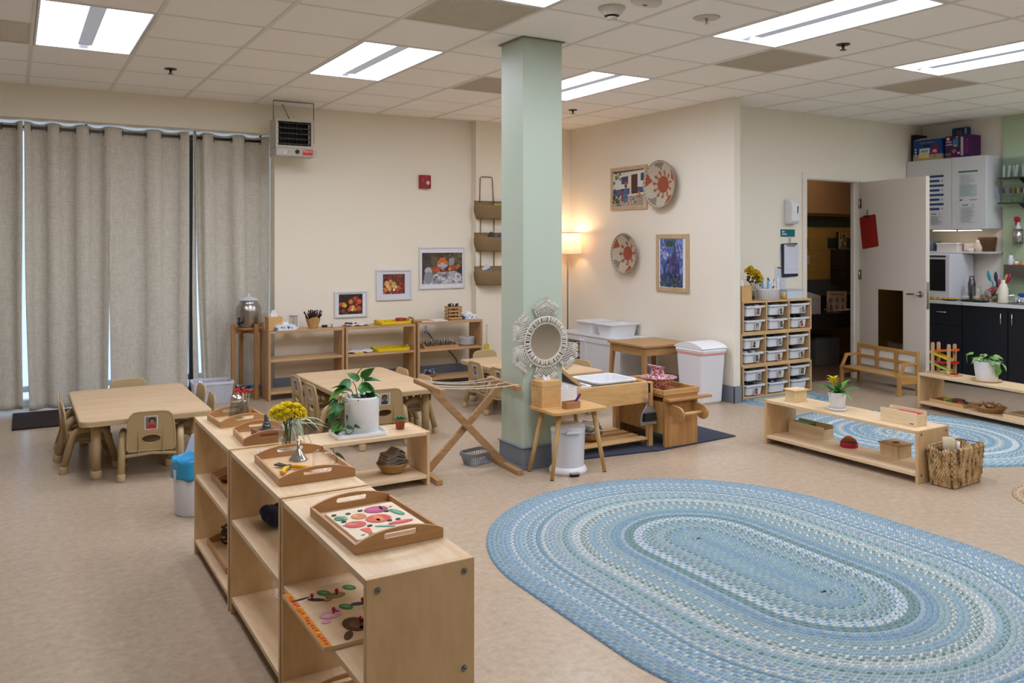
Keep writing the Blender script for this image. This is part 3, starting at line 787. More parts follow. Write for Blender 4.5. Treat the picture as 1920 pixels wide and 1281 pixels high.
b = B(mat('#e6e4e6', .3)); b.lathe([(.111, .262), (.112, .275), (.106, .292), (.08, .306), (.001, .311)], 36, sy=.9); b.prism(rrect(-.05, .05, -.115, -.085, .01), .262, .278); b.obj('lid', t)
b = B(mat('#e6e4e6', .3)); b.lathe([(.001, 0), (.118, 0), (.121, .02), (.112, .04), (.1, .045)], 36, sy=.92); b.obj('base_ring', t)
b = B(STEEL); b.prism(rrect(-.03, .03, -.14, -.1, .012), .018, .026); b.use(BLACK); b.box(-.03, .03, -.118, -.108, .002, .0175); b.obj('pedal', t)
# ============================================================ sensory table
t = thing('sensory_table', 'pine sensory table with a raised lid beside the green column', 'table', (3.46, 4.74, .008))
x0, x1, y0, y1 = -.375, .375, -.205, .215
b = B(PINE); b.box(x0 + .001, x1 - .0, y0, y0 + .02, .31, .455); b.obj('front_rail', t, bev=.002)
b = B(PINE); b.box(x0 + .001, x1 - .0, y1 - .02, y1, .31, .455); b.obj('back_rail', t, bev=.002)
for xx in (x0, x1 - .021):
    b = B(PINEY); b.box(xx, xx + .02, y0 + .0205, y1 - .0205, .31, .455); b.obj('end_rail', t, bev=.002)
for xx in (x0, x1 + .0005):
    for yy in (y0 + .001, y1 - .04):
        b = B(PINEZ); b.box(xx - (.0 if xx < 0 else 0), xx + .035, yy, yy + .04, 0, .45 if xx > 0 else .309); b.obj('leg', t, bev=.002)
for k in range(4):
    b = B(PINE); yy = y0 + .01 + k * .104; b.box(x0 + .04, x1 - .004, yy, yy + .075, .045, .06); b.obj('slat', t, bev=.002)
for xx in (x0 + .005, x1 - .035):
    b = B(PINEY); b.box(xx, xx + .03, y0 + .042, y1 - .042, .02, .0445); b.obj('cross_rail', t, bev=.002)
b = B(PINE); b.tf(TR(-.20, 0, .463) @ Matrix.Rotation(math.radians(36), 4, 'Y')); b.box(-.32, 0, y0 + .02, y0 + .04, 0, .02); b.box(-.32, 0, y1 - .03, y1 - .01, 0, .02); b.box(-.32, -.30, y0 + .041, y1 - .031, 0, .02); b.box(-.02, 0, y0 + .041, y1 - .031, 0, .02)
b.use(mat('#4f5558', .7)); b.box(-.2995, -.0205, y0 + .0405, y1 - .0305, .004, .012)
b.obj('lid', t)
t = thing('hand_brush_set', 'silver dustpan and black brush hanging from the sensory table corner', 'dustpan', (3.80, 4.522, .395))
b = B(mat('#a9abb0', .35, .7)); b.tf(Matrix.Diagonal((1.35, 1, 1.2, 1))); out = [(-.05, -.185), (-.052, -.165), (-.044, -.12), (-.02, -.085), (-.012, -.075), (.012, -.075), (.02, -.085), (.044, -.12), (.052, -.165), (.05, -.185)]
b.prism(out, -.022, -.017, 'xz'); b.tube([(-.013, -.022, -.085), (-.014, -.022, -.035), (-.009, -.022, -.02)], .003, 8); b.tube([(.013, -.022, -.085), (.014, -.022, -.035), (.009, -.022, -.02)], .003, 8)
b.tube([(x, -.022, z) for x, z in out], .004, 6, closed=True); b.obj('dustpan', t)
b = B(wood('#b5834f', '#9a6a3c', 'z', 4)); b.tf(Matrix.Diagonal((1.35, 1, 1.2, 1))); b.bar((0, -.034, -.075), (0, -.03, 0.0), .012, .012); b.use(BLACK); b.bar((0, -.03, .0), (0, -.028, .055), .01, .008); b.prism([(-.042, -.165), (.042, -.165), (.036, -.118), (-.036, -.118)], -.045, -.023, 'xz'); b.obj('brush', t)
b = B(STEEL); b.tube([(0, -.03, .055), (0, -.03, .07), (0, -.012, .072)], .0025, 6); b.obj('hook', t)
def tub(name, label, loc, L, D, Hh, rz=0, m=WHITEPL, group=None, cat='tub', lip=.018, taper=.02):
    t = thing(name, label, cat, loc, rz, group)
    b = B(m); n = 5
    loops = []
    for (e, z) in ((-taper, 0), (0, Hh - .012), (lip, Hh - .01), (lip, Hh), (-.002, Hh), (-.004, Hh - .012), (-taper - .004, .005)):
        loops.append([(x, y, z) for x, y in rrect(-L/2 - e, L/2 + e, -D/2 - e, D/2 + e, .05)])
    k = len(loops[0]); vs = [p for l in loops for p in l]; fs = []
    for j in range(len(loops) - 1):
        for i in range(k): fs.append((j*k+i, j*k+(i+1) % k, (j+1)*k+(i+1) % k, (j+1)*k+i))
    fs.append(tuple(range(k))[::-1]); fs.append(tuple((len(loops)-1)*k + i for i in range(k)))
    b.add(vs, fs, False); b.obj('body', t)
    return t
tub('plastic_tub', 'large white plastic tub sunk in the right side of the sensory table', (3.60, 4.745, .335), .33, .30, .145, taper=.015)
tub('plastic_tub', 'smaller white plastic tub left of the large one in the sensory table', (3.27, 4.745, .345), .20, .30, .12, taper=.015)
t = thing('cloth_basket', 'round wicker basket on the sensory table slats behind the side table', 'basket', (3.43, 4.70, .069))
b = B(WICKER); b.lathe([(.001, 0), (.07, 0), (.1, .05), (.104, .054), (.098, .052), (.066, .006), (.001, .006)], 28); b.obj('body', t)
t0 = thing('folded_towel', 'grey and black striped towels piled in the wicker basket under the table', 'towel', (3.43, 4.70, .12))
for k in range(6):
    b = B(mat(('#8b8580', '#d8d4d0', '#6f6a66', '#8b8580', '#b6b1ac', '#dcdad6')[k], .95, bump=.5)); a = k * .5
    def fn(u, v, k=k): return ((u - .5) * .17, (v - .5) * .11, .012 * k + .006 * math.sin(u * 9 + k) * math.cos(v * 5))
    b.tf(RZ(a * .3)); b.grid(fn, 14, 8); b.obj('fold', t0, solid=.01)
# ============================================================ work bench
t = thing('wash_stand', 'oak wash stand with two rounded rail arms on the navy mat', 'wash stand', (3.895, 4.44, .0085))
b = B(OAK); b.box(0, .305, 0, .022, 0, .345); b.obj('front_panel', t, bev=.002)
b = B(wood('#c99c5d', '#b07f42', 'x', 2, .45)); b.box(.002, .303, .0225, .50, .09, .31); b.obj('cabinet_box', t, bev=.002)
b = B(OAK); b.box(0, .305, .501, .52, 0, .345); b.obj('back_panel', t, bev=.002)
b = B(OAKX); b.box(-.004, .309, -.0, .52, .3455, .362); b.obj('tray_top', t, bev=.002)
b = B(wood('#cf9f60', '#b4823f', 'x', 2)); b.box(-.012, .322, -.004, .012, .3625, .40); b.box(-.012, .0, .0125, .5, .3625, .40); b.box(.31, .322, .0125, .5, .3625, .40); b.box(-.012, .322, .501, .52, .3625, .42); b.obj('gallery', t, bev=.003)
b = B(OAKX); b.box(0, .40, -.05, -.0005, .325, .342); b.obj('ledge', t, bev=.003)
for xx in (.035, .255):
    pts = [(-.0, .302), (-.07, .298)] + [(-.095 + .052 * math.sin(a), .243 + .052 * math.cos(a)) for a in [-k * PI / 10 + 0.0 for k in range(0, 11)]] + [(-.06, .20), (-.035, .225), (-.0, .235)]
    b = B(wood('#c2935a', '#a5743a', 'y', 3)); b.prism(pts, xx, xx + .02, 'yz'); b.obj('rail_arm', t, bev=.004)
b = B(wood('#cfa468', '#b98c4c', 'x', 3)); b.cyl((.0555, -.098, .243), (.2545, -.098, .243), .0115); b.obj('towel_rail', t)
SPK = None
def speckle():
    m, nt, N, L, P = newmat('red and white speckled enamel')
    tc = N.new('ShaderNodeTexCoord'); n = N.new('ShaderNodeTexNoise'); n.inputs['Scale'].default_value = 95; n.inputs['Detail'].default_value = 4; n.inputs['Distortion'].default_value = 1.2
    L.new(tc.outputs['Object'], n.inputs['Vector']); r = N.new('ShaderNodeValToRGB'); r.color_ramp.interpolation = 'CONSTANT'
    r.color_ramp.elements[0].color = srgb('#9c2036'); r.color_ramp.elements[1].position = .52; r.color_ramp.elements[1].color = srgb('#e8d6d8')
    L.new(n.outputs['Fac'], r.inputs['Fac']); L.new(r.outputs['Color'], P.inputs['Base Color']); P.inputs['Roughness'].default_value = .15
    return m
SPK = speckle()
t = thing('enamel_basin', 'red and white speckled wide basin on the oak wash stand', 'basin', (4.045, 4.68, .3785))
b = B(SPK); b.tf(Matrix.Diagonal((1.13, 1.13, 1.13, 1))); b.lathe([(.001, 0), (.05, 0), (.055, .004), (.085, .045), (.105, .066), (.118, .07), (.119, .073), (.104, .071), (.083, .05), (.05, .008), (.001, .006)], 48); b.obj('bowl', t)
t = thing('enamel_pitcher', 'red and white speckled pitcher standing inside the speckled basin', 'pitcher', (4.04, 4.685, .388))
b = B(SPK); b.tf(Matrix.Diagonal((1.14, 1.14, 1.12, 1)))
def pit(u, v):
    a = 2 * PI * u; z = v * .135
    import bisect
    pr = [(0, .04), (.02, .055), (.05, .06), (.085, .042), (.11, .036), (.135, .046)]
    for i in range(len(pr) - 1):
        if pr[i][0] <= z + 1e-9 <= pr[i+1][0] + 1e-6:
            f = (z - pr[i][0]) / (pr[i+1][0] - pr[i][0]); f = f * f * (3 - 2 * f); r = pr[i][1] * (1 - f) + pr[i+1][1] * f; break
    s = v ** 6 * max(0, math.cos(a - PI)) ** 3 * .03
    return ((r + s) * math.cos(a), (r + s * .6) * math.sin(a), z + v ** 8 * .012 * math.cos(a - PI))
b.grid(pit, 36, 18, closeu=True); b.lathe([(.001, .001), (.04, 0)], 24); b.obj('jug', t, solid=.003)
b = B(SPK); b.tf(RZ(math.radians(62)) @ Matrix.Diagonal((1.12, 1.12, 1.1, 1))); b.tube([(.04, 0, .12), (.07, 0, .118), (.082, 0, .09), (.07, 0, .055), (.056, 0, .05)], .006, 8); b.obj('handle', t)
# ============================================================ curtains
def linen():
    m, nt, N, L, P = newmat('oatmeal linen weave')
    tc = N.new('ShaderNodeTexCoord')
    def wv(sc):
        mp = N.new('ShaderNodeMapping'); mp.inputs['Scale'].default_value = sc
        L.new(tc.outputs['Object'], mp.inputs['Vector'])
        n = N.new('ShaderNodeTexNoise'); n.inputs['Scale'].default_value = 1; n.inputs['Detail'].default_value = 2
        L.new(mp.outputs['Vector'], n.inputs['Vector']); return n.outputs['Fac']
    a = N.new('ShaderNodeMath'); a.operation = 'ADD'; L.new(wv((220, 220, 14)), a.inputs[0]); L.new(wv((18, 18, 260)), a.inputs[1])
    h = N.new('ShaderNodeMath'); h.operation = 'MULTIPLY'; h.inputs[1].default_value = .5; L.new(a.outputs[0], h.inputs[0])
    r = N.new('ShaderNodeValToRGB'); r.color_ramp.elements[0].position = .38; r.color_ramp.elements[1].position = .62
    r.color_ramp.elements[0].color = srgb('#cbc5b6'); r.color_ramp.elements[1].color = srgb('#e4dfd2')
    L.new(h.outputs[0], r.inputs['Fac']); L.new(r.outputs['Color'], P.inputs['Base Color']); P.inputs['Roughness'].default_value = .95; P.inputs['Specular IOR Level'].default_value = .1
    tr = N.new('ShaderNodeBsdfTranslucent'); L.new(r.outputs['Color'], tr.inputs['Color'])
    mx = N.new('ShaderNodeMixShader'); mx.inputs['Fac'].default_value = .04
    L.new(P.outputs[0], mx.inputs[1]); L.new(tr.outputs[0], mx.inputs[2]); L.new(mx.outputs[0], N['Material Output'].inputs['Surface'])
    return m
LINEN = linen()
def curtain(label, knots, hem, seed, bl=0, br=0, y0=8.15, amp=.042):
    """knots: (x, phase/pi) - even phases hang in front of the rod, odd ones behind"""
    rr = random.Random(seed)
    t = thing('curtain', label, 'curtain', (knots[0][0], y0, 0), 0, 'oatmeal linen grommet curtains')
    X0, X1 = knots[0][0], knots[-1][0]
    p1, p2, p3, p4 = [rr.uniform(0, 6.28) for _ in range(4)]
    def ph(x):
        for (a, pa), (c, pc) in zip(knots, knots[1:]):
            if a <= x <= c + 1e-9: return PI * (pa + (pc - pa) * (x - a) / (c - a))
        return PI * knots[-1][1]
    top, bot = 2.452, hem
    def fn(u, v):
        x = X0 + (X1 - X0) * u; z = bot + (top - bot) * v
        d = 1 - v
        w = math.cos(ph(x))
        w = math.copysign(abs(w) ** .7, w)
        y = -(amp * (1 - .3 * d)) * w - .016 * d * math.sin(x * 15 + p1 + d * 1.2) - .006 * d * math.sin(x * 37 + p2 - d * 2.1)
        y += .01 * d * math.sin(z * 3 + p3) * math.sin(x * 9)
        xs = x + bl * d ** 1.5 * (1 - u) + br * d ** 1.5 * u + .008 * d * math.sin(z * 2.2 + x * 14 + p4)
        zz = z + (.006 * w if v > .999 else 0) + (.006 * math.sin(x * 30) if v < .001 else 0)
        return (xs - X0, y, zz)
    b = B(LINEN); b.grid(fn, max(8, int((X1 - X0) * 130)), 46); b.obj('cloth', t, solid=.003)
    for (a, pa), (c, pc) in zip(knots, knots[1:]):
        m = (a + c) / 2
        b = B(mat('#6b6760', .35, .9)); s = 1 if pc > pa and int(pa) % 2 == 0 else -1
        ring = [(m - X0 + .004 * math.cos(q) * s, .022 * math.cos(q), 2.408 + .024 * math.sin(q)) for q in [2*PI*i/20 for i in range(20)]]
        b.tube(ring, .0042, 8, closed=True); b.obj('grommet', t)
    return t
curtain('leftmost linen curtain, cut by the left edge of the photo', [(-.80, 0), (-.66, 1), (-.53, 2), (-.40, 3), (-.27, 4), (-.145, 4.6), (-.018, 5), (.072, 6)], .035, 1)
curtain('linen curtain second from the left, above the dark door mat', [(.082, 0), (.195, 1), (.30, 2), (.403, 3), (.522, 4), (.639, 5), (.729, 6)], .018, 2, bl=.03)
curtain('wide linen curtain behind the curtain-side toddler table', [(.728, 0), (.957, 1), (1.10, 2), (1.23, 3), (1.392, 4)], .018, 3, bl=.006, br=.0)
curtain('narrow folded strip of linen curtain beside the dark gap', [(1.428, 0), (1.452, .4)], .018, 4, br=.034, amp=.03)
curtain('rightmost linen curtain behind the steel drinks urn', [(1.446, .2), (1.485, 1), (1.53, 2), (1.71, 3), (1.84, 4), (1.967, 5), (2.122, 6)], .02, 5, bl=.055)
t = thing('curtain_rod', 'pewter curtain rod running above the linen curtains', 'curtain rod', (-1.55, 8.15, 2.412))
b = B(mat('#5e5a55', .35, .9)); b.cyl((0, 0, 0), (3.66, 0, 0), .0125); b.obj('rod', t)
for x in (.1, 1.0, 2.1, 3.0, 3.6):
    b = B(mat('#5e5a55', .35, .9)); b.box(x - .008, x + .008, .0, .018, -.02, .058); b.obj('bracket', t)
# dark bronze mullion behind the curtain gap
b = B(mat('#33291f', .5)); b.box(1.452, 1.50, 8.44, 8.498, 0, 2.46); b.obj('mullion', WIN)
# ============================================================ framed prints
def picture(name, label, loc, wd, ht, rz, fm, fw, print_rect, paint, backing='#e9e7ea', cat='picture', depth=.018, glass=True):
    t = thing(name, label, cat, loc, rz)
    b = B(fm); b.prism([(-wd/2, -ht/2), (wd/2, -ht/2), (wd/2, ht/2), (-wd/2, ht/2)], -depth, 0, 'xz', [[(-wd/2+fw, -ht/2+fw), (-wd/2+fw, ht/2-fw), (wd/2-fw, ht/2-fw), (wd/2-fw, -ht/2+fw)]]); b.obj('frame', t, bev=.002)
    b = B(mat(backing, .8)); b.box(-wd/2+fw+.0003, wd/2-fw-.0003, -depth*.5, -.001, -ht/2+fw+.0003, ht/2-fw-.0003); b.obj('mat_board', t)
    x0, x1, z0, z1 = print_rect
    b = B(); y = -depth * .5
    paint(b, x0, x1, z0, z1, y); b.obj('print', t)
    return t
class Paint:
    """flat printed picture: thin overlapping shapes in one plane, clipped to the sheet"""
    def __init__(s, b, x0, x1, z0, z1, y): s.b = b; s.r = (x0, x1, z0, z1); s.y = y; s.k = 0
    def m(s, c): s.b.use(mat(c, .55)); s.k += 1
    def clip(s, pts):
        x0, x1, z0, z1 = s.r
        for ax, lim, sg in ((0, x0, 1), (0, x1, -1), (1, z0, 1), (1, z1, -1)):
            out = []
            for i in range(len(pts)):
                p, q = pts[i], pts[(i + 1) % len(pts)]
                ip, iq = (p[ax] - lim) * sg >= 0, (q[ax] - lim) * sg >= 0
                if ip: out.append(p)
                if ip != iq:
                    f = (lim - p[ax]) / (q[ax] - p[ax]); out.append((p[0] + (q[0]-p[0]) * f, p[1] + (q[1]-p[1]) * f))
            pts = out
            if len(pts) < 3: return None
        return pts
    def poly(s, c, pts):
        s.m(c); x0, x1, z0, z1 = s.r
        pts = s.clip([(x0 + u * (x1 - x0), z0 + v * (z1 - z0)) for u, v in pts])
        if pts:
            y = s.y - .0004 - s.k * .00002
            s.b.add([(p[0], y, p[1]) for p in pts], [tuple(range(len(pts)))])
    def ell(s, c, u, v, ru, rv, n=16, rot=0):
        s.poly(c, [(u + ru * math.cos(a) * math.cos(rot) - rv * math.sin(a) * math.sin(rot), v + ru * math.cos(a) * math.sin(rot) + rv * math.sin(a) * math.cos(rot)) for a in [2*PI*i/n for i in range(n)]])
    def bg(s, c): s.poly(c, [(0,0),(1,0),(1,1),(0,1)])
def dabs(p, cols, n, seed, box=(0, 1, 0, 1), s=.06, asp=1.3):
    r = random.Random(seed)
    for _ in range(n): p.ell(r.choice(cols), r.uniform(box[0], box[1]), r.uniform(box[2], box[3]), r.uniform(.3, 1) * s, r.uniform(.3, 1) * s * asp, 7, r.uniform(0, 3))
def paint1(b, *a):
    p = Paint(b, *a); p.bg('#2a211d'); dabs(p, ['#33322a', '#3c2a22', '#24251f'], 50, 1)
    dabs(p, ['#46592f', '#38452a', '#5c3a24'], 24, 2, (0, 1, 0, .4))
    for c, u, v, r in (('#a63a22', .70, .74, .15), ('#c9562a', .86, .62, .13), ('#8e2f2a', .52, .62, .17), ('#c98a4a', .50, .62, .1), ('#d98a2c', .2, .48, .12), ('#e4a93c', .26, .44, .09), ('#c4472a', .08, .5, .1), ('#b5482b', .85, .28, .13), ('#d9683a', .68, .24, .1), ('#d8632e', .52, .32, .11), ('#e7b04a', .6, .36, .08), ('#efd28a', .56, .22, .07), ('#c94c30', .44, .22, .09), ('#8a2b25', .2, .16, .12), ('#b33e27', .74, .46, .08)):
        p.ell(c, u, v, r * .8, r * 1.05); p.ell('#e8a074', u - r * .2, v + r * .3, r * .18, r * .2, 8)
def paint2(b, *a):
    p = Paint(b, *a); p.bg('#6b2f26'); dabs(p, ['#7c3a2a', '#4a201e', '#5d3a2c', '#8c4630'], 60, 3, s=.09)
    dabs(p, ['#c08a55', '#a8613a', '#8a3f2c'], 40, 4, (0, 1, 0, .5))
    for c, u, v, r in (('#d9a05a', .18, .52, .15), ('#e3b877', .22, .4, .12), ('#c9853f', .35, .62, .12), ('#a8a254', .5, .5, .13), ('#d8b04e', .45, .4, .1), ('#e6c77a', .58, .36, .09), ('#c4572f', .72, .3, .12), ('#9c2f2c', .8, .5, .1), ('#e0a85e', .3, .25, .12), ('#f0dca8', .5, .22, .08), ('#b8432c', .66, .18, .1), ('#8c2a2a', .86, .24, .1), ('#d3783a', .12, .2, .1)):
        p.ell(c, u, v, r * .75, r * 1.0); p.ell('#f1d9a4', u - r * .2, v + r * .3, r * .16, r * .2, 8)
def paint3(b, *a):
    p = Paint(b, *a); p.bg('#4b4038'); dabs(p, ['#5a4a3a', '#3a322e', '#6a5a40', '#57603e', '#463a44'], 90, 5, s=.1)
    dabs(p, ['#6a6a3e', '#7c6a44', '#5a5238'], 30, 6, (.5, 1, .6, 1), .06)
    p.poly('#a9a7ae', [(.02, .0), (.16, .35), (.3, .3), (.42, .4), (.6, .34), (.78, .42), (.95, .32), (.98, 0)])
    dabs(p, ['#c3c2c8', '#8d8b94', '#b3b1ba', '#77757c', '#d3d2d6'], 60, 7, (.05, .95, .02, .34), .07, 1.8)
    p.ell('#b9b9c0', .15, .42, .09, .12); p.ell('#8f929c', .15, .2, .11, .2)
    p.ell('#b7b4bc', .5, .60, .13, .10); p.poly('#a4a1aa', [(.46, .46), (.54, .46), (.57, .55), (.43, .55)])
    for u, v in ((.44, .72), (.51, .74), (.57, .71), (.47, .79), (.54, .80), (.41, .68), (.6, .67)): p.ell('#c8642c', u, v, .045, .055); p.ell('#e09a55', u - .01, v + .015, .014, .016, 8)
    for u, v in ((.30, .5), (.36, .52), (.33, .42), (.39, .44), (.28, .43), (.42, .5), (.52, .42), (.74, .5), (.80, .53), (.86, .5), (.7, .56), (.68, .47), (.9, .56)): p.ell(random.Random(int(u*100)).choice(['#b9482c', '#c7602f', '#a83a2a', '#c98a40']), u, v, .042, .055); p.ell('#e6a070', u - .01, v + .015, .012, .016, 8)
    p.poly('#9b9aa8', [(.66, .6), (.78, .6), (.8, .78), (.74, .86), (.66, .78)]); p.ell('#55506a', .72, .86, .05, .03)
WF = mat('#dcdce0', .45)
picture('picture_frame', 'lowest of three white framed fruit prints on the cream wall', (2.887, 7.949, .826), .344, .26, 0, WF, .018, (-.128, .118, -.10, .10), paint1)
picture('picture_frame', 'middle white framed fruit print with a wide pale mat on the cream wall', (3.345, 7.949, 1.008), .389, .315, 0, WF, .02, (-.122, .118, -.095, .108), paint2, '#dcdde8')
picture('picture_frame', 'largest and highest white framed still life with oranges on the cream wall', (3.89, 7.949, 1.171), .533, .439, 0, WF, .014, (-.233, .237, -.168, .16), paint3)
def paint4(b, *a):
    p = Paint(b, *a); p.bg('#9c9388'); p.poly('#d9d5cf', [(.0, .25), (1, .3), (1, .97), (0, .93)])
    p.poly('#4a5a8a', [(0, .28), (.55, .33), (.55, .5), (0, .47)]); p.poly('#45558a', [(.78, .35), (1, .36), (1, .5), (.78, .52)])
    p.poly('#3c4a6c', [(.28, .62), (.5, .63), (.5, .84), (.28, .82)]); p.poly('#4a3424', [(.6, .33), (.8, .34), (.8, .88), (.6, .86)])
    p.poly('#3a4468', [(.9, .68), (1, .68), (1, .9), (.9, .88)]); p.poly('#5b4a38', [(0, .95), (1, .97), (1, 1), (0, 1)])
    dabs(p, ['#4a6b3a', '#38552f', '#6f8a4c'], 16, 9, (.08, .26, .74, .95), .035)
    dabs(p, ['#3b5a74', '#2f4a5c', '#486a7c'], 10, 10, (0, .08, .3, 1), .05)
    p.poly('#a99c8c', [(0, 0), (1, 0), (1, .3), (0, .26)]); dabs(p, ['#c9c0b2', '#8a7f72', '#b3a898', '#6c6a58'], 50, 11, (0, 1, 0, .28), .06, .6)
    dabs(p, ['#3d4a30', '#2f3a2a'], 14, 12, (0, .2, .1, .3), .05)
    p.poly('#3c6a9a', [(.36, .12), (.5, .12), (.47, .5), (.38, .5)]); p.ell('#6a4030', .43, .56, .04, .05); p.poly('#c0553a', [(.38, .6), (.48, .6), (.46, .68), (.4, .68)])
    p.poly('#7a3a5a', [(.27, .14), (.37, .14), (.35, .42), (.29, .42)]); p.ell('#3a2a24', .32, .46, .03, .04); dabs(p, ['#d9b45a', '#b05a3a', '#5a7ab0'], 12, 13, (.3, .48, .15, .45), .018)
    p.ell('#c98a3c', .86, .3, .06, .03); p.poly('#d9702c', [(.82, .3), (.9, .3), (.86, .42)])
def paint5(b, *a):
    p = Paint(b, *a); p.bg('#4a63a8'); dabs(p, ['#5a78c0', '#3c5398', '#6f8acb', '#8397cc', '#44589c'], 90, 14, (0, 1, .3, 1), .1, .8)
    dabs(p, ['#b9b4d4', '#a9a0c6', '#cfc6dc'], 26, 15, (.02, .5, .55, .85), .05, .5); dabs(p, ['#b9b4d4', '#c4a6c0'], 16, 16, (.75, 1, .6, .95), .05, .5)
    p.ell('#3f5a44', .45, .9, .22, .06); dabs(p, ['#3a5238', '#56704a', '#2f4434'], 26, 17, (.25, .65, .84, .96), .06, .4)
    p.poly('#5a5264', [(.56, .72), (.68, .72), (.72, .84), (.6, .84)]); p.poly('#46466e', [(.5, .6), (.74, .6), (.7, .74), (.58, .74)])
    p.poly('#45406e', [(.3, .28), (.86, .28), (.72, .62), (.52, .62)]); dabs(p, ['#5a4c7c', '#3a3862', '#6a6090'], 30, 18, (.36, .8, .3, .58), .06)
    dabs(p, ['#2c3a4c', '#34443e', '#3e4a5a'], 60, 19, (0, 1, .0, .27), .1, .3); dabs(p, ['#6a7a4c', '#7c6a48', '#4c5c6a'], 40, 20, (0, 1, 0, .2), .06, .3); p.ell('#3a4058', .2, .36, .05, .08)
OAKF = wood('#cbb08a', '#b89a70', 'z', 3, .5)
picture('picture_frame', 'tan wood framed village street print on the wall beside the woven plates', (5.539, 6.87, 2.008), .60, .452, -PI/2, OAKF, .034, (-.262, .248, -.188, .188), paint4)
picture('picture_frame', 'tan wood framed blue and violet garden print, lower on the wall', (5.539, 6.195, 1.238), .468, .565, -PI/2, OAKF, .042, (-.176, .15, -.235, .235), paint5)
# ============================================================ woven wall plates
def woven_plate(label, loc, R, seed, spokes, off0):
    t = thing('woven_basket_plate', label, 'woven plate', loc, -PI/2, 'coiled woven wall plates')
    cream, rust, grey, edge = mat('#cbc0ac', .9, bump=.4), mat('#a2553c', .9, bump=.4), mat('#8c8272', .9, bump=.4), mat('#a3967f', .9)
    b = B(); N_, K = 144, 30
    prof = lambda f: (R * f, -.07 * (f ** 2.2) - .006)   # y outward at rim
    vs = []
    for j in range(K + 1):
        f = j / K
        for i in range(N_):
            a = 2 * PI * i / N_; r, y = prof(f); bump = .0012 * (j % 2)
            vs.append((r * math.cos(a), y - bump, r * math.sin(a)))
    o = 0; faces = {}
    for j in range(K):
        for i in range(N_):
            f = (j + .5) / K; a = (i + .5) / N_
            s = (a * spokes + off0) % 1
            if f < .36: m = rust
            elif f < .60: m = rust if abs(s - .5) < .10 + .10 * (f - .36) / .24 else (cream if j % 2 else edge)
            elif f < .95:
                d = (f - .60) / .35; s2 = (a * 5 + off0) % 1
                m = cream if (i + j // 2) % 3 else edge
                if abs(s2 - .5) < .30 * d: m = rust if int(a * 5 + off0) % 2 == 0 else grey
            else: m = cream if (i // 2) % 2 else edge
            pass
            faces.setdefault(m, []).append((j*N_+i, j*N_+(i+1) % N_, (j+1)*N_+(i+1) % N_, (j+1)*N_+i))
    base = None
    b.use(cream); b.add(vs, [])
    for m, fl in faces.items():
        b.use(m)
        for f in fl: b.f.append(list(f)); b.mi.append(b.cur); b.sm.append(False)
    b.obj('coiled_bowl', t, solid=.006)
    b = B(edge); b.tube([(R * math.cos(a), -.076, R * math.sin(a)) for a in [2*PI*i/60 for i in range(60)]], .006, 8, closed=True); b.obj('rim', t)
    b = B(edge); b.cyl((0, -.004, 0), (0, .0, 0), R * .3); b.obj('foot_ring', t)
woven_plate('larger rust and cream woven plate beside the village print, upper on the wall', (5.538, 6.318, 2.013), .232, 1, 11, .2)
woven_plate('smaller rust and cream woven plate lower on the wall, left of the blue print', (5.538, 6.87, 1.324), .208, 2, 8, .45)
# ============================================================ wall fittings
t = thing('unit_heater', 'grey box unit heater with louvres hanging from the ceiling by the curtains', 'heater', (2.21, 7.55, 2.30))
HB = mat('#bdb6aa', .45)
b = B(HB); b.prism([(-.175, 0), (.175, 0), (.175, .262), (-.175, .262)], 0, .02, 'xz', [[(-.155, .022), (-.155, .24), (.15, .24), (.15, .022)]])
b.box(-.175, .175, .0205, .21, 0, .002); b.box(-.175, .175, .0205, .21, .26, .262); b.box(-.175, -.173, .0205, .21, .0021, .2599); b.box(.173, .175, .0205, .21, .0021, .2599); b.box(-.1729, .1729, .205, .21, .0021, .2599); b.obj('casing', t, bev=.003)
b = B(mat('#2b2624', .6)); b.box(-.17, .17, .12, .13, .01, .25); b.use(mat('#56504b', .4, .7))
for k in range(9): b.box(-.15 + k * .037, -.149 + k * .037, .09, .118, .02, .245)
b.obj('heating_core', t)
for k in range(5):
    b = B(mat('#77726b', .35, .6)); b.tf(TR(0, .02, .035 + k * .048) @ Matrix.Rotation(math.radians(25), 4, 'X')); b.box(-.15, .147, 0, .03, -.001, .002); b.obj('louvre', t)
for x in (-.15, .138):
    b = B(mat('#a9a6a0', .4, .5)); b.box(x, x + .014, .05, .06, .03, .235); b.obj('coil_bracket', t)
b = B(HB); b.box(-.172, .20, 0, .22, -.072, -.0005); b.obj('control_panel', t, bev=.003)
b = B(BLACK); b.cyl((.022, 0, -.032), (.022, -.014, -.032), .02, .017); b.cyl((-.055, 0, -.036), (-.055, -.003, -.036), .004)
b.obj('knob', t)
b = B(mat('#c9382e', .5)); b.box(.07, .165, -.002, -.0002, -.06, -.012); b.use(mat('#f2ecea', .5)); text_into(b, 'Dayton', .028, (.117, -.0022, -.034)); b.obj('brand_label', t)
b = B(mat('#d4cfc6', .5)); b.box(-.155, -.075, -.0012, -.0002, -.055, -.02); b.use(mat('#8b857c', .5))
for k in range(4): b.box(-.15, -.085 - k * .006, -.0016, -.0013, -.027 - k * .008, -.0245 - k * .008)
b.obj('rating_plate', t)
b = B(mat('#8f887c', .5)); b.tube([(-.17, .10, .26), (-.17, .10, .435), (.205, .10, .435), (.205, .10, .06)], .006, 8); b.tube([(-.10, .06, .40), (-.03, .06, .262)], .005, 8); b.obj('hanger', t)
t = thing('fire_alarm', 'red fire alarm strobe on the cream wall above the framed prints', 'fire alarm', (3.685, 7.95, 2.071))
RED = mat('#9d1620', .4)
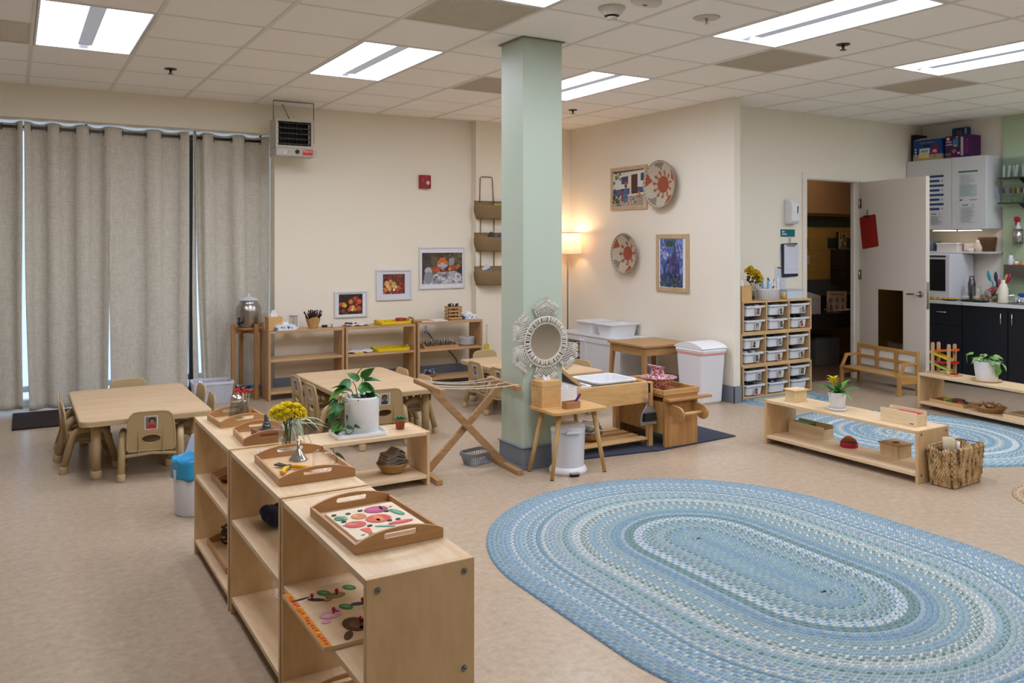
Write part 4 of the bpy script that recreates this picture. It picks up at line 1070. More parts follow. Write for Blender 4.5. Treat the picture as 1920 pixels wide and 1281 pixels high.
b = B(RED); b.prism([(-.061, 0), (-.061, -.04), (-.03, -.052), (.03, -.052), (.061, -.04), (.061, 0)], -.069, .069, 'xy'); b.obj('housing', t, bev=.004)
b = B(mat('#d9d9dc', .15, .3)); b.ball((.02, -.05, -.012), .022, sy=.6); b.use(STEEL); b.box(.012, .016, -.066, -.052, -.035, .012); b.obj('strobe', t)
b = B(mat('#e9c9c9', .5)); text_into(b, 'FIRE', .018, (-.041, -.0495, .03), rot=-PI/2, align='LEFT'); b.obj('lettering', t)
t = thing('hanging_basket_organizer', 'three brown jute baskets hanging one above another beside the green column', 'wall organizer', (4.42, 7.838, 0))
JUTE = mat('#8d7453', .95, bump=1, bscale=140, var=.12, vscale=60)
def jute_basket(z0, z1):
    def fn(u, v):
        a = PI * (1 + u); z = z0 + (z1 - z0) * v; k = .78 + .22 * math.sin(PI * min(1, v * .9 + .1) / 1.2)
        dip = .05 * v ** 3 * math.sin(PI * u)
        return (.205 * k * math.cos(a), .135 * k * math.sin(a) - .0, z - dip + .0015 * math.sin(v * 80))
    b = B(JUTE); b.grid(fn, 28, 14); b.grid(lambda u, v: ((.41 * u - .205) * (.9 + .1 * v), -.004, z0 + (z1 - z0) * v), 6, 2)
    b.grid(lambda u, v: (.165 * v * math.cos(PI * (1 + u)), .105 * v * math.sin(PI * (1 + u)), z0 + .002), 20, 3); return b
for z0, z1 in ((1.69, 1.885), (1.345, 1.545), (.985, 1.185)): jute_basket(z0, z1).obj('basket', t, solid=.006)
b = B(JUTE); b.tube([(-.14, -.012, 1.86), (-.135, -.012, 2.13), (-.12, -.012, 2.142), (.0, -.012, 2.142), (.012, -.012, 2.13), (.03, -.012, 1.86)], .005, 8)
for x in (-.13, .035): b.tube([(x, -.012, 1.70), (x, -.012, 1.18)], .005, 8)
b.obj('strap', t)
def small(name, label, cat, parts, loc=(0,0,0), rz=0, group=None):
    """thing of one or several named parts: parts = [(name, builder, bevel)]"""
    if len(parts) == 1:
        o = parts[0][1].obj(name, None, loc=loc, rz=rz, bev=parts[0][2]); return tag(o, label, cat, group)
    t = thing(name, label, cat, loc, rz, group)
    for n, bb_, bv in parts: bb_.obj(n, t, bev=bv)
    return t
b = B(mat('#c9c455', .8)); b.tf(RZ(.1)); b.box(-.04, .09, -.05, -.047, .0, .15); small('yellow_notepad', 'yellow paper in the top jute basket', 'paper', [('p', b, 0)], (4.45, 7.80, 1.705))
b = B(mat('#2f7ab8', .6)); b.tf(Matrix.Rotation(.2, 4, 'Y')); b.box(-.02, .06, -.055, -.02, 0, .17); b.use(mat('#dfe4ea', .6)); b.box(-.0199, .0599, -.0552, -.0551, .06, .12); b.use(TISSUE); crumple(b, (.02, -.04, .165), .02, .05, 7); small('wipes_pack', 'blue and white wipes pack in the middle jute basket', 'wipes pack', [('p', b, 0)], (4.47, 7.80, 1.36))
b = B(mat('#4b463f', .9)); b.ball((-.04, -.05, .15), .035); b.use(mat('#3e3a36', .8)); b.tube([(-.08, -.05, .14), (-.05, -.05, .19), (0, -.05, .17)], .006, 6); small('dark_cloth', 'dark bundle with cords in the middle jute basket', 'bundle', [('p', b, 0)], (4.42, 7.80, 1.36))
b = B(mat('#c9ccd8', .6)); b.tf(Matrix.Rotation(-.5, 4, 'Y')); b.box(-.04, .05, -.05, -.03, .03, .21); b.use(mat('#5b6f94', .6)); b.box(-.038, .048, -.0502, -.0501, .06, .17); b.use(mat('#2f7ab8', .6)); b.box(-.039, .0, -.0504, -.0503, .04, .09); small('leaflet', 'grey blue printed leaflet in the lowest jute basket', 'leaflet', [('p', b, 0)], (4.40, 7.80, 1.0))
b = B(mat('#e6d92f', .6)); b.box(-.028, .028, -.012, -.008, 0, .075); b.use(mat('#cfcabd', .5)); b.tube([(0, -.01, .07), (0, -.008, .26)], .0022, 6); b.use(STEEL); b.tube([(0, -.002, .28), (0, -.012, .275), (0, -.012, .262)], .003, 6)
small('fly_swatter', 'yellow fly swatter hanging on the wall beside the shelf with plates', 'fly swatter', [('p', b, 0)], (4.369, 7.84, .275))
b = B(WHITEPL); b.box(-.035, .035, -.006, 0, -.057, .057); b.use(mat('#b9b4ad', .5)); b.box(-.016, .016, -.0075, -.0061, .008, .04); b.box(-.016, .016, -.0075, -.0061, -.04, -.008)
small('wall_outlet', 'white power outlet on the wall behind the shelf of jars', 'outlet', [('p', b, 0)], (3.70, 7.949, .53))
b = B(BLACK); b.tube([(3.72, 7.93, .50), (3.78, 7.93, .42), (3.93, 7.93, .33), (4.05, 7.93, .20), (4.06, 7.93, .16)], .005, 8); tag(b.obj('power_cord'), 'black cord sloping down the wall behind the jar shelf', 'cord')
# floor lamp
t = thing('floor_lamp', 'lit floor lamp with a cream drum shade behind the green column', 'floor lamp', (5.345, 7.72, 0))
LM = mat('#8d8275', .4, .6)
b = B(LM); b.lathe([(.001, 0), (.13, 0), (.13, .012), (.02, .025), (.001, .025)], 32); b.obj('base', t)
b = B(LM); b.cyl((0, 0, .02), (0, 0, 1.36), .0085); b.obj('pole', t)
def shade_mat():
    m, nt, N, L, P = newmat('cream lamp shade fabric')
    c = srgb('#efe0d2'); d = N.new('ShaderNodeBsdfDiffuse'); d.inputs['Color'].default_value = c
    tr = N.new('ShaderNodeBsdfTranslucent'); tr.inputs['Color'].default_value = srgb('#f2d8c2')
    mx = N.new('ShaderNodeMixShader'); mx.inputs['Fac'].default_value = .5; L.new(d.outputs[0], mx.inputs[1]); L.new(tr.outputs[0], mx.inputs[2]); L.new(mx.outputs[0], N['Material Output'].inputs['Surface']); N.remove(P)
    return m
b = B(shade_mat()); b.lathe([(.155, 1.312), (.155, 1.545)], 40); b.obj('lamp_shade', t)
b = B(mat('#e9dcc8', .6)); b.lathe([(.153, 1.308), (.157, 1.308), (.157, 1.316), (.153, 1.316)], 40, closed=True); b.lathe([(.153, 1.541), (.157, 1.541), (.157, 1.549), (.153, 1.549)], 40, closed=True); b.obj('shade_rim', t)
b = B(mat('#ffd9a0', .5, emis=4)); b.ball((0, 0, 1.44), .028, sz=1.2); b.obj('bulb', t)
ld = bpy.data.lights.new('lamp_glow', 'POINT'); ld.energy = 4.5; ld.color = (1, .68, .42); ld.shadow_soft_size = .04
lo = bpy.data.objects.new('lamp_glow', ld); COL.objects.link(lo); lo.location = (5.345, 7.72, 1.505)
# trailing plant mostly hidden by the column
b = B(mat('#4d4236', .8)); b.tube([(0, 0, .35), (.01, -.02, .25), (.0, -.02, .12), (.01, -.02, .0)], .004, 6); b.use(mat('#3f7a2e', .5))
b.tf(TR(.0, -.02, .0)); b.ball((.0, 0, 0), .035, 12, sz=1.1, sy=.15); b.ball((-.05, 0, .09), .03, 12, sz=1.1, sy=.15); b.use(mat('#2f2a24', .7)); b.ball((.0, 0, .27), .02, 10, sy=.3); b.ball((.0, 0, .21), .012, 10, sy=.3)
tag(b.obj('hanging_vine', loc=(5.30, 7.93, 1.78)), 'green vine leaf peeping out from behind the column above the floor lamp', 'plant')
# ============================================================ white cabinet, table, bin along the side wall
t = thing('storage_cabinet', 'low white storage cabinet against the side wall under two white tubs', 'cabinet', (5.535, 7.56, 0), -PI/2)
CW = mat('#dfe0e2', .4)   # local x runs along the wall towards the camera, local y = -depth side
b = B(CW); b.box(0, 1.11, -.435, 0, .465, .484); b.obj('top', t, bev=.002)
b = B(CW); b.box(.002, .02, -.42, -.002, 0, .4645); b.box(1.09, 1.108, -.42, -.002, 0, .4645); b.box(.0201, 1.0899, -.42, -.002, .03, .048); b.box(.0201, 1.0899, -.02, -.002, .0481, .4645); b.box(.46, .478, -.415, -.0201, .0481, .4645); b.box(.0201, .4599, -.40, -.0201, .24, .252); b.obj('body', t)
b = B(CW); b.prism([(.004, .032), (.472, .032), (.472, .46), (.004, .46)], -.438, -.4205, 'xz', [[(.06, .09), (.06, .41), (.42, .41), (.42, .09)]]); d = b.obj('door', t, bev=.002)
b = B(GLASS); b.box(.0605, .4195, -.431, -.428, .0905, .4095); b.obj('pane', d)
b = B(WHITECER); b.ball((.45, -.45, .425), .012, 12); b.obj('knob', d)
b = B(CW); b.prism([(.476, .032), (1.104, .032), (1.104, .46), (.476, .46)], -.438, -.4205, 'xz', [[(.53, .09), (.53, .41), (1.05, .41), (1.05, .09)]]); b.box(.5305, 1.0495, -.43, -.4215, .0905, .4095); d = b.obj('door', t, bev=.002)
b = B(WHITECER); b.ball((.50, -.45, .425), .012, 12); b.obj('knob', d)
b = B(mat('#cdb832', .7)); 
for k in range(7): b.ball((.18 + .03 * k, -.33 + .02 * (k % 3), .29 + .015 * (k % 2)), .032, 10)
o = b.obj('yellow_toys', None, loc=(5.535, 7.56, .0), rz=-PI/2); tag(o, 'yellow bundle behind the glass door of the white cabinet', 'toy bundle')
tub('storage_tub', 'nearer white plastic tub on the white cabinet', (5.33, 6.81, .4845), .36, .27, .125, m=WHITEPL, group='white tubs on the cabinet')
tub('storage_tub', 'farther white plastic tub on the white cabinet, nearest the floor lamp', (5.33, 7.17, .4845), .36, .27, .125, m=WHITEPL, group='white tubs on the cabinet')
b = B(PAPER); b.box(-.11, .11, -.05, .05, 0, .004); b.use(mat('#6b6762', .6)); b.box(-.10, .02, -.045, -.035, .0041, .006); tag(b.obj('paper_stack', loc=(5.36, 6.545, .4845)), 'papers lying on the near end of the white cabinet', 'papers')
t = thing('wooden_table', 'square brown wooden table between the white cabinet and the white trash bin', 'table', (5.18, 6.125, 0))
TB = wood('#bb8f58', '#a97c46', 'x', 2.2, .4); TBZ = wood('#b98950', '#9c6d38', 'z', 2.2, .45)
b = B(TB); b.prism(rrect(-.29, .29, -.275, .275, .012), .482, .50); b.obj('tabletop', t, bev=.003)
for q in ((-.25, .25, -.245, -.228), (-.25, .25, .228, .245)): b = B(TB); b.box(q[0], q[1], q[2], q[3], .405, .4815); b.obj('apron', t)
for q in ((-.268, -.2505), (.2505, .268)): b = B(TB); b.box(q[0], q[1], -.24, .24, .405, .4815); b.obj('apron', t)
for sx in (-1, 1):
    for sy in (-1, 1):
        b = B(TBZ); x, y = sx * .252, sy * .23; x2, y2 = sx * .272, sy * .255
        b.add([(x-.02,y-.02,.4812),(x+.02,y-.02,.4812),(x+.02,y+.02,.4812),(x-.02,y+.02,.4812),(x2-.014,y2-.014,0),(x2+.014,y2-.014,0),(x2+.014,y2+.014,0),(x2-.014,y2+.014,0)], [(0,1,2,3),(7,6,5,4),(0,4,5,1),(1,5,6,2),(2,6,7,3),(3,7,4,0)]); b.obj('leg', t, bev=.002)
t = thing('trash_bin', 'tall white swing-lid trash bin with a red drawstring band by the wall corner', 'trash bin', (5.345, 5.61, 0))
b = B(mat('#e4e3e7', .4))
def tb(e, z): return [(x, y, z) for x, y in rrect(-.125 - e, .125 + e, -.15 - e * 1.2, .15 + e * 1.2, .03 + e * .2)]
loops = [tb(-.012, 0), tb(0, .02), tb(.02, .455)]
k = len(loops[0]); b.add([p for l in loops for p in l], [(j*k+i, j*k+(i+1) % k, (j+1)*k+(i+1) % k, (j+1)*k+i) for j in range(2) for i in range(k)] + [tuple(range(k))]); b.obj('body', t)
b = B(mat('#e79a90', .6)); l = [(p[0]*1.01, p[1]*1.01, p[2]) for p in tb(.0205, .44)] + [(p[0]*1.01, p[1]*1.01, p[2]) for p in tb(.0215, .456)]; b.add(l, [(i, (i+1) % k, k + (i+1) % k, k + i) for i in range(k)]); b.obj('drawstring', t, solid=.002)
b = B(mat('#ecebee', .5)); l = [(p[0]*1.02, p[1]*1.02, p[2]) for p in tb(.0215, .4565)] + [(p[0]*1.04, p[1]*1.03, p[2]) for p in tb(.025, .478)] + [(p[0]*.99, p[1]*.99, p[2]) for p in tb(.022, .492)]
b.add(l, [(j*k+i, j*k+(i+1) % k, (j+1)*k+(i+1) % k, (j+1)*k+i) for j in range(2) for i in range(k)]); b.obj('bag_rim', t)
b = B(mat('#e9e9ec', .35))
pf = [(-.182, .492), (.182, .492), (.184, .50)] + [(.18 - .36 * k / 14, .505 + .042 * math.sin(PI * k / 14) ** .8) for k in range(1, 14)] + [(-.184, .50)]
b.prism(pf, -.152, .152, 'yz', smooth=False); b.obj('swing_lid', t, bev=.004)
# ============================================================ urn corner
a0 = math.radians(13.3)
t = thing('plant_stand', 'slim square wooden stand carrying the steel drinks urn', 'stand', (1.878, 7.905, 0), a0)
ST = wood('#b98546', '#9a6930', 'z', 2.5, .5)
for x, y in ((0, -.15), (-.15, 0), (.135, 0), (0, .15)):
    b = B(ST); b.box(x - .016, x + .016, y - .016, y + .016, 0, .69); b.obj('leg', t, bev=.003)
for z in (.05, .615):
    b = B(ST); b.bar((-.134, 0, z), (.119, 0, z), .02, .03); b.obj('cross_bar', t); b = B(ST); b.bar((0, -.134, z), (0, -.0105, z), .02, .03); b.bar((0, .0105, z), (0, .134, z), .02, .03); b.obj('cross_bar', t)
b = B(ST); b.lathe([(.001, .631), (.112, .631), (.118, .645), (.112, .655), (.001, .655)], 36); b.obj('ring_top', t)
t = thing('drinks_urn', 'brushed steel drinks urn with a black spigot and pale lid on the wooden stand', 'urn', (1.878, 7.905, .656))
BS = mat('#a7a29c', .28, 1)
b = B(BS); b.lathe([(.001, 0), (.098, 0), (.106, .006), (.11, .03), (.112, .15), (.105, .19), (.085, .215), (.078, .225), (.078, .245)], 48); b.obj('body', t)
b = B(mat('#d3d6de', .4)); b.lathe([(.086, .2455), (.092, .249), (.088, .256), (.05, .272), (.02, .28), (.012, .284), (.012, .292), (.017, .30), (.012, .308), (.001, .31)], 40); b.obj('lid', t)
b = B(BLACK); b.cyl((-.075, -.083, .05), (-.118, -.128, .05), .011); b.cyl((-.112, -.122, .03), (-.112, -.122, .085), .009); b.ball((-.112, -.122, .09), .013, 10); b.obj('spigot', t)
t = thing('metal_bucket', 'small silver metal bucket on the floor under the drinks urn', 'bucket', (1.80, 7.96, 0))
b = B(mat('#a8a6a3', .3, .9)); b.lathe([(.001, 0), (.042, 0), (.05, .11), (.053, .113), (.047, .11), (.04, .004), (.001, .004)], 28); b.obj('pail', t)
b = B(mat('#3f73b8', .6)); b.grid(lambda u, v: (.16 * u - .08, .09 * v - .045, .03 + .02 * math.sin(u * 7) * math.cos(v * 5)), 12, 8); tag(b.obj('blue_cloth', loc=(1.92, 7.93, .067), solid=.006), 'blue cloth lying on the lower bar of the urn stand', 'cloth')
# white laundry crate
t = thing('laundry_basket', 'white plastic lattice basket on the floor between the table and the urn', 'basket', (1.551, 7.90, 0), math.radians(-4))
WL = mat('#dedfe8', .45)
def lattice(b, w0, w1, z0, z1, n, m, T, th=.004):
    b.tf(T)
    for i in range(n + 1):
        f = i / n - .5; b.bar((f * w0, 0, z0), (f * w1, 0, z1), .006, th)
    for j in range(m + 1):
        z = z0 + (z1 - z0) * j / m; wv = w0 + (w1 - w0) * j / m; b.bar((-wv/2, 0.0, z), (wv/2, 0.0, z), th, .005)
b = B(WL)
for ang, dd in ((0, .115), (PI/2, .15), (PI, .115), (-PI/2, .15)):
    wv = .30 if dd == .115 else .23
    tilt = math.radians(6)
    lattice(b, wv - .02, wv + .02, .004, .17, 20, 10, RZ(ang) @ TR(0, -dd, 0) @ Matrix.Rotation(tilt, 4, 'X'))
b.tf(); b.box(-.14, .14, -.105, .105, 0, .004); b.obj('lattice_body', t)
b = B(WL); b.prism(rrect(-.178, .178, -.143, .143, .03), .168, .188, holes=[rrect(-.164, .164, -.129, .129, .024)[::-1]]); b.obj('rim', t, bev=.002)
t = thing('waste_bin', 'white waste bin with a blue bag behind the foreground shelves', 'waste bin', (.835, 4.70, 0))
b = B(mat('#e2e4ec', .4)); b.lathe([(.001, 0), (.095, 0), (.1, .01), (.108, .2), (.11, .245)], 36); b.obj('body', t)
b = B(mat('#2f9fd0', .35))
def bag(u, v):
    a = 2*PI*u; r = .1105 + .006 * math.sin(9 * a) * (1 - v) + .004 * math.sin(5 * a); return (r * math.cos(a), r * math.sin(a), .195 + .10 * v + .006 * math.sin(7 * a + 2 * v))
b.grid(bag, 48, 6, closeu=True); b.lathe([(.108, .294), (.1, .24), (.09, .1)], 30); b.obj('bag', t, solid=.002)
b = B(mat('#e2e4ec', .4)); b.tf(TR(.03, .12, .29) @ Matrix.Rotation(math.radians(12), 4, 'X')); b.prism([(-.06, 0), (.10, 0), (.085, .10), (.02, .13), (-.03, .10)], -.004, .004, 'xz'); b.obj('lid', t, bev=.002)
t = thing('rack_basket', 'small grey plastic basket on the floor below the drying rack', 'basket', (2.60, 4.79, 0), math.radians(14))
GB = mat('#85898f', .5); b = B(GB)
b.prism(rrect(-.085, .085, -.055, .055, .02), 0, .004)
for i in range(44):
    a = 2*PI*i/44; c, s = math.cos(a), math.sin(a); k = (abs(c)**4 + abs(s)**4) ** -.25
    b.bar((.085 * k * c, .055 * k * s, .002), (.105 * k * c, .072 * k * s, .062), .004, .003)
b.obj('slotted_wall', t)
b = B(GB)
ro = [(.112 * (abs(math.cos(a))**4 + abs(math.sin(a))**4) ** -.25 * math.cos(a), .078 * (abs(math.cos(a))**4 + abs(math.sin(a))**4) ** -.25 * math.sin(a)) for a in [2*PI*i/48 for i in range(48)]]
ri = [(x * .93, y * .91) for x, y in ro]
b.prism(ro, .06, .082, holes=[ri[::-1]]); b.obj('rim', t)
# ============================================================ things on the wall shelves
Z1 = .6325
def tissue_pack(label, loc, rz, c1='#e8ebee', c2='#3f7fc0', s=1.0):
    t = thing('wipes_pack', label, 'wipes pack', loc, rz)
    b = B(mat(c1, .5)); b.prism([(-.10*s, .006), (-.085*s, 0), (.085*s, 0), (.10*s, .006), (.092*s, .04), (.07*s, .052), (-.07*s, .052), (-.092*s, .04)], -.05*s, .05*s, 'xz')
    r = random.Random(int(loc[0]*100)); 
    for k in range(9): b.use(mat(r.choice((c2, '#4f9aa8', '#8fb4d6')), .5)); b.disc((r.uniform(-.08, .08)*s, r.uniform(.01, .04), -.0508*s), .009*s, .006, 'xz', .0007, 8)
    b.use(mat(c2, .5)); b.box(-.1*s, -.075*s, -.0515*s, .0515*s, .004, .03); b.obj('pack', t, bev=.004)
    b = B(TISSUE); crumple(b, (0, 0, .05), .035*s, .03*s, 9); b.obj('tissue', t)
t = thing('tissue_box_cover', 'square wooden tissue box cover at the left end of the wall shelves', 'tissue box', (2.062, 7.72, Z1))
b = B(PINE); b.box(-.065, .065, -.065, .065, 0, .125); b.obj('body', t, bev=.003)
b = B(TISSUE); crumple(b, (0, 0, .125), .03, .05, 12); b.obj('tissue', t)
tissue_pack('blue and white wipes pack in front of the wooden tissue box', (2.15, 7.672, Z1), 0, s=1.0)
t = thing('photo_stand', 'small white upright frame with a dried sprig on the wall shelf', 'photo frame', (2.265, 7.79, Z1), math.radians(-25))
b = B(WHITEPL); b.prism([(-.055, 0), (.055, 0), (.055, .135), (-.055, .135)], -.012, .012, 'xz', [[(-.04, .015), (-.04, .12), (.04, .12), (.04, .015)]]); b.obj('frame', t)
b = B(mat('#c9c1ae', .8)); b.box(-.0395, .0395, -.001, .001, .0155, .1195); b.use(mat('#a08a5a', .8)); b.tube([(0, -.002, .02), (.003, -.002, .07), (0, -.002, .11)], .0025, 5); b.obj('backing', t)
t = thing('paper_bag_pot', 'kraft paper pot of dark dried heather on the wall shelf', 'potted plant', (2.43, 7.72, Z1))
b = B(mat('#bf9660', .8, bump=.5, bscale=80)); b.grid(lambda u, v: ((.042 + .028 * v + .004 * math.sin(2*PI*u*7) * v) * math.cos(2*PI*u), (.042 + .028 * v + .004 * math.sin(2*PI*u*7) * v) * math.sin(2*PI*u), .10 * v + .012 * v * math.sin(2*PI*u*3)), 42, 6, closeu=True); b.lathe([(.001, 0), (.042, 0)], 20); b.lathe([(.001, .085), (.06, .085)], 20); b.obj('paper_wrap', t)
b = B(mat('#3f2723', .9)); r = random.Random(4)
for k in range(60):
    a, q = r.uniform(0, 6.28), r.uniform(0, .05); p = (q * math.cos(a), q * math.sin(a), .08); e = (p[0] * 1.7, p[1] * 1.7, r.uniform(.12, .17)); b.tube([p, e], [.003, .005], 5); b.ball(e, .006, 6)
b.obj('foliage', t)
b = B(BLACK); b.cyl((-.09, 0, .014), (-.04, 0, .014), .012); b.use(mat('#d6d0c6', .5)); b.box(-.038, .0, -.012, .012, .004, .024); b.box(.003, .09, -.04, .04, .001, .03); small('handled_tray', 'small white tray with a black handle on the wall shelf', 'tray', [('p', b, .003)], (2.60, 7.70, Z1))
b = B(mat('#dcd9d8', .8)); r = random.Random(8)
b.grid(lambda u, v: (.24 * u - .12, .11 * v - .055, .012 + .006 * math.sin(u * 17 + v * 4)), 24, 10); b.use(mat('#5a4a58', .8)); 
for k in range(16): b.ball((r.uniform(-.11, -.02), r.uniform(-.05, .05), .022), .009, 6)
tag(b.obj('folded_napkins', loc=(2.86, 7.72, Z1), solid=.008), 'crumpled white printed napkins on the middle wall shelf', 'napkins')
YEL = mat('#e3c41c', .4)
def yellow_tray(label, loc, rz=0, L=.33, D=.22):
    t = thing('yellow_tray', label, 'tray', loc, rz, 'yellow serving trays')
    b = B(YEL); o = rrect(-L/2, L/2, -D/2, D/2, .03); i = rrect(-L/2+.01, L/2-.01, -D/2+.01, D/2-.01, .022)
    b.prism(rrect(-L/2+.004, L/2-.004, -D/2+.004, D/2-.004, .026), 0, .004); b.prism(o, .004, .032, holes=[i[::-1]]); b.obj('body', t, bev=.003)
    for s in (-1, 1):
        b = B(YEL); b.tube([(s*(L/2-.004), -.04, .03), (s*(L/2+.004), -.03, .045), (s*(L/2+.004), .03, .045), (s*(L/2-.004), .04, .03)], .005, 8); b.obj('handle', t)
    return t
yellow_tray('yellow tray on top of the middle wall shelf, holding a red scoop', (3.235, 7.72, Z1))
yellow_tray('yellow tray on the middle level of the middle wall shelf', (3.205, 7.71, .3725), L=.35)
b = B(mat('#a51e28', .4)); b.lathe([(.001, 0), (.04, 0), (.055, .045), (.05, .045), (.036, .005), (.001, .005)], 28); b.obj; tag(b.obj('red_bowl', loc=(3.33, 7.74, Z1 + .0045)), 'small red bowl on the upper yellow tray', 'bowl')
b = B(mat('#6d3a22', .5)); b.ball((0, 0, .01), .022, 12, sz=.4); b.cyl((-.02, 0, .012), (-.11, 0, .02), .005); tag(b.obj('wooden_scoop', loc=(3.25, 7.70, Z1 + .005)), 'dark wooden scoop lying on the upper yellow tray', 'scoop')
b = B(mat('#e0dde0', .8)); b.grid(lambda u, v: (.25 * u - .125, .14 * v - .07, .014 + .007 * math.sin(u * 13 + v * 3)), 20, 8); b.use(mat('#d8c24a', .7)); b.box(-.06, .02, -.078, -.07, .004, .012); tag(b.obj('folded_napkins', loc=(2.875, 7.71, .3725), solid=.01), 'flat stack of white cloths left of the lower yellow tray', 'cloths')
b = B(PAPER); b.box(-.15, .13, -.09, .09, 0, .008); tag(b.obj('paper_sheet', loc=(3.66, 7.70, .6435)), 'white sheets lying on the wall shelf left of the cutlery crate', 'papers')
t = thing('handled_wood_tray', 'brown wooden tray with a looped handle standing between two wall shelves', 'tray', (3.47, 7.71, Z1 + .002))
b = B(BEECHY); out = [(-.09, 0), (.09, 0), (.085, .03), (.045, .058), (-.045, .058), (-.085, .03)]; hole = [(-.035, .02), (-.035, .038), (.035, .038), (.035, .02)]
b.prism(out, -.045, -.033, 'yz', [hole]); b.obj('handle_end', t, bev=.003)
b = B(BEECHY); b.box(-.0325, .17, -.09, .09, 0.012, .02); b.obj('base', t)
t = thing('cutlery_crate', 'slatted wooden crate of dark cutlery on the rightmost wall shelf', 'crate', (3.915, 7.73, .6435))
CR = wood('#c89a5c', '#aa7b3f', 'x', 4)
b = B(CR)
for x in (-.065, .0, .055):
    for y in (-.05, .042): b.box(x, x + .010, y, y + .008, 0, .135)
for k in range(4): z = .005 + k * .036; b.box(-.066, .066, -.0585, -.0505, z, z + .022); b.box(-.066, .066, .0505, .0585, z, z + .022); b.box(-.0745, -.0665, -.0585, .0585, z, z + .022); b.box(.0665, .0745, -.0585, .0585, z, z + .022)
b.box(-.066, .066, -.05, .05, 0, .004); b.obj('slats', t)
b = B(mat('#2c2320', .5)); r = random.Random(2)
for k in range(26): x, y = r.uniform(-.05, .05), r.uniform(-.035, .035); b.tube([(x, y, .01), (x * 1.1, y * 1.1, r.uniform(.13, .17))], .005, 6)
b.use(mat('#b9b6b2', .4, .8)); b.tube([(.03, -.03, .1), (.045, -.035, .165)], .004, 6); b.obj('cutlery', t)
tissue_pack('blue and white wipes pack at the right end of the wall shelves', (4.09, 7.71, .6435), 0, s=.8)
# jars on wooden tray
t = thing('jar_tray', 'brown wooden tray carrying small glass jars on the rightmost wall shelf', 'tray', (3.72, 7.71, .3725))
b = B(BEECH); b.box(-.19, .19, -.10, .10, 0, .008); b.box(-.19, .19, -.108, -.1005, 0, .025); b.box(-.19, .19, .1005, .108, 0, .025); b.obj('base', t)
for s in (-1, 1): b = B(BEECHY); b.prism([(-.1, 0.0085), (.1, 0.0085), (.08, .045), (-.08, .045)], s*.184 - .006, s*.184 + .006, 'yz'); b.obj('handle_end', t)
jar0 = None
for i in range(6):
    for j in range(3):
        loc = (3.72 - .15 + i * .058, 7.71 - .065 + j * .062, .381)
        lab = 'small clear glass jar, one of eighteen on the wooden tray of the rightmost wall shelf'
        if jar0 is None:
            jar0 = thing('glass_jar', lab, 'jar', loc, 0, 'small glass jars on the wall shelf tray')
            b = B(glassmat('#faf8f2', .08, .6)); b.lathe([(.001, .001), (.022, .001), (.025, .01), (.025, .045), (.02, .055), (.02, .066), (.0175, .066), (.0175, .055), (.022, .045), (.022, .01), (.001, .006)], 18); b.obj('bowl', jar0)
        else: dup(jar0, loc, 0, lab)
pl0 = None
for k in range(6):
    loc = (4.055, 7.71, .3725 + k * .0135)
    lab = 'white plate in the stack of six beside the glass jars'
    if pl0 is None:
        b = B(WHITECER); b.lathe([(.001, .001), (.055, .001), (.085, .014), (.086, .018), (.078, .015), (.05, .005), (.001, .005)], 32); pl0 = tag(b.obj('plate', loc=loc), lab, 'plate', 'white plates on the wall shelf')
    else:
        o = pl0.copy(); COL.objects.link(o); o.location = loc
t = thing('ribbon_basket', 'small wooden bowl heaped with blue and white cloth scraps on the bottom wall shelf', 'basket', (3.63, 7.70, .0805))
b = B(wood('#b5823f', '#8f6024', 'x', 6)); b.lathe([(.001, 0), (.05, 0), (.075, .03), (.072, .03), (.048, .005), (.001, .005)], 28); b.obj('bowl', t)
b = B(mat('#7f86a8', .8)); r = random.Random(6)
for k in range(26):
    b.use(mat(r.choice(('#7f86a8', '#dfe0e8', '#4d5a94', '#a9b4cc')), .8)); b.ball((r.uniform(-.055, .055), r.uniform(-.05, .05), r.uniform(.03, .07)), .018, 8, sz=.5)
b.obj('cloth_scraps', t)
# ============================================================ beech trays on the foreground shelves
def tray(label, cx, cy, w, d, z, rz=0, hs=.026, hh=.053, floor_=TRAYW, group='beech trays with arched handles', bm=BEECH, bmy=BEECHY):
    """w along x (handle sides), d along y"""
    t = thing('handled_tray', label, 'tray', (cx, cy, z), rz, group)
    b = B(floor_); b.box(-w/2 + .009, w/2 - .009, -d/2 + .009, d/2 - .009, .003, .009); b.obj('base', t)
    for s in (-1, 1):
        b = B(bmy); x = s * (w/2 - .0045); b.box(x - .0045, x + .0045, -d/2 + .0092, d/2 - .0092, 0, hs); b.obj('side', t, bev=.001)
        n = 14; out = [(-w/2, 0), (w/2, 0), (w/2, hs)] + [(w/2 - w * i / n, hs + (hh - hs) * math.sin(PI * i / n) ** .8) for i in range(1, n)] + [(-w/2, hs)]
        hw, hz0, hz1 = w * .19, hh * .50, hh * .78; r = (hz1 - hz0) / 2; zc = (hz0 + hz1) / 2
        hole = [(hw - r + r * math.cos(a), zc + r * math.sin(a)) for a in [-PI/2 + PI * i / 8 for i in range(9)]] + [(-hw + r + r * math.cos(a), zc + r * math.sin(a)) for a in [PI/2 + PI * i / 8 for i in range(9)]]
        b = B(bm); y = s * (d/2 - .0045); b.prism(out, y - .0045, y + .0045, 'xz', [hole[::-1]]); b.obj('arched_handle', t, bev=.001)
    return t
ZT = .6295
tray('beech tray nearest the camera holding the vegetable puzzle', .885, 2.245, .255, .365, ZT, math.radians(1))
tray('beech tray on the middle shelf unit holding yellow pliers and a funnel', .892, 2.945, .262, .36, ZT, math.radians(-1))
tray('small beech tray behind the jar of yellow flowers, holding a metal bolt on a block', .893, 3.50, .205, .225, ZT, math.radians(-2))
tray('small beech tray on the farthest shelf unit holding the glass shakers', .875, 3.88, .215, .215, ZT, math.radians(4))
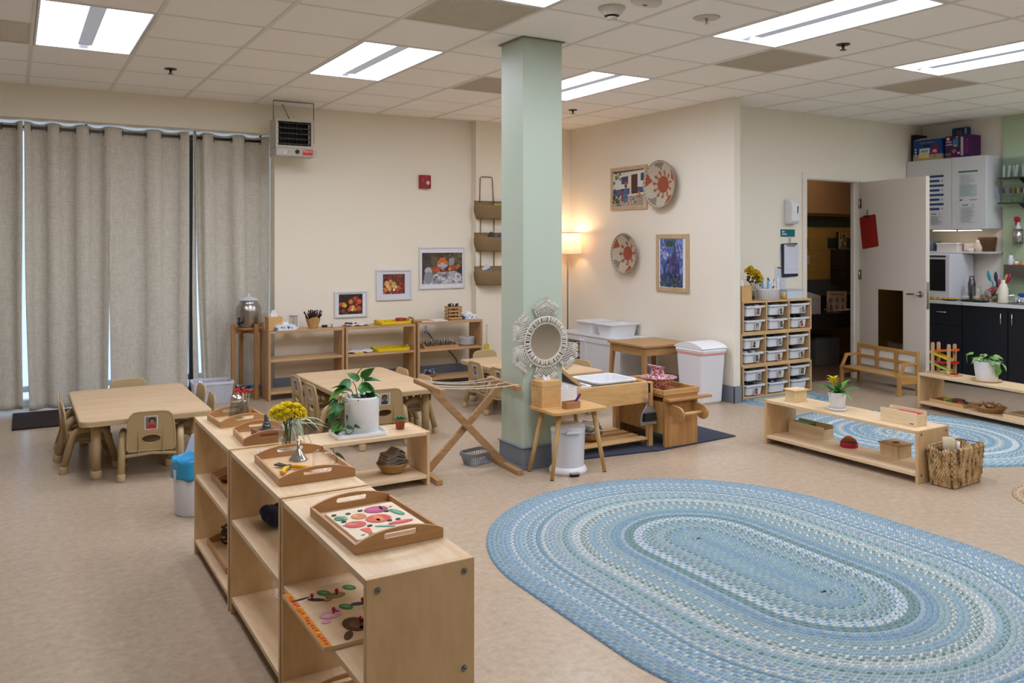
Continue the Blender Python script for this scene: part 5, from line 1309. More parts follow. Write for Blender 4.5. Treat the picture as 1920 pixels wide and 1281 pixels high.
DARKTR = wood('#8a5a30', '#6e431f', 'y', 4)
tray('brown tray on the middle level of the farthest foreground shelf unit', .89, 3.77, .235, .36, .3655, 0)
tray('brown tray on the bottom level of the farthest foreground shelf unit', .885, 3.77, .255, .40, .0655, 0)
tray('brown tray on the bottom level of the shelf unit nearest the camera', .875, 2.28, .26, .36, .0655, 0)
# vegetable puzzle
t = thing('vegetable_puzzle', 'square wooden peg puzzle printed with vegetables, in the nearest tray', 'puzzle', (.886, 2.235, ZT + .0093), math.radians(1))
b = B(wood('#e9d8bd', '#dcc5a2', 'x', 3, .5)); b.box(-.105, .105, -.125, .13, 0, .012); b.obj('board', t, bev=.0015)
def piece(nm, cx, cy, pts, c, accents=(), lab=None):
    b = B(mat(c, .45)); b.prism([(cx + x, cy + y) for x, y in pts], .0121, .0135)
    for ac, pp in accents:
        b.use(mat(ac, .45)); b.prism([(cx + x, cy + y) for x, y in pp], .0136, .0139)
    b.use(mat('#2b2422', .5)); 
    o = b.obj(nm, t); return o
def el(rx, ry, cx=0, cy=0, n=20, rot=0): return [(cx + rx*math.cos(a)*math.cos(rot) - ry*math.sin(a)*math.sin(rot), cy + rx*math.cos(a)*math.sin(rot) + ry*math.sin(a)*math.cos(rot)) for a in [2*PI*i/n for i in range(n)]]
piece('red_onion_piece', .035, .082, el(.036, .03), '#a3275c', [('#c2457a', el(.024, .018, -.004, .004)), ('#7d1b48', el(.008, .026, .02, 0))])
piece('orange_piece', -.032, .05, el(.022, .024), '#c9773f', [('#e09a60', el(.008, .009, -.008, .008))])
piece('tomato_piece', -.065, -.01, el(.03, .026), '#c8383a', [('#e07058', el(.014, .01, -.008, .006)), ('#4f7a3a', el(.007, .005, 0, .016))])
piece('pumpkin_piece', .01, .005, el(.037, .034), '#d0482e', [('#e0753c', el(.012, .028)), ('#c03028', el(.006, .026, .022, 0)), ('#6d7a3a', el(.005, .01, -.006, -.012))])
piece('broccoli_piece', -.075, .06, el(.018, .02, -.008, 0) , '#2f7a58', [('#58a070', el(.01, .008, 0, .006)), ('#7fae78', el(.006, .01, .004, -.01))])
piece('cucumber_piece', .078, .03, el(.012, .034, n=18, rot=.25), '#3a8a62', [('#6fb488', el(.004, .024, rot=.25))])
piece('chili_piece', .052, -.055, el(.038, .012, rot=.0), '#cf3040', [('#e86a6a', el(.02, .004, 0, .002))])
piece('carrot_piece', -.055, -.085, [(-.014, .03), (0, .034), (.014, .03), (.004, -.02), (0, -.026), (-.004, -.02)][::-1], '#dd5238', [('#3f8a4a', el(.01, .006, 0, -.022))])
piece('pea_pod_piece', .0, -.065, el(.028, .006, rot=-.5), '#3f9a80', [('#68b89a', el(.012, .003, rot=-.5))])
b = B(mat('#2a201d', .5))
for x, y in ((-.09, .095), (-.05, .088), (-.01, .095), (-.085, .028), (-.035, -.04), (.055, .052), (.03, -.028), (.055, -.03)): b.disc((x, y, .0121), .0075, .006, 'xy', .0022, 14)
b.obj('finger_hole', t)
b = B(mat('#6b5f52', .5))
for x, y in ((.085, .09), (-.075, -.095), (-.092, .0)): 
    for k in range(3): b.box(x - .008, x + .006 - k * .003, y - k * .004, y + .0015 - k * .004, .0121, .0125)
b.obj('printed_words', t)
# items on tray 2
ZB = ZT + .0095
b = B(CHROME); b.lathe([(.034, 0), (.035, .003), (.03, .009), (.008, .04), (.0055, .047), (.005, .075), (.004, .075), (.0045, .047), (.007, .04), (.028, .008)], 36); b.tube([(.032, 0, .004), (.045, .006, .004), (.048, 0, .004), (.045, -.006, .004), (.032, 0, .004)], .0015, 6)
tag(b.obj('funnel', loc=(.90, 3.035, ZB)), 'small upside-down steel funnel on the pliers tray', 'funnel')
t = thing('pliers', 'open pliers with yellow handles lying on the tray', 'pliers', (.838, 2.935, ZB + .004), math.radians(-25))
b = B(mat('#6f6b66', .35, .9)); b.bar((-.005, .0, .005), (-.055, .03, .005), .009, .006); b.bar((-.005, .0, .005), (-.045, .045, .005), .009, .006); b.cyl((0, 0, 0), (0, 0, .011), .009); b.obj('jaws', t)
b = B(mat('#e5a512', .4)); b.tube([(.005, -.003, .005), (.03, -.008, .006), (.075, -.035, .006), (.085, -.045, .006)], [.005, .0085, .0085, .006], 10); b.obj('handle', t)
b = B(mat('#e5b81a', .4)); b.tube([(.0, -.008, .005), (-.008, -.03, .006), (-.012, -.075, .006), (.0, -.09, .006)], [.005, .008, .0085, .006], 10); b.obj('handle', t)
t = thing('glass_salt_jar', 'clear glass mug-shaped jar on the pliers tray', 'jar', (.925, 2.835, ZB), math.radians(0))
b = B(GLASS); b.lathe([(.001, 0), (.03, 0), (.034, .006), (.034, .062), (.03, .072), (.027, .074), (.03, .06), (.03, .01), (.001, .006)], 32); b.obj('glass_body', t)
b = B(glassmat('#dfe6ea', .05, .4)); b.tube([(.033, -.004, .055), (.048, -.008, .052), (.05, -.008, .03), (.034, -.004, .02)], .004, 8); b.obj('glass_handle', t)
# vase of yellow flowers
def bloom(b, c, r, n, seed, cols=('#ffee38', '#fff566', '#ffdf1c')):
    rr = random.Random(seed)
    for k in range(n):
        th = rr.uniform(0, 2*PI); ph = math.acos(1 - rr.random() * 1.25); b.use(mat(cols[k % 3], .7))
        d = Vector((math.sin(ph) * math.cos(th), math.sin(ph) * math.sin(th), math.cos(ph))); s = d.cross(Vector((0, 0, 1)) if abs(d.z) < .9 else Vector((1, 0, 0))).normalized()
        p0 = Vector(c) + d * r * .25; p1 = Vector(c) + d * r * .8; p2 = Vector(c) + d * r + Vector((0, 0, -r * .12)); wv = r * .13
        b.add([tuple(p0), tuple(p1 + s * wv), tuple(p2), tuple(p1 - s * wv)], [(0, 1, 2, 3)])
def mason(label, loc, s=1.0, rz=0):
    t = thing('glass_vase', label, 'vase', loc, rz)
    b = B(GLASS); b.lathe([(.001, .001), (.034*s, .001), (.038*s, .008*s), (.038*s, .085*s), (.03*s, .102*s), (.03*s, .118*s), (.028*s, .118*s), (.028*s, .102*s), (.035*s, .085*s), (.035*s, .01*s), (.001, .006*s)], 36); b.obj('glass_body', t)
    return t
mason('clear mason jar holding the yellow chrysanthemums on the middle shelf unit', (.925, 3.265, ZT + .0005), 1.0)
t = thing('chrysanthemums', 'bunch of bright yellow chrysanthemums in the mason jar', 'flowers', (.925, 3.265, ZT + .01))
b = B(mat('#4f6b2e', .6)); r = random.Random(3)
heads = [(-.03, -.015, .142), (.0, .0, .152), (.03, -.01, .145), (-.012, -.03, .130), (.02, -.032, .130), (-.048, .0, .130), (.048, -.005, .128), (.0, .03, .146), (-.03, .025, .138), (.035, .025, .138), (-.035, -.028, .120), (.042, -.025, .118)]
for k, h_ in enumerate(heads): q = r.uniform(-.015, .015), r.uniform(-.015, .015); b.tube([(q[0], q[1], .005), (h_[0] * .35, h_[1] * .35, .1), (h_[0], h_[1], h_[2] - .008)], .0017, 6)
b.obj('stems', t)
for k, h_ in enumerate(heads): b = B(); bloom(b, h_, .030, 170, k); b.obj('bloom', t)
t = thing('spider_plant', 'striped spider plant leaves arching out behind the yellow flowers', 'plant', (1.09, 3.53, .32))
b = B(mat('#dcdcd4', .5)); b.lathe([(.001, 0.0), (.04, 0), (.05, .10), (.001, .1)], 20); b.obj
LF1, LF2 = mat('#3f6b3a', .5), mat('#c9d2b4', .5)
def strap_leaf(b, p0, d, L, wd, droop, m1=LF1, m2=LF2, n=12):
    d = Vector(d).normalized(); s = Vector((-d.y, d.x, 0)).normalized(); pts = []
    for i in range(n + 1):
        f = i / n; p = Vector(p0) + d * L * f - Vector((0, 0, droop * f * f)); w_ = wd * math.sin(PI * (f * .86 + .12)) ; pts.append((p, w_))
    for (lo, hi, m) in ((-1, -.35, m2), (-.35, .35, m1), (.35, 1, m2)):
        vs = []; 
        for p, w_ in pts: vs += [tuple(p + s * w_ * lo + Vector((0, 0, abs(lo) * w_ * .3))), tuple(p + s * w_ * hi + Vector((0, 0, abs(hi) * w_ * .3)))]
        b.use(m); b.add(vs, [(2*i, 2*i+1, 2*i+3, 2*i+2) for i in range(n)], True)
# the plant pot stands on the near right of the far unit top
t.location = (1.045, 3.47, 0)
t.location = (.975, 3.405, ZT)
bpot = B(mat('#d9d8d4', .4)); bpot.lathe([(.001, 0), (.022, 0), (.028, .06), (.025, .06), (.02, .004), (.001, .004)], 24); bpot.obj('pot', t)
r = random.Random(5)
for k in range(17):
    a = r.uniform(-1.5, 1.2); L = r.uniform(.10, .22); b = B(); strap_leaf(b, (0, 0, .055), (math.cos(a), math.sin(a), r.uniform(.35, 1.3)), L, .006, r.uniform(.06, .16)); b.obj('leaf', t)
b = B(mat('#c3c6cc', .3, .6)); b.cyl((0, 0, .0), (0, 0, .13), .003); tag(b.obj('metal_stake', loc=(.985, 3.33, ZT)), 'thin grey rod standing beside the yellow flowers', 'rod')
b = B(TISSUE); crumple(b, (0, 0, 0), .05, .012, 4); b.use(mat('#8f8d90', .8)); tag(b.obj('crumpled_cloth', loc=(.835, 3.215, ZT + .001), solid=.002), 'crumpled white cloth between the flower jar and the pliers tray', 'cloth')
# bolt on block
t = thing('bolt_block', 'grey metal bolt with nuts standing on a dark wooden block', 'toy', (.905, 3.50, ZB), math.radians(6))
b = B(wood('#8f5531', '#6f3d20', 'x', 5)); b.box(-.05, .05, -.045, .045, 0, .026); b.obj('block', t, bev=.002)
b = B(mat('#7d8084', .35, .9)); b.cyl((0, 0, .0262), (0, 0, .030), .03); b.cyl((0, 0, .0302), (0, 0, .044), .018, n=6); b.cyl((0, 0, .0442), (0, 0, .056), .015, n=6); b.cyl((0, 0, .0562), (0, 0, .086), .0095); 
for k in range(8): b.lathe([(.0095, .058 + k * .0034), (.0108, .0597 + k * .0034), (.0095, .0614 + k * .0034)], 16)
b.obj('bolt', t)
# shakers on tray 4
def shaker(label, loc, s, red):
    t = thing('glass_shaker', label, 'jar', loc)
    b = B(glassmat('#eef2f2', .04, .6)); n = 10
    b.lathe([(.001, .001), (.03*s, .001), (.031*s, .01), (.026*s, .05*s), (.022*s, .065*s), (.02*s, .07*s), (.023*s, .05*s), (.027*s, .01), (.001, .008)], 12, smooth=False); b.obj('glass_body', t)
    if not red:
        b = B(CHROME); b.lathe([(.023*s, .0705*s), (.025*s, .074*s), (.024*s, .088*s), (.014*s, .096*s), (.001, .098*s)], 28); b.obj('lid', t)
    else:
        b = B(mat('#d9b98a', .6)); r = random.Random(2); tips = []
        for k in range(9):
            a = 2*PI*k/9; e = (.032 * math.cos(a) * r.uniform(.3, 1.1), .032 * math.sin(a) * r.uniform(.3, 1.1), r.uniform(.105, .125)); b.tube([(0.4 * e[0], .4 * e[1], .01), e], .0014, 5); tips.append(e)
        b.obj('sticks', t); b = B(mat('#b9202c', .4))
        for e in tips: b.ball((e[0]-.0025, e[1], e[2]+.002), .0055, 8); b.ball((e[0]+.0025, e[1], e[2]+.002), .0055, 8); b.ball((e[0], e[1], e[2]-.003), .005, 8)
        b.obj('heart_tips', t)
shaker('glass shaker with a chrome lid on the farthest small tray', (.872, 3.905, ZB), 1.1, False)
shaker('glass jar of red heart-tipped sticks behind the chrome-lidded shaker', (.915, 3.965, ZB), 1.0, True)
b = B(mat('#2c2f4c', .9, bump=.6, bscale=200)); r = random.Random(9)
for k in range(9): b.ball((r.uniform(-.05, .05), r.uniform(-.06, .06), r.uniform(.025, .06)), r.uniform(.028, .045), 12, sz=.8)
tag(b.obj('blue_cloth_bundle', loc=(.875, 3.19, .3655), sub=1), 'dark blue bundled cloth on the middle level of the middle foreground shelf unit', 'cloth')
b = B(GLASS); b.lathe([(.001, .001), (.02, .001), (.033, .03), (.036, .055), (.03, .085), (.028, .085), (.034, .055), (.031, .03), (.001, .005)], 28); tag(b.obj('glass_vase', loc=(.885, 3.215, .0655)), 'empty clear glass on the bottom level of the middle foreground shelf unit', 'glass')
b = B(mat('#3a2418', .6)); 
for k in range(5): b.tube([(.05*math.cos(a), .05*math.sin(a), .02 + .014*k + .006*math.sin(3*a+k)) for a in [2*PI*i/30 for i in range(30)]], .005, 6, closed=True)
b.use(mat('#c2a070', .6)); 
for k in range(10): b.ball((.05*math.cos(k*.7), .05*math.sin(k*.7), .03 + .01*(k % 4)), .008, 8)
tag(b.obj('woven_ring_basket', loc=(.86, 3.90, .0755)), 'small dark open-weave basket on the lowest tray of the farthest unit', 'basket')
b = B(mat('#6f3f22', .4)); b.lathe([(.001, 0), (.05, .002), (.075, .018), (.07, .018), (.045, .006), (.001, .004)], 28, sy=.6); tag(b.obj('wooden_dish', loc=(.855, 3.84, .3755)), 'dark brown wooden dish on the middle tray of the farthest foreground unit', 'dish')
# farm animal puzzle, sticking out of the middle shelf of the nearest unit
t = thing('animal_puzzle', 'wooden peg puzzle of farm animals with an orange striped edge on the nearest unit', 'puzzle', (.733, 2.315, .3655), math.radians(0))
b = B(wood('#ddc09a', '#cdab7e', 'x', 3, .5)); b.box(-.035, .27, -.19, .20, 0, .012); b.obj('board', t, bev=.0015)
b = B(mat('#e08a1a', .5)); b.box(-.034, -.012, -.189, .199, .0121, .0126); r = random.Random(5); b.use(mat('#c9302a', .5))
for k in range(20): y = -.17 + k * .0175; b.prism(el(.006, .005, -.022 + r.uniform(-.003, .003), y, 6, r.uniform(0, 3)), .0127, .013)
b.use(mat('#e9cf2a', .5)); 
for y in (-.10, .08, .02): b.prism(el(.007, .004, -.02, y, 8), .0131, .0134)
b.obj('striped_edge', t)
def animal(nm, c, shapes, peg, acc=()):
    b = B(mat(c, .5))
    for s_ in shapes: b.prism(s_, .0121, .0138)
    for ac, s_ in acc: b.use(mat(ac, .5)); b.prism(s_, .0139, .0142)
    o = b.obj(nm, t); b = B(mat('#b02a32', .3)); b.cyl((peg[0], peg[1], .0139), (peg[0], peg[1], .022), .003); b.ball((peg[0], peg[1], .025), .0065, 10); b.obj('peg', o)
G_ = '#3f7d4a'
animal('cow_piece', '#4f3322', [el(.034, .045, .085, -.10, rot=.15), el(.012, .026, .045, -.155, rot=-.5), [(.10, -.085), (.155, -.06), (.155, -.066), (.105, -.10)], [(.105, -.105), (.165, -.10), (.165, -.107), (.108, -.12)], [(.09, -.12), (.15, -.145), (.15, -.152), (.085, -.135)]], (.10, -.10), [('#7a5236', el(.014, .02, .08, -.105))])
animal('pig_piece', '#d79aa8', [el(.032, .024, .045, -.01), el(.014, .012, .02, -.045), el(.012, .012, .07, .01)], (.055, -.005), [('#e6b4be', el(.016, .01, .04, -.012))])
animal('sheep_piece', '#8f7a4a', [el(.03, .02, .10, .11), el(.012, .008, .07, .09)], (.105, .115))
animal('rooster_piece', '#3a3f58', [el(.024, .01, .14, .02, rot=-.3), el(.02, .007, .155, -.015, rot=.5)], (.15, .015), [('#b8622a', el(.012, .005, .15, -.008, rot=.4))])
animal('cat_piece', '#33302e', [el(.026, .009, .04, .11, rot=-.6), el(.03, .004, .0, .135, rot=.1)], (.03, .118))
for x, y in ((.075, .145), (.155, .145), (.10, .02), (.21, -.01)):
    b = B(mat(G_, .5)); b.prism(el(.016, .024, x, y, rot=.5), .0121, .0132); b.use(mat('#5fa068', .5)); b.prism(el(.006, .014, x, y, rot=.5), .0133, .0136); b.obj('bush_piece', t)
# ============================================================ pothos and friends on the low shelf
ZL = .3175
t = thing('plant_tray', 'white rectangular drip tray under the big white pothos pot', 'tray', (1.732, 4.645, ZL), math.radians(-3))
b = B(WHITECER); b.prism(rrect(-.15, .15, -.10, .10, .02), 0, .005); b.prism(rrect(-.152, .152, -.102, .102, .022), .0052, .024, holes=[rrect(-.145, .145, -.095, .095, .016)[::-1]]); b.obj('body', t, bev=.002)
t = thing('potted_pothos', 'big white cylindrical pot with a trailing green pothos on the low shelf', 'potted plant', (1.762, 4.665, ZL + .0055))
b = B(WHITECER); b.lathe([(.001, 0), (.092, 0), (.098, .006), (.101, .20), (.102, .213), (.098, .217), (.094, .213), (.094, .19), (.001, .19)], 56); b.obj('pot', t)
b = B(mat('#3b2c22', .95, bump=1)); b.lathe([(.001, .1905), (.093, .1905)], 24); b.cyl((-.055, -.0855, .207), (-.055, -.088, .207), .004, n=10); b.obj('soil', t)
LEAF = [mat('#2f6b2f', .35), mat('#3b7d36', .35), mat('#27582b', .35), mat('#5f9a3c', .4)]
def heart_leaf(b, c, d, size, m, curl=.25, roll=0.0):
    """pointed heart-shaped leaf hanging at c, tip towards d"""
    d = Vector(d).normalized(); up = Vector((0, 0, 1)); s = d.cross(up)
    if s.length < .1: s = Vector((1, 0, 0))
    s.normalize(); nrm = s.cross(d).normalized()
    s = (s * math.cos(roll) + nrm * math.sin(roll)); nrm = s.cross(d).normalized()
    n = 9; vs = []; prof = [0.0, .62, .95, 1.0, .96, .84, .66, .44, .2, 0.0]
    for i in range(n + 1):
        f = i / n; w_ = prof[i] * size * .36; p = Vector(c) + d * size * (f - (.07 if i == 1 else 0)) - nrm * (-curl * size * .35 * (f * f))* -1 - nrm * curl * size * f * f * .6
        vs += [tuple(p + s * w_ + nrm * w_ * .22), tuple(p - nrm * 0), tuple(p - s * w_ + nrm * w_ * .22)]
    fs = []
    for i in range(n): q = 3*i; fs += [(q, q+1, q+4, q+3), (q+1, q+2, q+5, q+4)]
    b.use(m); b.add(vs, fs, True)
r = random.Random(21)
def P_(dx, dy, z): return (dx, dy, z)
RT = Vector((.858, -.513, 0)); FWv = Vector((.513, .858, 0))   # along / across the shelf plant's spread
def rv(a, f, z): v = RT * a + FWv * f; return (v.x, v.y, z)
b = B(mat('#5a7a3a', .5)); stems = [(-.02, 0, .20, -.055, -.0, .30), (.0, .0, .2, .0, .02, .34), (-.03, 0, .2, -.10, -.02, .27), (.02, 0, .2, .03, 0, .29), (-.05, -.02, .2, -.12, -.04, .24), (.05, -.02, .2, .07, -.03, .235)]
for a, f, z, a2, f2, z2 in stems: b.tube([rv(a, f, .185), rv((a+a2)/2, (f+f2)/2, (z+z2)/2 + .02), rv(a2, f2, z2)], .0028, 6)
vine1 = [rv(-.06, -.06, .19), rv(-.085, -.085, .215), rv(-.10, -.10, .18), rv(-.10, -.10, .10), rv(-.09, -.105, .04), rv(-.055, -.115, .015), rv(-.03, -.12, .03), rv(-.022, -.12, .06)]
vine2 = [rv(-.08, -.02, .19), rv(-.115, -.03, .215), rv(-.13, -.045, .15), rv(-.125, -.05, .07), rv(-.12, -.055, .03)]
vine3 = [(-.05, .04, .19), (-.08, .09, .225), (-.12, .14, .15), (-.13, .165, .0), (-.125, .165, -.10), (-.105, .165, -.165), (-.08, .165, -.16)]
for v_ in (vine1, vine2, vine3): b.tube(v_, .0025, 6)
b.obj('stems', t)
leaves = [((-.02, 0, .30), (-.3, 0, .3), .09, 0, .5), ((.0, .02, .31), (.55, .1, .75), .10, 1, .9), ((.01, 0, .30), (.95, 0, .25), .10, 2, -.2), ((-.02, 0, .27), (.9, -.2, -.05), .11, 1, -.5), ((-.06, 0, .29), (-.95, 0, -.35), .125, 1, .7), ((-.09, -.01, .27), (-.9, -.1, .1), .10, 0, -.2), ((-.11, -.02, .25), (-.8, -.3, -.35), .10, 3, .3), ((-.03, 0, .33), (.4, .1, .9), .08, 3, .2), ((.03, 0, .26), (.9, -.1, -.4), .07, 0, .6),
 ((.03, -.03, .215), (.7, -.3, .35), .065, 2, .9), ((.05, -.03, .215), (.9, -.1, .15), .06, 0, -.6), ((.01, -.05, .215), (.3, -.5, .5), .05, 1, .3), ((.06, -.04, .21), (.3, -.3, .8), .05, 2, .9), ((-.01, -.04, .21), (-.4, -.4, .4), .05, 2, .5), ((.035, .03, .21), (.5, .3, .6), .06, 1, .2), ((-.04, -.05, .215), (.1, -.6, .3), .055, 0, 1.2),
 ((-.10, -.10, .18), (-.3, -.6, -.55), .075, 0, .4), ((-.115, -.09, .15), (-.9, -.2, -.15), .08, 1, .2), ((-.10, -.10, .12), (.25, -.6, -.7), .065, 2, 1.2), ((-.12, -.05, .14), (-.6, -.5, -.6), .08, 2, .1), ((-.125, -.05, .10), (-.8, -.2, -.5), .07, 3, -.3), ((-.12, -.05, .07), (-.5, -.6, -.5), .07, 3, .6), ((-.13, -.04, .19), (-.9, -.2, -.3), .075, 0, .4), ((-.09, -.105, .05), (-.7, -.4, -.1), .055, 3, .2), ((-.10, -.10, .085), (-.85, -.3, -.35), .065, 2, -.2),
 ((-.022, -.12, .058), (.85, -.3, .15), .05, 1, .9), ((-.07, -.11, .05), (.9, -.3, .2), .06, 1, .9), ((-.075, -.10, .12), (.4, -.5, -.8), .055, 0, 1.4),
 ((-.13, -.03, .16), (-.9, .1, -.2), .08, 1, .3), ((-.14, -.04, .12), (-.7, -.3, -.6), .075, 0, .9), ((-.11, -.08, .08), (.2, -.5, -.8), .06, 3, .8), ((-.13, -.05, .05), (-.9, .0, -.2), .065, 1, .2), ((-.15, -.02, .10), (-.6, .3, -.6), .07, 2, .4), ((-.08, -.09, .20), (.1, -.8, .2), .06, 2, .4), ((-.05, -.03, .24), (-.5, -.5, .4), .08, 2, .2), ((.02, .04, .24), (.6, .5, .3), .07, 0, .1), ((-.12, -.04, .03), (-.3, -.6, -.3), .06, 0, .1), ((.0, -.02, .25), (.2, -.8, .1), .07, 1, .3),
 ((-.175, .078, -.15), (.9, -.1, -.25), .085, 0, .7), ((-.19, .077, -.10), (.5, -.2, .7), .065, 1, .2), ((-.20, .075, -.12), (-.2, -.2, .9), .05, 0, .2)]
for (a, f, z), (da, df, dz), s, m, ro in leaves:
    b = B(); heart_leaf(b, rv(a, f, z), rv(da, df, dz), s, LEAF[m], .3, ro); b.obj('leaf', t)
t = thing('potted_succulent', 'tiny terracotta pot with a small green succulent on the low shelf', 'potted plant', (2.0, 4.655, ZL + .001))
b = B(mat('#a0583a', .8, var=.1, vscale=60)); b.lathe([(.001, 0), (.024, 0), (.029, .045), (.033, .046), (.034, .062), (.03, .062), (.027, .05), (.001, .05)], 28); b.obj('pot', t)
r = random.Random(31); SG = mat('#3f7a48', .45); SG2 = mat('#5a9a5c', .45)
for k in range(18):
    a = k * 2.4; el_ = .15 + (k / 18) * 1.1; d = Vector((math.cos(a) * math.cos(el_), math.sin(a) * math.cos(el_), math.sin(el_))); b = B(); heart_leaf(b, (0, 0, .055), d, .05 - .001 * k, SG if k % 3 else SG2, .3); b.obj('leaf', t, solid=.002)
t = thing('napkin_basket', 'small bamboo basket on the bottom of the low shelf under the pothos', 'basket', (1.955, 4.665, .0625))
BAS = wood('#c6974c', '#8e6228', 'x', 26, .6)
b = B(BAS); b.lathe([(.001, 0), (.055, 0), (.062, .006), (.09, .05), (.098, .056), (.096, .062), (.086, .054), (.058, .008), (.001, .006)], 40)
for k in range(5): rr_ = .063 + .0065 * k; b.lathe([(rr_ + .002, .008 + k * .0095), (rr_ + .0055, .0125 + k * .0095), (rr_ + .0052, .017 + k * .0095)], 40)
b.obj('body', t)
t = thing('cloth_napkins', 'stack of folded grey brown cloth napkins in the bamboo basket', 'napkins', (1.955, 4.665, .105), math.radians(8))
NK = mat('#a89c8f', .95, bump=.8, bscale=420); NK2 = mat('#8d8276', .95, bump=.8, bscale=420)
for k in range(7):
    hgt = .004 + k * .0105
    def nf(u, v, k=k, hgt=hgt):
        x = (u - .5) * (.155 - .006 * k); return (x, (v - .5) * .10, hgt + .020 * max(0, math.sin(PI * min(1, max(0, (u - .18 - .02 * k) / .75)))) ** 2 * (k / 6) * (1.4 if k > 3 else .8) + .003 * math.sin(u * 9 + k))
    b = B(NK if k % 2 else NK2); b.grid(nf, 24, 4); b.obj('napkin_fold', t, solid=.0085)
# ============================================================ macrame mirror on the column
t = thing('macrame_mirror', 'round mirror with cream macrame petals hanging on the green column', 'mirror', (2.928, 4.486, .803))
CORD = mat('#d8d0c3', .95, bump=.6, bscale=700)
b = B(mat('#e6e6e6', .02, 1)); b.cyl((0, -.010, 0), (0, -.012, 0), .118, n=56); b.obj('mirror_glass', t)
b = B(CORD); b.tube([(.120 * math.cos(a), -.014, .120 * math.sin(a)) for a in [2*PI*i/60 for i in range(60)]], .005, 8, closed=True); b.tube([(.160 * math.cos(a), -.014, .160 * math.sin(a)) for a in [2*PI*i/60 for i in range(60)]], .0065, 8, closed=True)
b.obj('hoop', t)
b = B(CORD)
for i in range(64):
    a = 2*PI*i/64 + .02 * math.sin(i * 2.4); b.tube([(.122 * math.cos(a), -.016, .122 * math.sin(a)), (.159 * math.cos(a), -.017, .159 * math.sin(a))], .0045, 6)
b.obj('wrapped_cords', t)
def clipseg(p, q, poly):
    """keep the part of a segment inside a convex polygon"""
    t0, t1 = 0.0, 1.0; d = (q[0]-p[0], q[1]-p[1]); n = len(poly)
    for i in range(n):
        a, c = poly[i], poly[(i+1) % n]; nx, ny = -(c[1]-a[1]), c[0]-a[0]
        num = nx*(p[0]-a[0]) + ny*(p[1]-a[1]); den = nx*d[0] + ny*d[1]
        if abs(den) < 1e-12:
            if num < 0: return None
        else:
            s_ = -num/den
            if den > 0: t0 = max(t0, s_)
            else: t1 = min(t1, s_)
    return (t0, t1) if t1 - t0 > .02 else None
for ang in (90, 152, 208, 270, 332):
    A = math.radians(ang); er = (math.cos(A), math.sin(A)); et = (-math.sin(A), math.cos(A))
    L = lambda r_, s_: (er[0]*r_ + et[0]*s_, er[1]*r_ + et[1]*s_)
    poly = [(.156, -.066), (.203, -.084), (.246, 0), (.203, .084), (.156, .066)]
    b = B(CORD)
    for k in range(-8, 18):
        for sg in (1, -1):
            off_ = -.10 + k * .02
            p, q = (.15, off_ - sg * 0.0), (.30, off_ + sg * .15)
            c = clipseg(p, q, poly)
            if c is None: continue
            a1 = (p[0] + (q[0]-p[0])*c[0], p[1] + (q[1]-p[1])*c[0]); a2 = (p[0] + (q[0]-p[0])*c[1], p[1] + (q[1]-p[1])*c[1])
            x1, z1 = L(*a1); x2, z2 = L(*a2); b.tube([(x1, -.012 - .002*(sg > 0), z1), (x2, -.012 - .002*(sg > 0), z2)], .0027, 5)
    for e0, e1 in (((.204, -.085), (.248, 0)), ((.248, 0), (.204, .085)), ((.156, -.067), (.203, -.085)), ((.156, .067), (.203, .085)), ((.197, -.074), (.235, 0)), ((.235, 0), (.197, .074))):
        x1, z1 = L(*e0); x2, z2 = L(*e1); b.tube([(x1, -.014, z1), (x2, -.014, z2)], .004, 6)
    rr = random.Random(ang)
    for e0, e1 in (((.204, -.085), (.248, 0)), ((.248, 0), (.204, .085))):
        nrm = (.86, -.5 if e0[1] < 0 else .5)
        for k in range(22):
            f = k / 21; q = (e0[0] + (e1[0]-e0[0])*f, e0[1] + (e1[1]-e0[1])*f); ln = rr.uniform(.02, .034)
            x1, z1 = L(*q); x2, z2 = L(q[0] + nrm[0]*ln, q[1] + nrm[1]*ln + rr.uniform(-.004, .004)); b.tube([(x1, -.013, z1), (x2, -.016, z2)], .0024, 5)
    b.obj('macrame_petal', t)
b = B(CORD); b.tube([(-.012, -.012, .255), (.004, -.014, .29), (.012, -.012, .30), (.012, -.008, .285), (0, -.004, .28)], .003, 6); b.obj('hanging_loop', t)
# ============================================================ storage cubbies
tray_lab = ['left', 'middle', 'right']
PX = mat('#e4e6ec', .3); LIPM = mat('#e2e6ec', .3)
def cubby(label, x, z, seed):
    t = thing('cubby_unit', label, 'cubby', (x, 5.45, z), 0, 'stacked pine cubby units')
    W_, D_, H_ = .93, .245, .297; th = .016
    CB = wood('#dcbb88', '#c79e66', 'x', 3, .5); CBZ = wood('#d9b683', '#c0965e', 'z', 3, .5)
    for zz in (0, H_ - th): b = B(CB); b.box(0, W_, 0, D_, zz, zz + th); b.obj('top' if zz else 'bottom', t, bev=.001)
    for xx in (0, W_ - th): b = B(CBZ); b.box(xx, xx + th, .0005, D_, th + .0003, H_ - th - .0003); b.obj('side_panel', t)
    cw = (W_ - 4 * th) / 3
    for k in (1, 2): b = B(CBZ); xx = th * k + cw * k; b.box(xx, xx + th, .001, D_, th + .0003, H_ - th - .0003); b.obj('divider', t)
    b = B(CB); b.box(th + .0005, W_ - th - .0005, D_ - .006, D_ - .001, th + .0005, H_ - th - .0005); b.obj('back', t)
    RN = wood('#c79e66', '#b88d55', 'y', 3)
    for k in range(3):
        x0 = th * (k + 1) + cw * k
        for zz in (.122, .255):
            for xa in (x0 + .0003, x0 + cw - .008): b = B(RN); b.box(xa, xa + .0077, .006, D_ - .008, zz - .014, zz - .007); b.obj('runner', t)
    return t, cw, th
trays = []
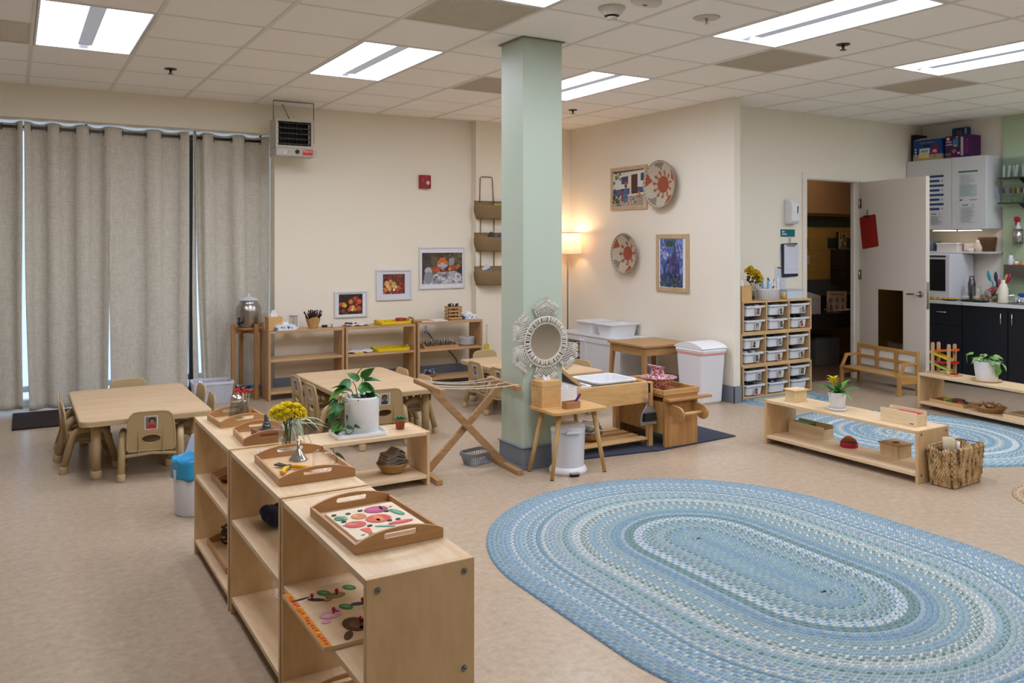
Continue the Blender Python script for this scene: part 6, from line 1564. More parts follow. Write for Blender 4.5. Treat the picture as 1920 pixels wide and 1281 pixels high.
def storage_tray(label, loc, seed, cw, full):
    t = thing('storage_tray', label, 'tray', loc, 0, 'white pull-out storage trays in the cubbies')
    w2 = cw - .004; wi = w2 - .07; hz = .088
    b = B(PX)
    o0, o1 = (wi/2 - .012, .095), (wi/2, .108)
    lo = rrect(-o0[0], o0[0], -.10, .10, .02); hi = rrect(-o1[0], o1[0], -.11, .11, .022); k = len(lo)
    b.add([(x, y, 0) for x, y in lo] + [(x, y, hz) for x, y in hi], [(i, (i+1) % k, k + (i+1) % k, k + i) for i in range(k)] + [tuple(range(k))])
    b.obj('body', t, solid=.003)
    b = B(LIPM); b.prism(rrect(-w2/2 + .002, w2/2 - .002, -.122, .115, .012), hz, hz + .006, holes=[rrect(-o1[0], o1[0], -.108, .108, .02)[::-1]]); b.box(-o1[0] - .012, o1[0] + .012, -.124, -.1215, hz - .010, hz + .006); b.obj('rim', t)
    rr = random.Random(seed)
    if full:
        b = B(); 
        for q in range(9):
            b.use(mat(rr.choice(full), .9)); b.ball((rr.uniform(-wi*.36, wi*.36), rr.uniform(-.08, .06), hz + rr.uniform(-.02, .008)), rr.uniform(.022, .034), 9, sz=.45)
        b.obj('clothes', t)
    if seed % 19 not in (16, 17):
        b = B(PAPER); a = rr.uniform(-.3, .3) if seed % 3 else rr.uniform(-.1, .1); b.tf(TR(rr.uniform(-.005, .045), -.1245, hz * .5 - rr.uniform(0, .012)) @ Matrix.Rotation(a, 4, 'Y')); photo_into(b, .05, .066, seed, white=.005); b.obj('photo_tag', t)
rows = [('top', 5.71, .6005), ('middle', 5.692, .3035), ('bottom', 5.712, .0065)]
CL = [('#d8dce2', '#30324a', '#e6e6e8'), ('#e3e6ea', '#dfe3e6', '#c9ced6'), ('#1f2024', '#4a5f8a', '#2b3b4a'), ('#4a2a34', '#2b2a2e'), ('#e3e3e3', '#d4d8de'), ('#15161a', '#22252a'),
      ('#cfe3dc', '#a9c9c0', '#222'*1 + '222'), ('#6b6a78', '#8b8796'), ('#4a4038', '#7a6a5a'), ('#a9cfc4', '#cfe0da'), ('#8c8698', '#3a3540'), ('#5a5048', '#36322e'),
      ('#3a3a44', '#cfd3da'), ('#3b3c46', '#6a6c78'), ('#d8dade', '#55586a'), ('#23242c', '#3d4050'), ('#8f8fa8', '#4d4a78', '#23242a'), ('#4a2f86', '#5a4a44', '#cfd3d6')]
ci = 0
for rn, x, z in rows:
    t, cw, th = cubby(rn + ' pine cubby unit of the stack of three against the rear wall', x, z, 0)
    for lv, zz in (('upper', .16), ('lower', .028)):
        for k in range(3):
            storage_tray('white storage tray in the %s row, %s column of the %s cubby unit' % (lv, tray_lab[k], rn), (x + th * (k + 1) + cw * (k + .5), 5.45 + .118, z + zz), ci, cw, CL[ci]); ci += 1
# on top of the cubbies
ZC = .898
b = B(PINE); b.prism([(-.065, -.065), (.065, -.065), (.065, .065), (-.065, .065)], 0, .14); b.use(TISSUE); crumple(b, (0, 0, .14), .03, .045, 15)
tag(b.obj('tissue_box_cover', loc=(5.79, 5.54, ZC), bev=.001), 'pine tissue box cover on the cubbies, half hidden by the wall corner', 'tissue box')
t = thing('flower_vase', 'slim clear glass vase on top of the cubbies', 'vase', (5.905, 5.505, ZC))
b = B(GLASS); b.lathe([(.001, .001), (.032, .001), (.036, .02), (.034, .06), (.038, .13), (.042, .15), (.039, .15), (.034, .12), (.03, .05), (.03, .01), (.001, .01)], 28); b.obj('glass_body', t)
b = B(glassmat('#d5d8d0', .1, .5)); r = random.Random(1)
for k in range(22): a = r.uniform(0, 6.28); q = r.uniform(0, .024); b.ball((q*math.cos(a), q*math.sin(a), r.uniform(.012, .04)), .006, 8)
b.obj('glass_beads', t)
t = thing('yellow_bouquet', 'loose bouquet of yellow and dark flowers in the slim vase', 'flowers', (5.905, 5.505, ZC + .012))
b = B(mat('#4a5a2c', .6)); hd = [(-.01, -.03, .23, .062), (.035, -.03, .195, .052), (-.05, .02, .26, .04), (.06, .0, .155, .035), (-.035, .0, .285, .036)]
for k in range(12): a = k * .9; b.tube([(.012*math.cos(a), .012*math.sin(a), .01), (-.02*math.cos(a), .02*math.sin(a), .1), (.06*math.cos(a), .05*math.sin(a), .2)], .002, 5)
b.obj('stems', t)
for k, (x, y, z, s) in enumerate(hd): b = B(); bloom(b, (x, y, z), s, 190, 40 + k, ('#f8dc22', '#ffec46', '#ecc814')); b.obj('bloom', t)
b = B(mat('#5a4a2e', .8)); r = random.Random(14)
for k in range(26): a = r.uniform(1.5, 5.0); b.ball((.055*math.cos(a), .05*math.sin(a), r.uniform(.15, .28)), r.uniform(.008, .016), 8)
b.use(mat('#2a3a88', .7)); b.ball((.06, .02, .24), .02, 10, sz=1.3); b.use(mat('#9ab03a', .6)); b.ball((.075, .0, .17), .025, 10); b.obj('filler_leaves', t)
t = thing('woven_caddy', 'white woven plastic caddy on top of the cubbies', 'basket', (6.125, 5.53, ZC))
b = B(mat('#d9d0cc', .6)); b.lathe([(.001, 0), (.128, 0), (.138, .01), (.14, .108), (.134, .11), (.13, .01), (.001, .006)], 44, sy=.55)
b.use(mat('#7a706e', .8))
for row in range(7):
    for i in range(44):
        a = 2*PI*(i + .5)/44
        if math.sin(a) > .2: continue
        x, y = .1405*math.cos(a), .1405*.55*math.sin(a); z = .018 + row * .012; b.tf(TR(x, y, z) @ RZ(math.atan2(.55*math.cos(a), -math.sin(a)) + 0)); b.box(-.0035, .0035, -.0012, .0006, 0, .005)
b.tf(); b.obj('body', t)
t = thing('hygiene_bottles', 'cluster of white bottles, tubes and brushes standing in the woven caddy', 'toiletries', (6.125, 5.53, ZC + .008))
r = random.Random(77)
for k in range(12):
    x, y = -.10 + k * .018, r.uniform(-.035, .035); hh = r.uniform(.12, .2); c = r.choice(('#e6e9ec', '#dfe8ee', '#9fc8dc', '#f0f0f0', '#6fa9cf', '#e9e6e0')); b = B(mat(c, .35)); e = (x + r.uniform(-.02, .02), y, hh); b.cyl((x, y, 0), e, .011, .009, n=12); b.use(mat(r.choice(('#e9e9ea', '#23242a', '#2f62a8', '#e9e9ea')), .4)); b.cyl(e, (e[0], e[1], hh + .018), .007, n=10); b.obj('bottle', t)
b = B(mat('#e9ebef', .35)); b.lathe([(.001, 0), (.03, 0), (.032, .05), (.03, .11), (.012, .13), (.012, .15), (.001, .15)], 20, (.06, .0, .0)); b.use(BLACK); b.box(.035, .075, -.028, -.026, .09, .12); b.obj('round_bottle', t)
b = B(mat('#d9a23c', .5)); b.cyl((0, 0, 0), (0, 0, .05), .018, n=16); b.use(WHITEPL); b.cyl((0, 0, .05), (0, 0, .058), .019, n=16); tag(b.obj('small_jar', loc=(6.305, 5.50, ZC)), 'tiny amber jar beside the woven caddy on the cubbies', 'jar')
b = B(mat('#cfd8e2', .45)); b.box(-.11, .11, -.07, .07, 0, .078); b.use(mat('#b9c4d0', .5)); b.box(-.112, .112, -.072, .072, .0785, .09); tag(b.obj('storage_box', loc=(6.455, 5.56, ZC), bev=.004), 'pale blue white box at the right end on top of the cubbies', 'box')
# ============================================================ wall fittings by the door
t = thing('soap_dispenser', 'white soap dispenser mounted on the wall left of the door', 'dispenser', (6.60, 5.699, 1.62))
b = B(WHITEPL); b.prism([(0, 0), (-.07, .0), (-.10, .03), (-.108, .12), (-.10, .21), (-.07, .24), (0, .245)], -.06, .06, 'yz'); b.obj('body', t, bev=.014)
b = B(mat('#3a3d42', .3)); b.tf(TR(.012, -.1085, .14) @ Matrix.Rotation(math.radians(5), 4, 'Y')); b.box(-.006, .006, -.0012, 0, -.035, .035); b.tf(); b.obj('level_window', t)
b = B(mat('#9a9fa3', .4)); b.cyl((0, -.05, -.006), (0, -.05, .0), .012); b.obj('nozzle', t)
t = thing('room_sign', 'small teal room sign below the soap dispenser', 'sign', (6.59, 5.699, 1.533))
b = B(mat('#0f6a74', .45)); b.box(-.10, .10, -.006, 0, -.036, .036); b.obj('plate', t)
b = B(mat('#dfe8e6', .5)); b.disc((-.075, .012, -.0072), .009, .009, 'xz', .001, 14); b.box(-.062, -.05, -.0072, -.0062, .005, .019); b.disc((-.079, -.012, -.0072), .006, .007, 'xz', .001, 10)
for x0, w_ in ((-.071, .008), (-.061, .006), (-.053, .008), (-.043, .007), (-.034, .008), (-.024, .006)): b.box(x0, x0 + w_, -.0072, -.0062, -.018, -.006)
b.obj('lettering', t)
t = thing('clipboard', 'dark navy clipboard with white sheets hanging on the wall left of the door', 'clipboard', (6.612, 5.699, 1.10))
b = B(mat('#1c2540', .5)); b.tf(TR(0, -.012, 0) @ Matrix.Rotation(math.radians(-2), 4, 'Y')); b.box(-.115, .115, -.004, 0, 0, .33); b.obj('board', t, bev=.002)
b = B(mat('#d5d8e4', .8)); b.tf(TR(.008, -.0165, .03)); b.box(-.10, .105, -.006, 0, 0, .288); b.use(mat('#9aa0b0', .8)); b.box(-.075, -.02, -.0066, -.0061, .04, .043); b.box(-.01, .09, -.0066, -.0061, .036, .0375); b.box(-.08, -.06, -.0066, -.0061, .09, .093); b.obj('paper', t)
b = B(STEEL); b.box(-.06, .06, -.03, -.012, .30, .322); b.use(glassmat('#eeeeee', .1, .5)); b.box(-.012, .012, -.014, -.004, .325, .385); b.obj('clip', t)
b = B(mat('#d9dbe6', .8)); b.tf(TR(6.47, 5.699, .985) @ Matrix.Rotation(math.radians(9), 4, 'Y')); b.box(-.085, .085, -.003, 0, 0, .205); b.use(mat('#a9adbc', .8))
for k in range(10): b.box(-.065, .05 - (k % 3) * .02, -.0036, -.0031, .03 + k * .016, .033 + k * .016)
b.use(mat('#a5232f', .5)); b.box(-.06, -.005, -.005, -.0031, .195, .208); b.tf(); o = b.obj('pinned_note'); tag(o, 'tilted white note pinned by a red strip behind the clipboard', 'note')
# things on the door leaf
DM = TR(7.685, 5.69, 0) @ RZ(DOORA)
def on_door(name, label, cat, s, z): return thing(name, label, cat, tuple(DM @ Vector((s, -.0005, z))), DOORA)
t = on_door('clipboard', 'red clipboard hanging tilted on the open door', 'clipboard', .165, 1.385)
b = B(mat('#96231c', .5)); b.tf(Matrix.Rotation(math.radians(-8), 4, 'Y')); b.prism([(x, z) for x, z in rrect(-.115, .115, 0, .335, .015)], -.005, -.001, 'xz'); b.obj('board', t)
b = B(glassmat('#eeeeee', .1, .5)); b.box(-.055, -.03, -.014, -.0055, .335, .395); b.use(STEEL); b.box(-.08, -.005, -.02, -.0055, .325, .338); b.obj('hook', t)
t = on_door('door_mirror', 'dark rectangular mirror panel low on the open door', 'mirror', .44, .26)
b = B(mat('#8b8078', .06, 1)); b.prism(rrect(-.165, .165, 0, .70, .006), -.004, 0, 'xz'); b.obj('mirror_panel', t)
# ============================================================ items on the middle low shelf
ZR = .3155
BX1 = wood('#e6cda2', '#d9ba88', 'x', 3, .5); BX2 = wood('#e2c79a', '#d3b17c', 'z', 3, .5)
t = thing('coin_box', 'small lidded wooden coin box at the far end of the middle low shelf', 'box', (4.745, 4.03, ZR), math.radians(-5))
b = B(BX2); b.box(-.058, .058, -.045, .045, .003, .082); b.use(BX1); b.box(-.064, .064, -.05, .05, 0, .0029); b.obj('body', t, bev=.001)
b = B(BX1); b.box(-.066, .066, -.053, .053, .0822, .092); b.box(-.03, .03, -.03, .03, .0921, .096); b.ball((.07, -.0, .087), .007, 10); b.obj('lid', t, bev=.001)
t = thing('potted_bromeliad', 'yellow bromeliad in a ribbed white pot with a saucer on the middle low shelf', 'potted plant', (4.745, 3.685, ZR))
b = B(WHITECER); b.lathe([(.001, 0), (.052, 0), (.06, .008), (.062, .018), (.058, .018), (.055, .008), (.001, .006)], 40); b.obj('saucer', t)
b = B(WHITECER); b.lathe([(.001, .0085), (.04, .0085), (.046, .03), (.056, .10), (.058, .122), (.053, .122), (.048, .105), (.001, .105)], 48); 
for k in range(5): b.tube([((.0475 + .002 * k) * math.cos(a), (.0475 + .002 * k) * math.sin(a), .04 + k * .014) for a in [2*PI*i/40 for i in range(40)]], .0012, 6, closed=True)
b.obj('pot', t)
b = B(mat('#2a211b', 1)); b.lathe([(.001, .11), (.05, .11)], 24); b.obj('soil', t)
BG = [mat('#3a7030', .4), mat('#4f8a36', .4), mat('#2f5f2c', .4)]
def blade(b, base, d, L, wd, droop, m):
    d = Vector(d); dh = Vector((d.x, d.y, 0)).normalized(); s = Vector((-dh.y, dh.x, 0)); n = 10; vs = []
    for i in range(n + 1):
        f = i / n; p = Vector(base) + d * L * f - Vector((0, 0, droop * f ** 2.2)); w_ = wd * (1 - f ** 2.4) * (.65 + .5 * math.sin(PI * min(1, f * 1.2))) + .0006
        vs += [tuple(p + s * w_ + Vector((0, 0, .35 * w_))), tuple(p), tuple(p - s * w_ + Vector((0, 0, .35 * w_)))]
    b.use(m); fs = []
    for i in range(n): q = 3*i; fs += [(q, q+1, q+4, q+3), (q+1, q+2, q+5, q+4)]
    b.add(vs, fs, True)
r = random.Random(8)
for k in range(15):
    a = k * 2.4 + .3; up = r.uniform(.35, .95); L = r.uniform(.13, .21); b = B(); blade(b, (0, 0, .11), (math.cos(a), math.sin(a), up), L, .015, r.uniform(.05, .10), BG[k % 3]); b.obj('leaf', t)
yb = Vector(rv(-.035, -.02, .215)) - Vector((0, 0, 0))
b = B(mat('#6d8a2e', .5)); b.tube([(0, 0, .11), tuple(yb)], .006, 8); YF = [mat('#f0d822', .5), mat('#f8e84a', .5), mat('#e0bc1a', .5)]
for k in range(16): a = k * 2.4; blade(b, tuple(yb - Vector((0, 0, .045 - .003 * k))), (math.cos(a) * .8, math.sin(a) * .8, .8), .055, .011, .025, YF[k % 3])
b.obj('flower_head', t)
t = thing('slat_sorting_box', 'narrow light wooden box of red slats at the near end of the middle low shelf', 'box', (4.765, 3.215, ZR), math.radians(-1))
LB = wood('#e9d3ab', '#dcc092', 'y', 3, .5)
b = B(LB); b.box(-.05, -.043, -.125, .125, 0, .082); b.obj('front_board', t)
b = B(LB); b.box(.043, .05, -.125, .125, 0, .088); b.obj('back_board', t)
b = B(LB); b.box(-.0428, .0428, -.12, .12, 0, .006); b.box(-.0428, .0428, -.12, -.113, .0061, .07); b.box(-.0428, .0428, .113, .12, .0061, .07); b.obj('tray', t)
b = B(mat('#b51f2c', .45))
for k in range(4): b.box(-.04 + k * .0205, -.0225 + k * .0205, -.112, .05, .0062, .072)
b.obj('red_slats', t)
b = B(BLACK); b.box(-.0506, -.0501, -.105, -.08, .012, .017); b.obj('brand_mark', t)
Zb = .0615
t = thing('green_slat_box', 'long light wooden box with green slats on the bottom of the middle low shelf', 'box', (4.885, 4.015, Zb))
b = B(LB); b.box(-.055, -.048, -.15, .15, 0, .088); b.obj('front_board', t)
b = B(LB); b.box(.048, .055, -.15, .15, 0, .098); b.obj('back_board', t, bev=.004)
b = B(LB); b.box(-.0478, .0478, -.15, .15, 0, .006); b.box(-.0478, .0478, -.15, -.143, .0061, .07); b.box(-.0478, .0478, .143, .15, .0061, .07); b.obj('tray', t)
b = B(mat('#3f6b3a', .5)); b.box(-.046, .046, .0, .142, .0062, .084); b.obj('green_slats', t)
t = thing('stacking_arcs', 'red, green and orange wooden stacking toy on the bottom of the middle low shelf', 'toy', (4.84, 3.665, Zb))
for r0, z0, z1, c in ((.058, 0, .034, '#b01f33'), (.05, .0342, .044, '#3d4a2c'), (.043, .0442, .053, '#b5402c'), (.033, .0532, .062, '#c9662c')):
    b = B(mat(c, .45)); b.cyl((0, 0, z0), (0, 0, z1), r0, r0 * .96, n=36); b.obj('ring', t, bev=.002)
b = B(mat('#d9862f', .45)); b.ball((0, 0, .062), .022, 18, sz=.55); b.obj('dome', t)
t = thing('posting_box', 'square wooden posting box with a round hole in its darker lid', 'box', (4.885, 3.35, Zb), math.radians(-3))
b = B(BX2); b.box(-.068, .068, -.065, .065, .003, .08); b.use(BX1); b.box(-.075, .075, -.072, .072, 0, .0029); b.obj('body', t, bev=.001)
b = B(wood('#c79d68', '#b3864f', 'x', 3)); b.prism([(-.076, -.073), (.076, -.073), (.076, .073), (-.076, .073)], .0802, .09, holes=[[(.03*math.cos(a), .024*math.sin(a)) for a in [-2*PI*i/24 for i in range(24)]]]); b.obj('lid', t, bev=.001)
b = B(mat('#3a2415', .9)); b.cyl((0, 0, .0801), (0, 0, .0804), .032, n=24); b.obj('painted_hole_shade', t)  # dark disc under the lid opening: shade inside the hole painted as colour
# wicker basket
def hyacinth():
    m, nt, N, L, P = newmat('braided water hyacinth')
    tc = N.new('ShaderNodeTexCoord'); mp = N.new('ShaderNodeMapping'); mp.inputs['Scale'].default_value = (42, 42, 15); L.new(tc.outputs['Object'], mp.inputs['Vector'])
    n = N.new('ShaderNodeTexNoise'); n.inputs['Scale'].default_value = 1; n.inputs['Detail'].default_value = 4; L.new(mp.outputs['Vector'], n.inputs['Vector'])
    r_ = N.new('ShaderNodeValToRGB'); e = r_.color_ramp.elements; e[0].position = .34; e[0].color = srgb('#573e26'); e[1].position = .62; e[1].color = srgb('#cfb183'); k_ = e.new(.45); k_.color = srgb('#ac8a5b')
    L.new(n.outputs['Fac'], r_.inputs['Fac']); L.new(r_.outputs['Color'], P.inputs['Base Color']); P.inputs['Roughness'].default_value = .85
    return m
HY = hyacinth()
t = thing('wicker_basket', 'braided water hyacinth basket standing against the near end of the middle low shelf', 'basket', (4.845, 2.925, 0), math.radians(3))
def braid(b, p0, p1, nrm, wd, seed):
    p0, p1, nrm = Vector(p0), Vector(p1), Vector(nrm); d = p1 - p0; s = d.cross(nrm).normalized(); L = d.length; k = max(3, int(L / .028)); rr = random.Random(seed)
    for i in range(k):
        for sg in (-1, 1):
            c = p0 + d * ((i + .5 + .25 * sg) / k) ; e = d.normalized() * (L / k) * .62
            a0_, a1_ = c - e * .9 + s * sg * wd * .55, c + e * .9 - s * sg * wd * .12
            mid_ = (a0_ + a1_) / 2 + nrm * wd * .45
            b.tube([tuple(a0_), tuple(a0_.lerp(mid_, .6) + nrm * .001), tuple(mid_), tuple(a1_)], [wd * .2, wd * .42, wd * .46, wd * .2], 6)
bw, bd, bh = .165, .072, .225
b = B(HY); sd = 0
for (ax, ay, cx_, cy_, nx, ny) in ((-bw, -bd, bw, -bd, 0, -1), (bw, -bd, bw, bd, 1, 0), (bw, bd, -bw, bd, 0, 1), (-bw, bd, -bw, -bd, -1, 0)):
    L_ = math.hypot(cx_ - ax, cy_ - ay); n_ = max(3, int(L_ / .0145))
    for i in range(n_):
        f = (i + .5) / n_; x, y = ax + (cx_ - ax) * f, ay + (cy_ - ay) * f; sd += 1
        top_ = bh * (1 - .09 * math.exp(-((f - .5) / .17) ** 2)) if abs(nx) > .5 else bh
        braid(b, (x * .90, y * .88, .006), (x * 1.03, y * 1.03, top_), (nx, ny, 0), .0165, sd)
b.obj('braided_wall', t)
b = B(mat('#2d1f14', .9)); b.box(-bw*.86, bw*.86, -bd*.8, bd*.8, .004, .012); b.obj('base', t)
b = B(mat('#5a4a3a', .4, .7)); b.tube([(x * 1.03, y * 1.03, bh + .004) for x, y in rrect(-bw, bw, -bd, bd, .02, 3)], .0022, 6, closed=True); b.obj('wire_rim', t)
for k, (x, c, lab, nm) in enumerate(((-.085, '#c9b89a', 'roll of cream ribbed cloth standing in the hyacinth basket, nearest the shelf', 'cloth_roll'), (-.055, '#b59c74', 'tan ribbed cloth roll in the hyacinth basket', 'cloth_roll'), (-.02, '#d6d3d2', 'smooth white cloth roll in the hyacinth basket', 'cloth_roll'))):
    wp = RZ(math.radians(3)) @ Vector((x, -.01 + .012 * k, 0))
    b = B(mat(c, .95, bump=.6, bscale=200)); 
    def sp(u, v, k=k):
        a = u * 2 * PI * 2.2; r_ = .010 + .028 * u; return (r_ * math.cos(a) * .9 + (v) * (-.02 + .02 * k), r_ * math.sin(a), .012 + v * (.27 - .02 * k))
    b.grid(sp, 44, 5); o = b.obj(nm, loc=(4.845 + wp.x, 2.925 + wp.y, .002), solid=.0035); tag(o, lab, 'cloth', 'cloth rolls in the hyacinth basket')
# ============================================================ items on the right low shelf
RA = -math.radians(98); RM = TR(6.752, 4.42, 0) @ RZ(RA)
def on_r2(name, label, cat, u, v, z, rz=0, group=None): return thing(name, label, cat, tuple(RM @ Vector((u, v, z))), RA + rz, group)
ZQ = .3065
t = on_r2('marble_ramp', 'wooden marble ramp toy with rainbow coloured slides', 'toy', .155, .135, ZQ)
UW = wood('#cda87c', '#b98f60', 'z', 4)
b = B(wood('#cda87c', '#b98f60', 'x', 4)); b.box(-.13, .14, -.055, .055, 0, .012); b.obj('base', t, bev=.003)
for u in (-.085, .075):
    for v in (-.035, .035):
        b = B(UW); b.prism([(u - .014, .0122), (u + .014, .0122)] + [(u + .014*math.cos(a), .255 + .014*math.sin(a)) for a in [PI*i/8 for i in range(9)]], v - .006, v + .006, 'xz'); b.obj('upright', t)
for k, (u0, z0, u1, z1, c) in enumerate(((-.085, .185, .125, .218, '#d9641f'), (-.125, .175, .075, .125, '#e3c71c'), (-.085, .085, .125, .11, '#b3202c'), (-.125, .088, .075, .03, '#a9b84a'))):
    b = B(mat(c, .45)); b.bar((u0, 0, z0), (u1, 0, z1), .05, .008); b.bar((u0, -.026, z0 + .008), (u1, -.026, z1 + .008), .004, .016); b.bar((u0, .026, z0 + .008), (u1, .026, z1 + .008), .004, .016); b.obj('ramp', t)
b = B(mat('#b3202c', .4)); b.box(.09, .125, -.03, .02, .0122, .026); b.use(mat('#8aa83a', .4)); b.ball((.08, -.03, .03), .014, 12); b.use(mat('#d9c41c', .4)); b.ball((.085, -.052, .026), .012, 10); b.obj('little_cars', t)
t = on_r2('plant_saucer', 'round wooden saucer under the pale green plant', 'saucer', .54, .155, ZQ)
b = B(wood('#d9bd94', '#c8a678', 'x', 3)); b.lathe([(.001, 0), (.095, 0), (.112, .012), (.11, .015), (.092, .006), (.001, .006)], 44); b.obj('dish', t)
t = on_r2('potted_plant', 'pale green leafy plant in a ribbed white pot on the right low shelf', 'potted plant', .54, .155, ZQ + .0065)
b = B(WHITECER); b.tf(Matrix.Diagonal((1.12, 1.12, 1.0, 1))); b.lathe([(.001, 0), (.066, 0), (.07, .008), (.084, .13), (.089, .148), (.091, .158), (.086, .158), (.08, .14), (.001, .14)], 48)
for k in range(4): b.tube([((.0735 + .003 * k) * math.cos(a), (.0735 + .003 * k) * math.sin(a), .045 + k * .024) for a in [2*PI*i/44 for i in range(44)]], .0014, 6, closed=True)
b.obj('pot', t)
b = B(mat('#2a211b', 1)); b.lathe([(.001, .142), (.08, .142)], 24); b.obj('soil', t)
PG = [mat('#6f9a52', .45), mat('#86ad62', .45), mat('#5a8a48', .45), mat('#a3bd78', .45)]
r = random.Random(12)
for k in range(30):
    a = k * 2.4; q = r.uniform(.02, .08); z = r.uniform(.16, .20) - max(0, q - .06) * .5; b = B(); dz = r.uniform(-.5, .5); heart_leaf(b, (q * math.cos(a), q * math.sin(a), z), (math.cos(a), math.sin(a), dz), r.uniform(.05, .075), PG[k % 4], .35, r.uniform(-.6, .6)); b.obj('leaf', t)
for k, (u, v, z, du, dv, dz, s) in enumerate(((-.095, -.03, .205, -.6, -.2, .0, .07), (-.14, -.04, .19, -.3, -.1, -.9, .07), (.10, -.02, .15, .4, -.2, -.6, .08), (.12, -.03, .12, .1, -.1, -.9, .08), (.14, -.02, .16, .6, 0, -.4, .08), (.09, -.05, .17, .4, -.5, -.1, .07))):
    b = B(); heart_leaf(b, (u, v, z), (du, dv, dz), s, PG[k % 3], .3, .4); b.obj('leaf', t)
t = on_r2('sorting_tray', 'shallow wooden tray of coloured half domes on the bottom of the right low shelf', 'tray', .235, .145, Zb)
b = B(wood('#d6b074', '#c0955a', 'x', 3)); b.box(-.165, .165, -.085, .085, 0, .005)
for q in ((-.165, .165, -.085, -.079), (-.165, .165, .079, .085)): b.box(*q, .0051, .032)
b.box(-.165, -.159, -.0789, .0789, .0051, .032); b.box(.159, .165, -.0789, .0789, .0051, .032); b.obj('tray', t)
for k, (u, v, c, nm) in enumerate(((-.11, -.03, '#8f2a2c', 'red'), (-.085, .035, '#c2a92c', 'yellow'), (-.02, -.035, '#3f7a3c', 'green'), (.07, .03, '#2f4a72', 'dark blue'), (.10, -.035, '#c4682c', 'orange'))):
    o = on_r2('half_dome', '%s wooden half dome in the tray on the right low shelf' % nm, 'toy', .235 + u, .145 + v, Zb + .0055, 0, 'coloured wooden half domes'); b = B(mat(c, .45)); b.lathe([(.001, .034), (.02, .03), (.034, .018), (.039, 0), (.001, 0)], 28); b.obj('dome', o)
o = on_r2('wooden_arch', 'reddish brown wooden block behind the coloured half domes', 'block', .235 + .02, .145 + .045, Zb + .0055); b = B(wood('#8a4a30', '#6f3822', 'x', 4)); b.box(-.045, .045, -.025, .025, 0, .042); b.obj('block', o, bev=.006)
t = on_r2('treasure_basket', 'flat wicker basket of wooden pieces and pine cones on the right low shelf', 'basket', .575, .15, Zb)
b = B(BAS); b.lathe([(.001, 0), (.08, 0), (.10, .02), (.118, .042), (.124, .044), (.12, .049), (.095, .02), (.078, .005), (.001, .005)], 40)
for k in range(4): b.tube([((.09 + .008*k) * math.cos(a), (.09 + .008*k) * math.sin(a), .012 + .009*k) for a in [2*PI*i/40 for i in range(40)]], .0035, 6, closed=True)
b.obj('body', t)
t2 = on_r2('wooden_pieces', 'heap of cream and dark red wooden pieces in the flat wicker basket', 'toys', .575, .15, Zb + .02); r = random.Random(66)
for k in range(26):
    b = B(mat(r.choice(('#c4a27c', '#b58f66', '#5a2224', '#8a6a4a', '#d2b794')), .6)); a = r.uniform(0, 6.28); q = r.uniform(0, .075); b.ball((q*math.cos(a), q*math.sin(a), r.uniform(.005, .045)), r.uniform(.012, .022), 9, sz=r.uniform(.6, 1.2)); b.obj('wooden_piece', t2)
t = on_r2('cropped_box', 'low pale wooden box with a tan lid, cut by the right edge', 'box', .86, .14, Zb)
b = B(BX1); b.box(-.10, .12, -.09, .09, 0, .028); b.obj('body', t, bev=.001); b = B(wood('#b39468', '#9c7c50', 'x', 4)); b.box(-.07, .1, -.07, .07, .0282, .045); b.obj('lid', t, bev=.006)
# ============================================================ wooden bench by the door
BA = math.atan2(.977, .2134)
t = thing('wooden_settee', 'small varnished wooden settee in front of the open door', 'bench', (7.065, 4.81, 0), BA)
GW = wood('#c9984e', '#b07f39', 'x', 2.5, .3); GWZ = wood('#c69650', '#ab7a38', 'z', 2.5, .3); GWY = wood('#c9984e', '#b07f39', 'y', 2.5, .3)
L_ = .80
b = B(GW); b.box(.032, L_ - .032, -.215, -.004, .172, .187); b.obj('seat', t, bev=.004)
for x in (0, L_ - .03):
    b = B(GWZ); b.box(x, x + .03, -.032, 0, 0, .187); b.obj('leg', t, bev=.003)
    b = B(GWZ); b.box(x, x + .03, -.245, -.217, 0, .415); b.obj('leg', t, bev=.006)
    b = B(GWY); xx = x + .004; b.prism([(-.0325, .112), (-.2165, .112), (-.2165, .186), (-.0325, .186)], xx, xx + .022, 'yz')
    b.prism([(-.216, .285), (-.085, .285), (-.035, .188), (-.005, .188), (-.062, .312), (-.216, .312)], xx, xx + .022, 'yz'); b.obj('armrest', t, bev=.003)
for z0, z1 in ((.372, .408), (.275, .302)): b = B(GW); b.box(.0305, L_ - .0305, -.24, -.224, z0, z1); b.obj('back_rail', t, bev=.003)
b = B(mat('#e3e1de', .5)); b.box(.031, L_ - .031, -.2445, -.2405, .20, .40); b.obj('back_panel', t)
for x in (.255, .51): b = B(GWZ); b.box(x, x + .04, -.2235, -.2165, .1875, .40); b.obj('back_stile', t, bev=.001)
# ============================================================ wash room behind the open door
def tiles(c1, mortar, bw_, bh_, name):
    m, nt, N, L, P = newmat(name)
    tc = N.new('ShaderNodeTexCoord'); sp = N.new('ShaderNodeSeparateXYZ'); cb = N.new('ShaderNodeCombineXYZ'); L.new(tc.outputs['Object'], sp.inputs[0]); L.new(sp.outputs[0], cb.inputs[0]); L.new(sp.outputs[2], cb.inputs[1])
    br = N.new('ShaderNodeTexBrick'); br.inputs['Scale'].default_value = 1; br.inputs['Brick Width'].default_value = bw_; br.inputs['Row Height'].default_value = bh_; br.inputs['Mortar Size'].default_value = .003
    c = srgb(c1); br.inputs['Color1'].default_value = c; br.inputs['Color2'].default_value = tuple(v * .9 for v in c[:3]) + (1,); br.inputs['Mortar'].default_value = srgb(mortar)
    L.new(cb.outputs[0], br.inputs['Vector']); L.new(br.outputs['Color'], P.inputs['Base Color']); P.inputs['Roughness'].default_value = .3
    return m
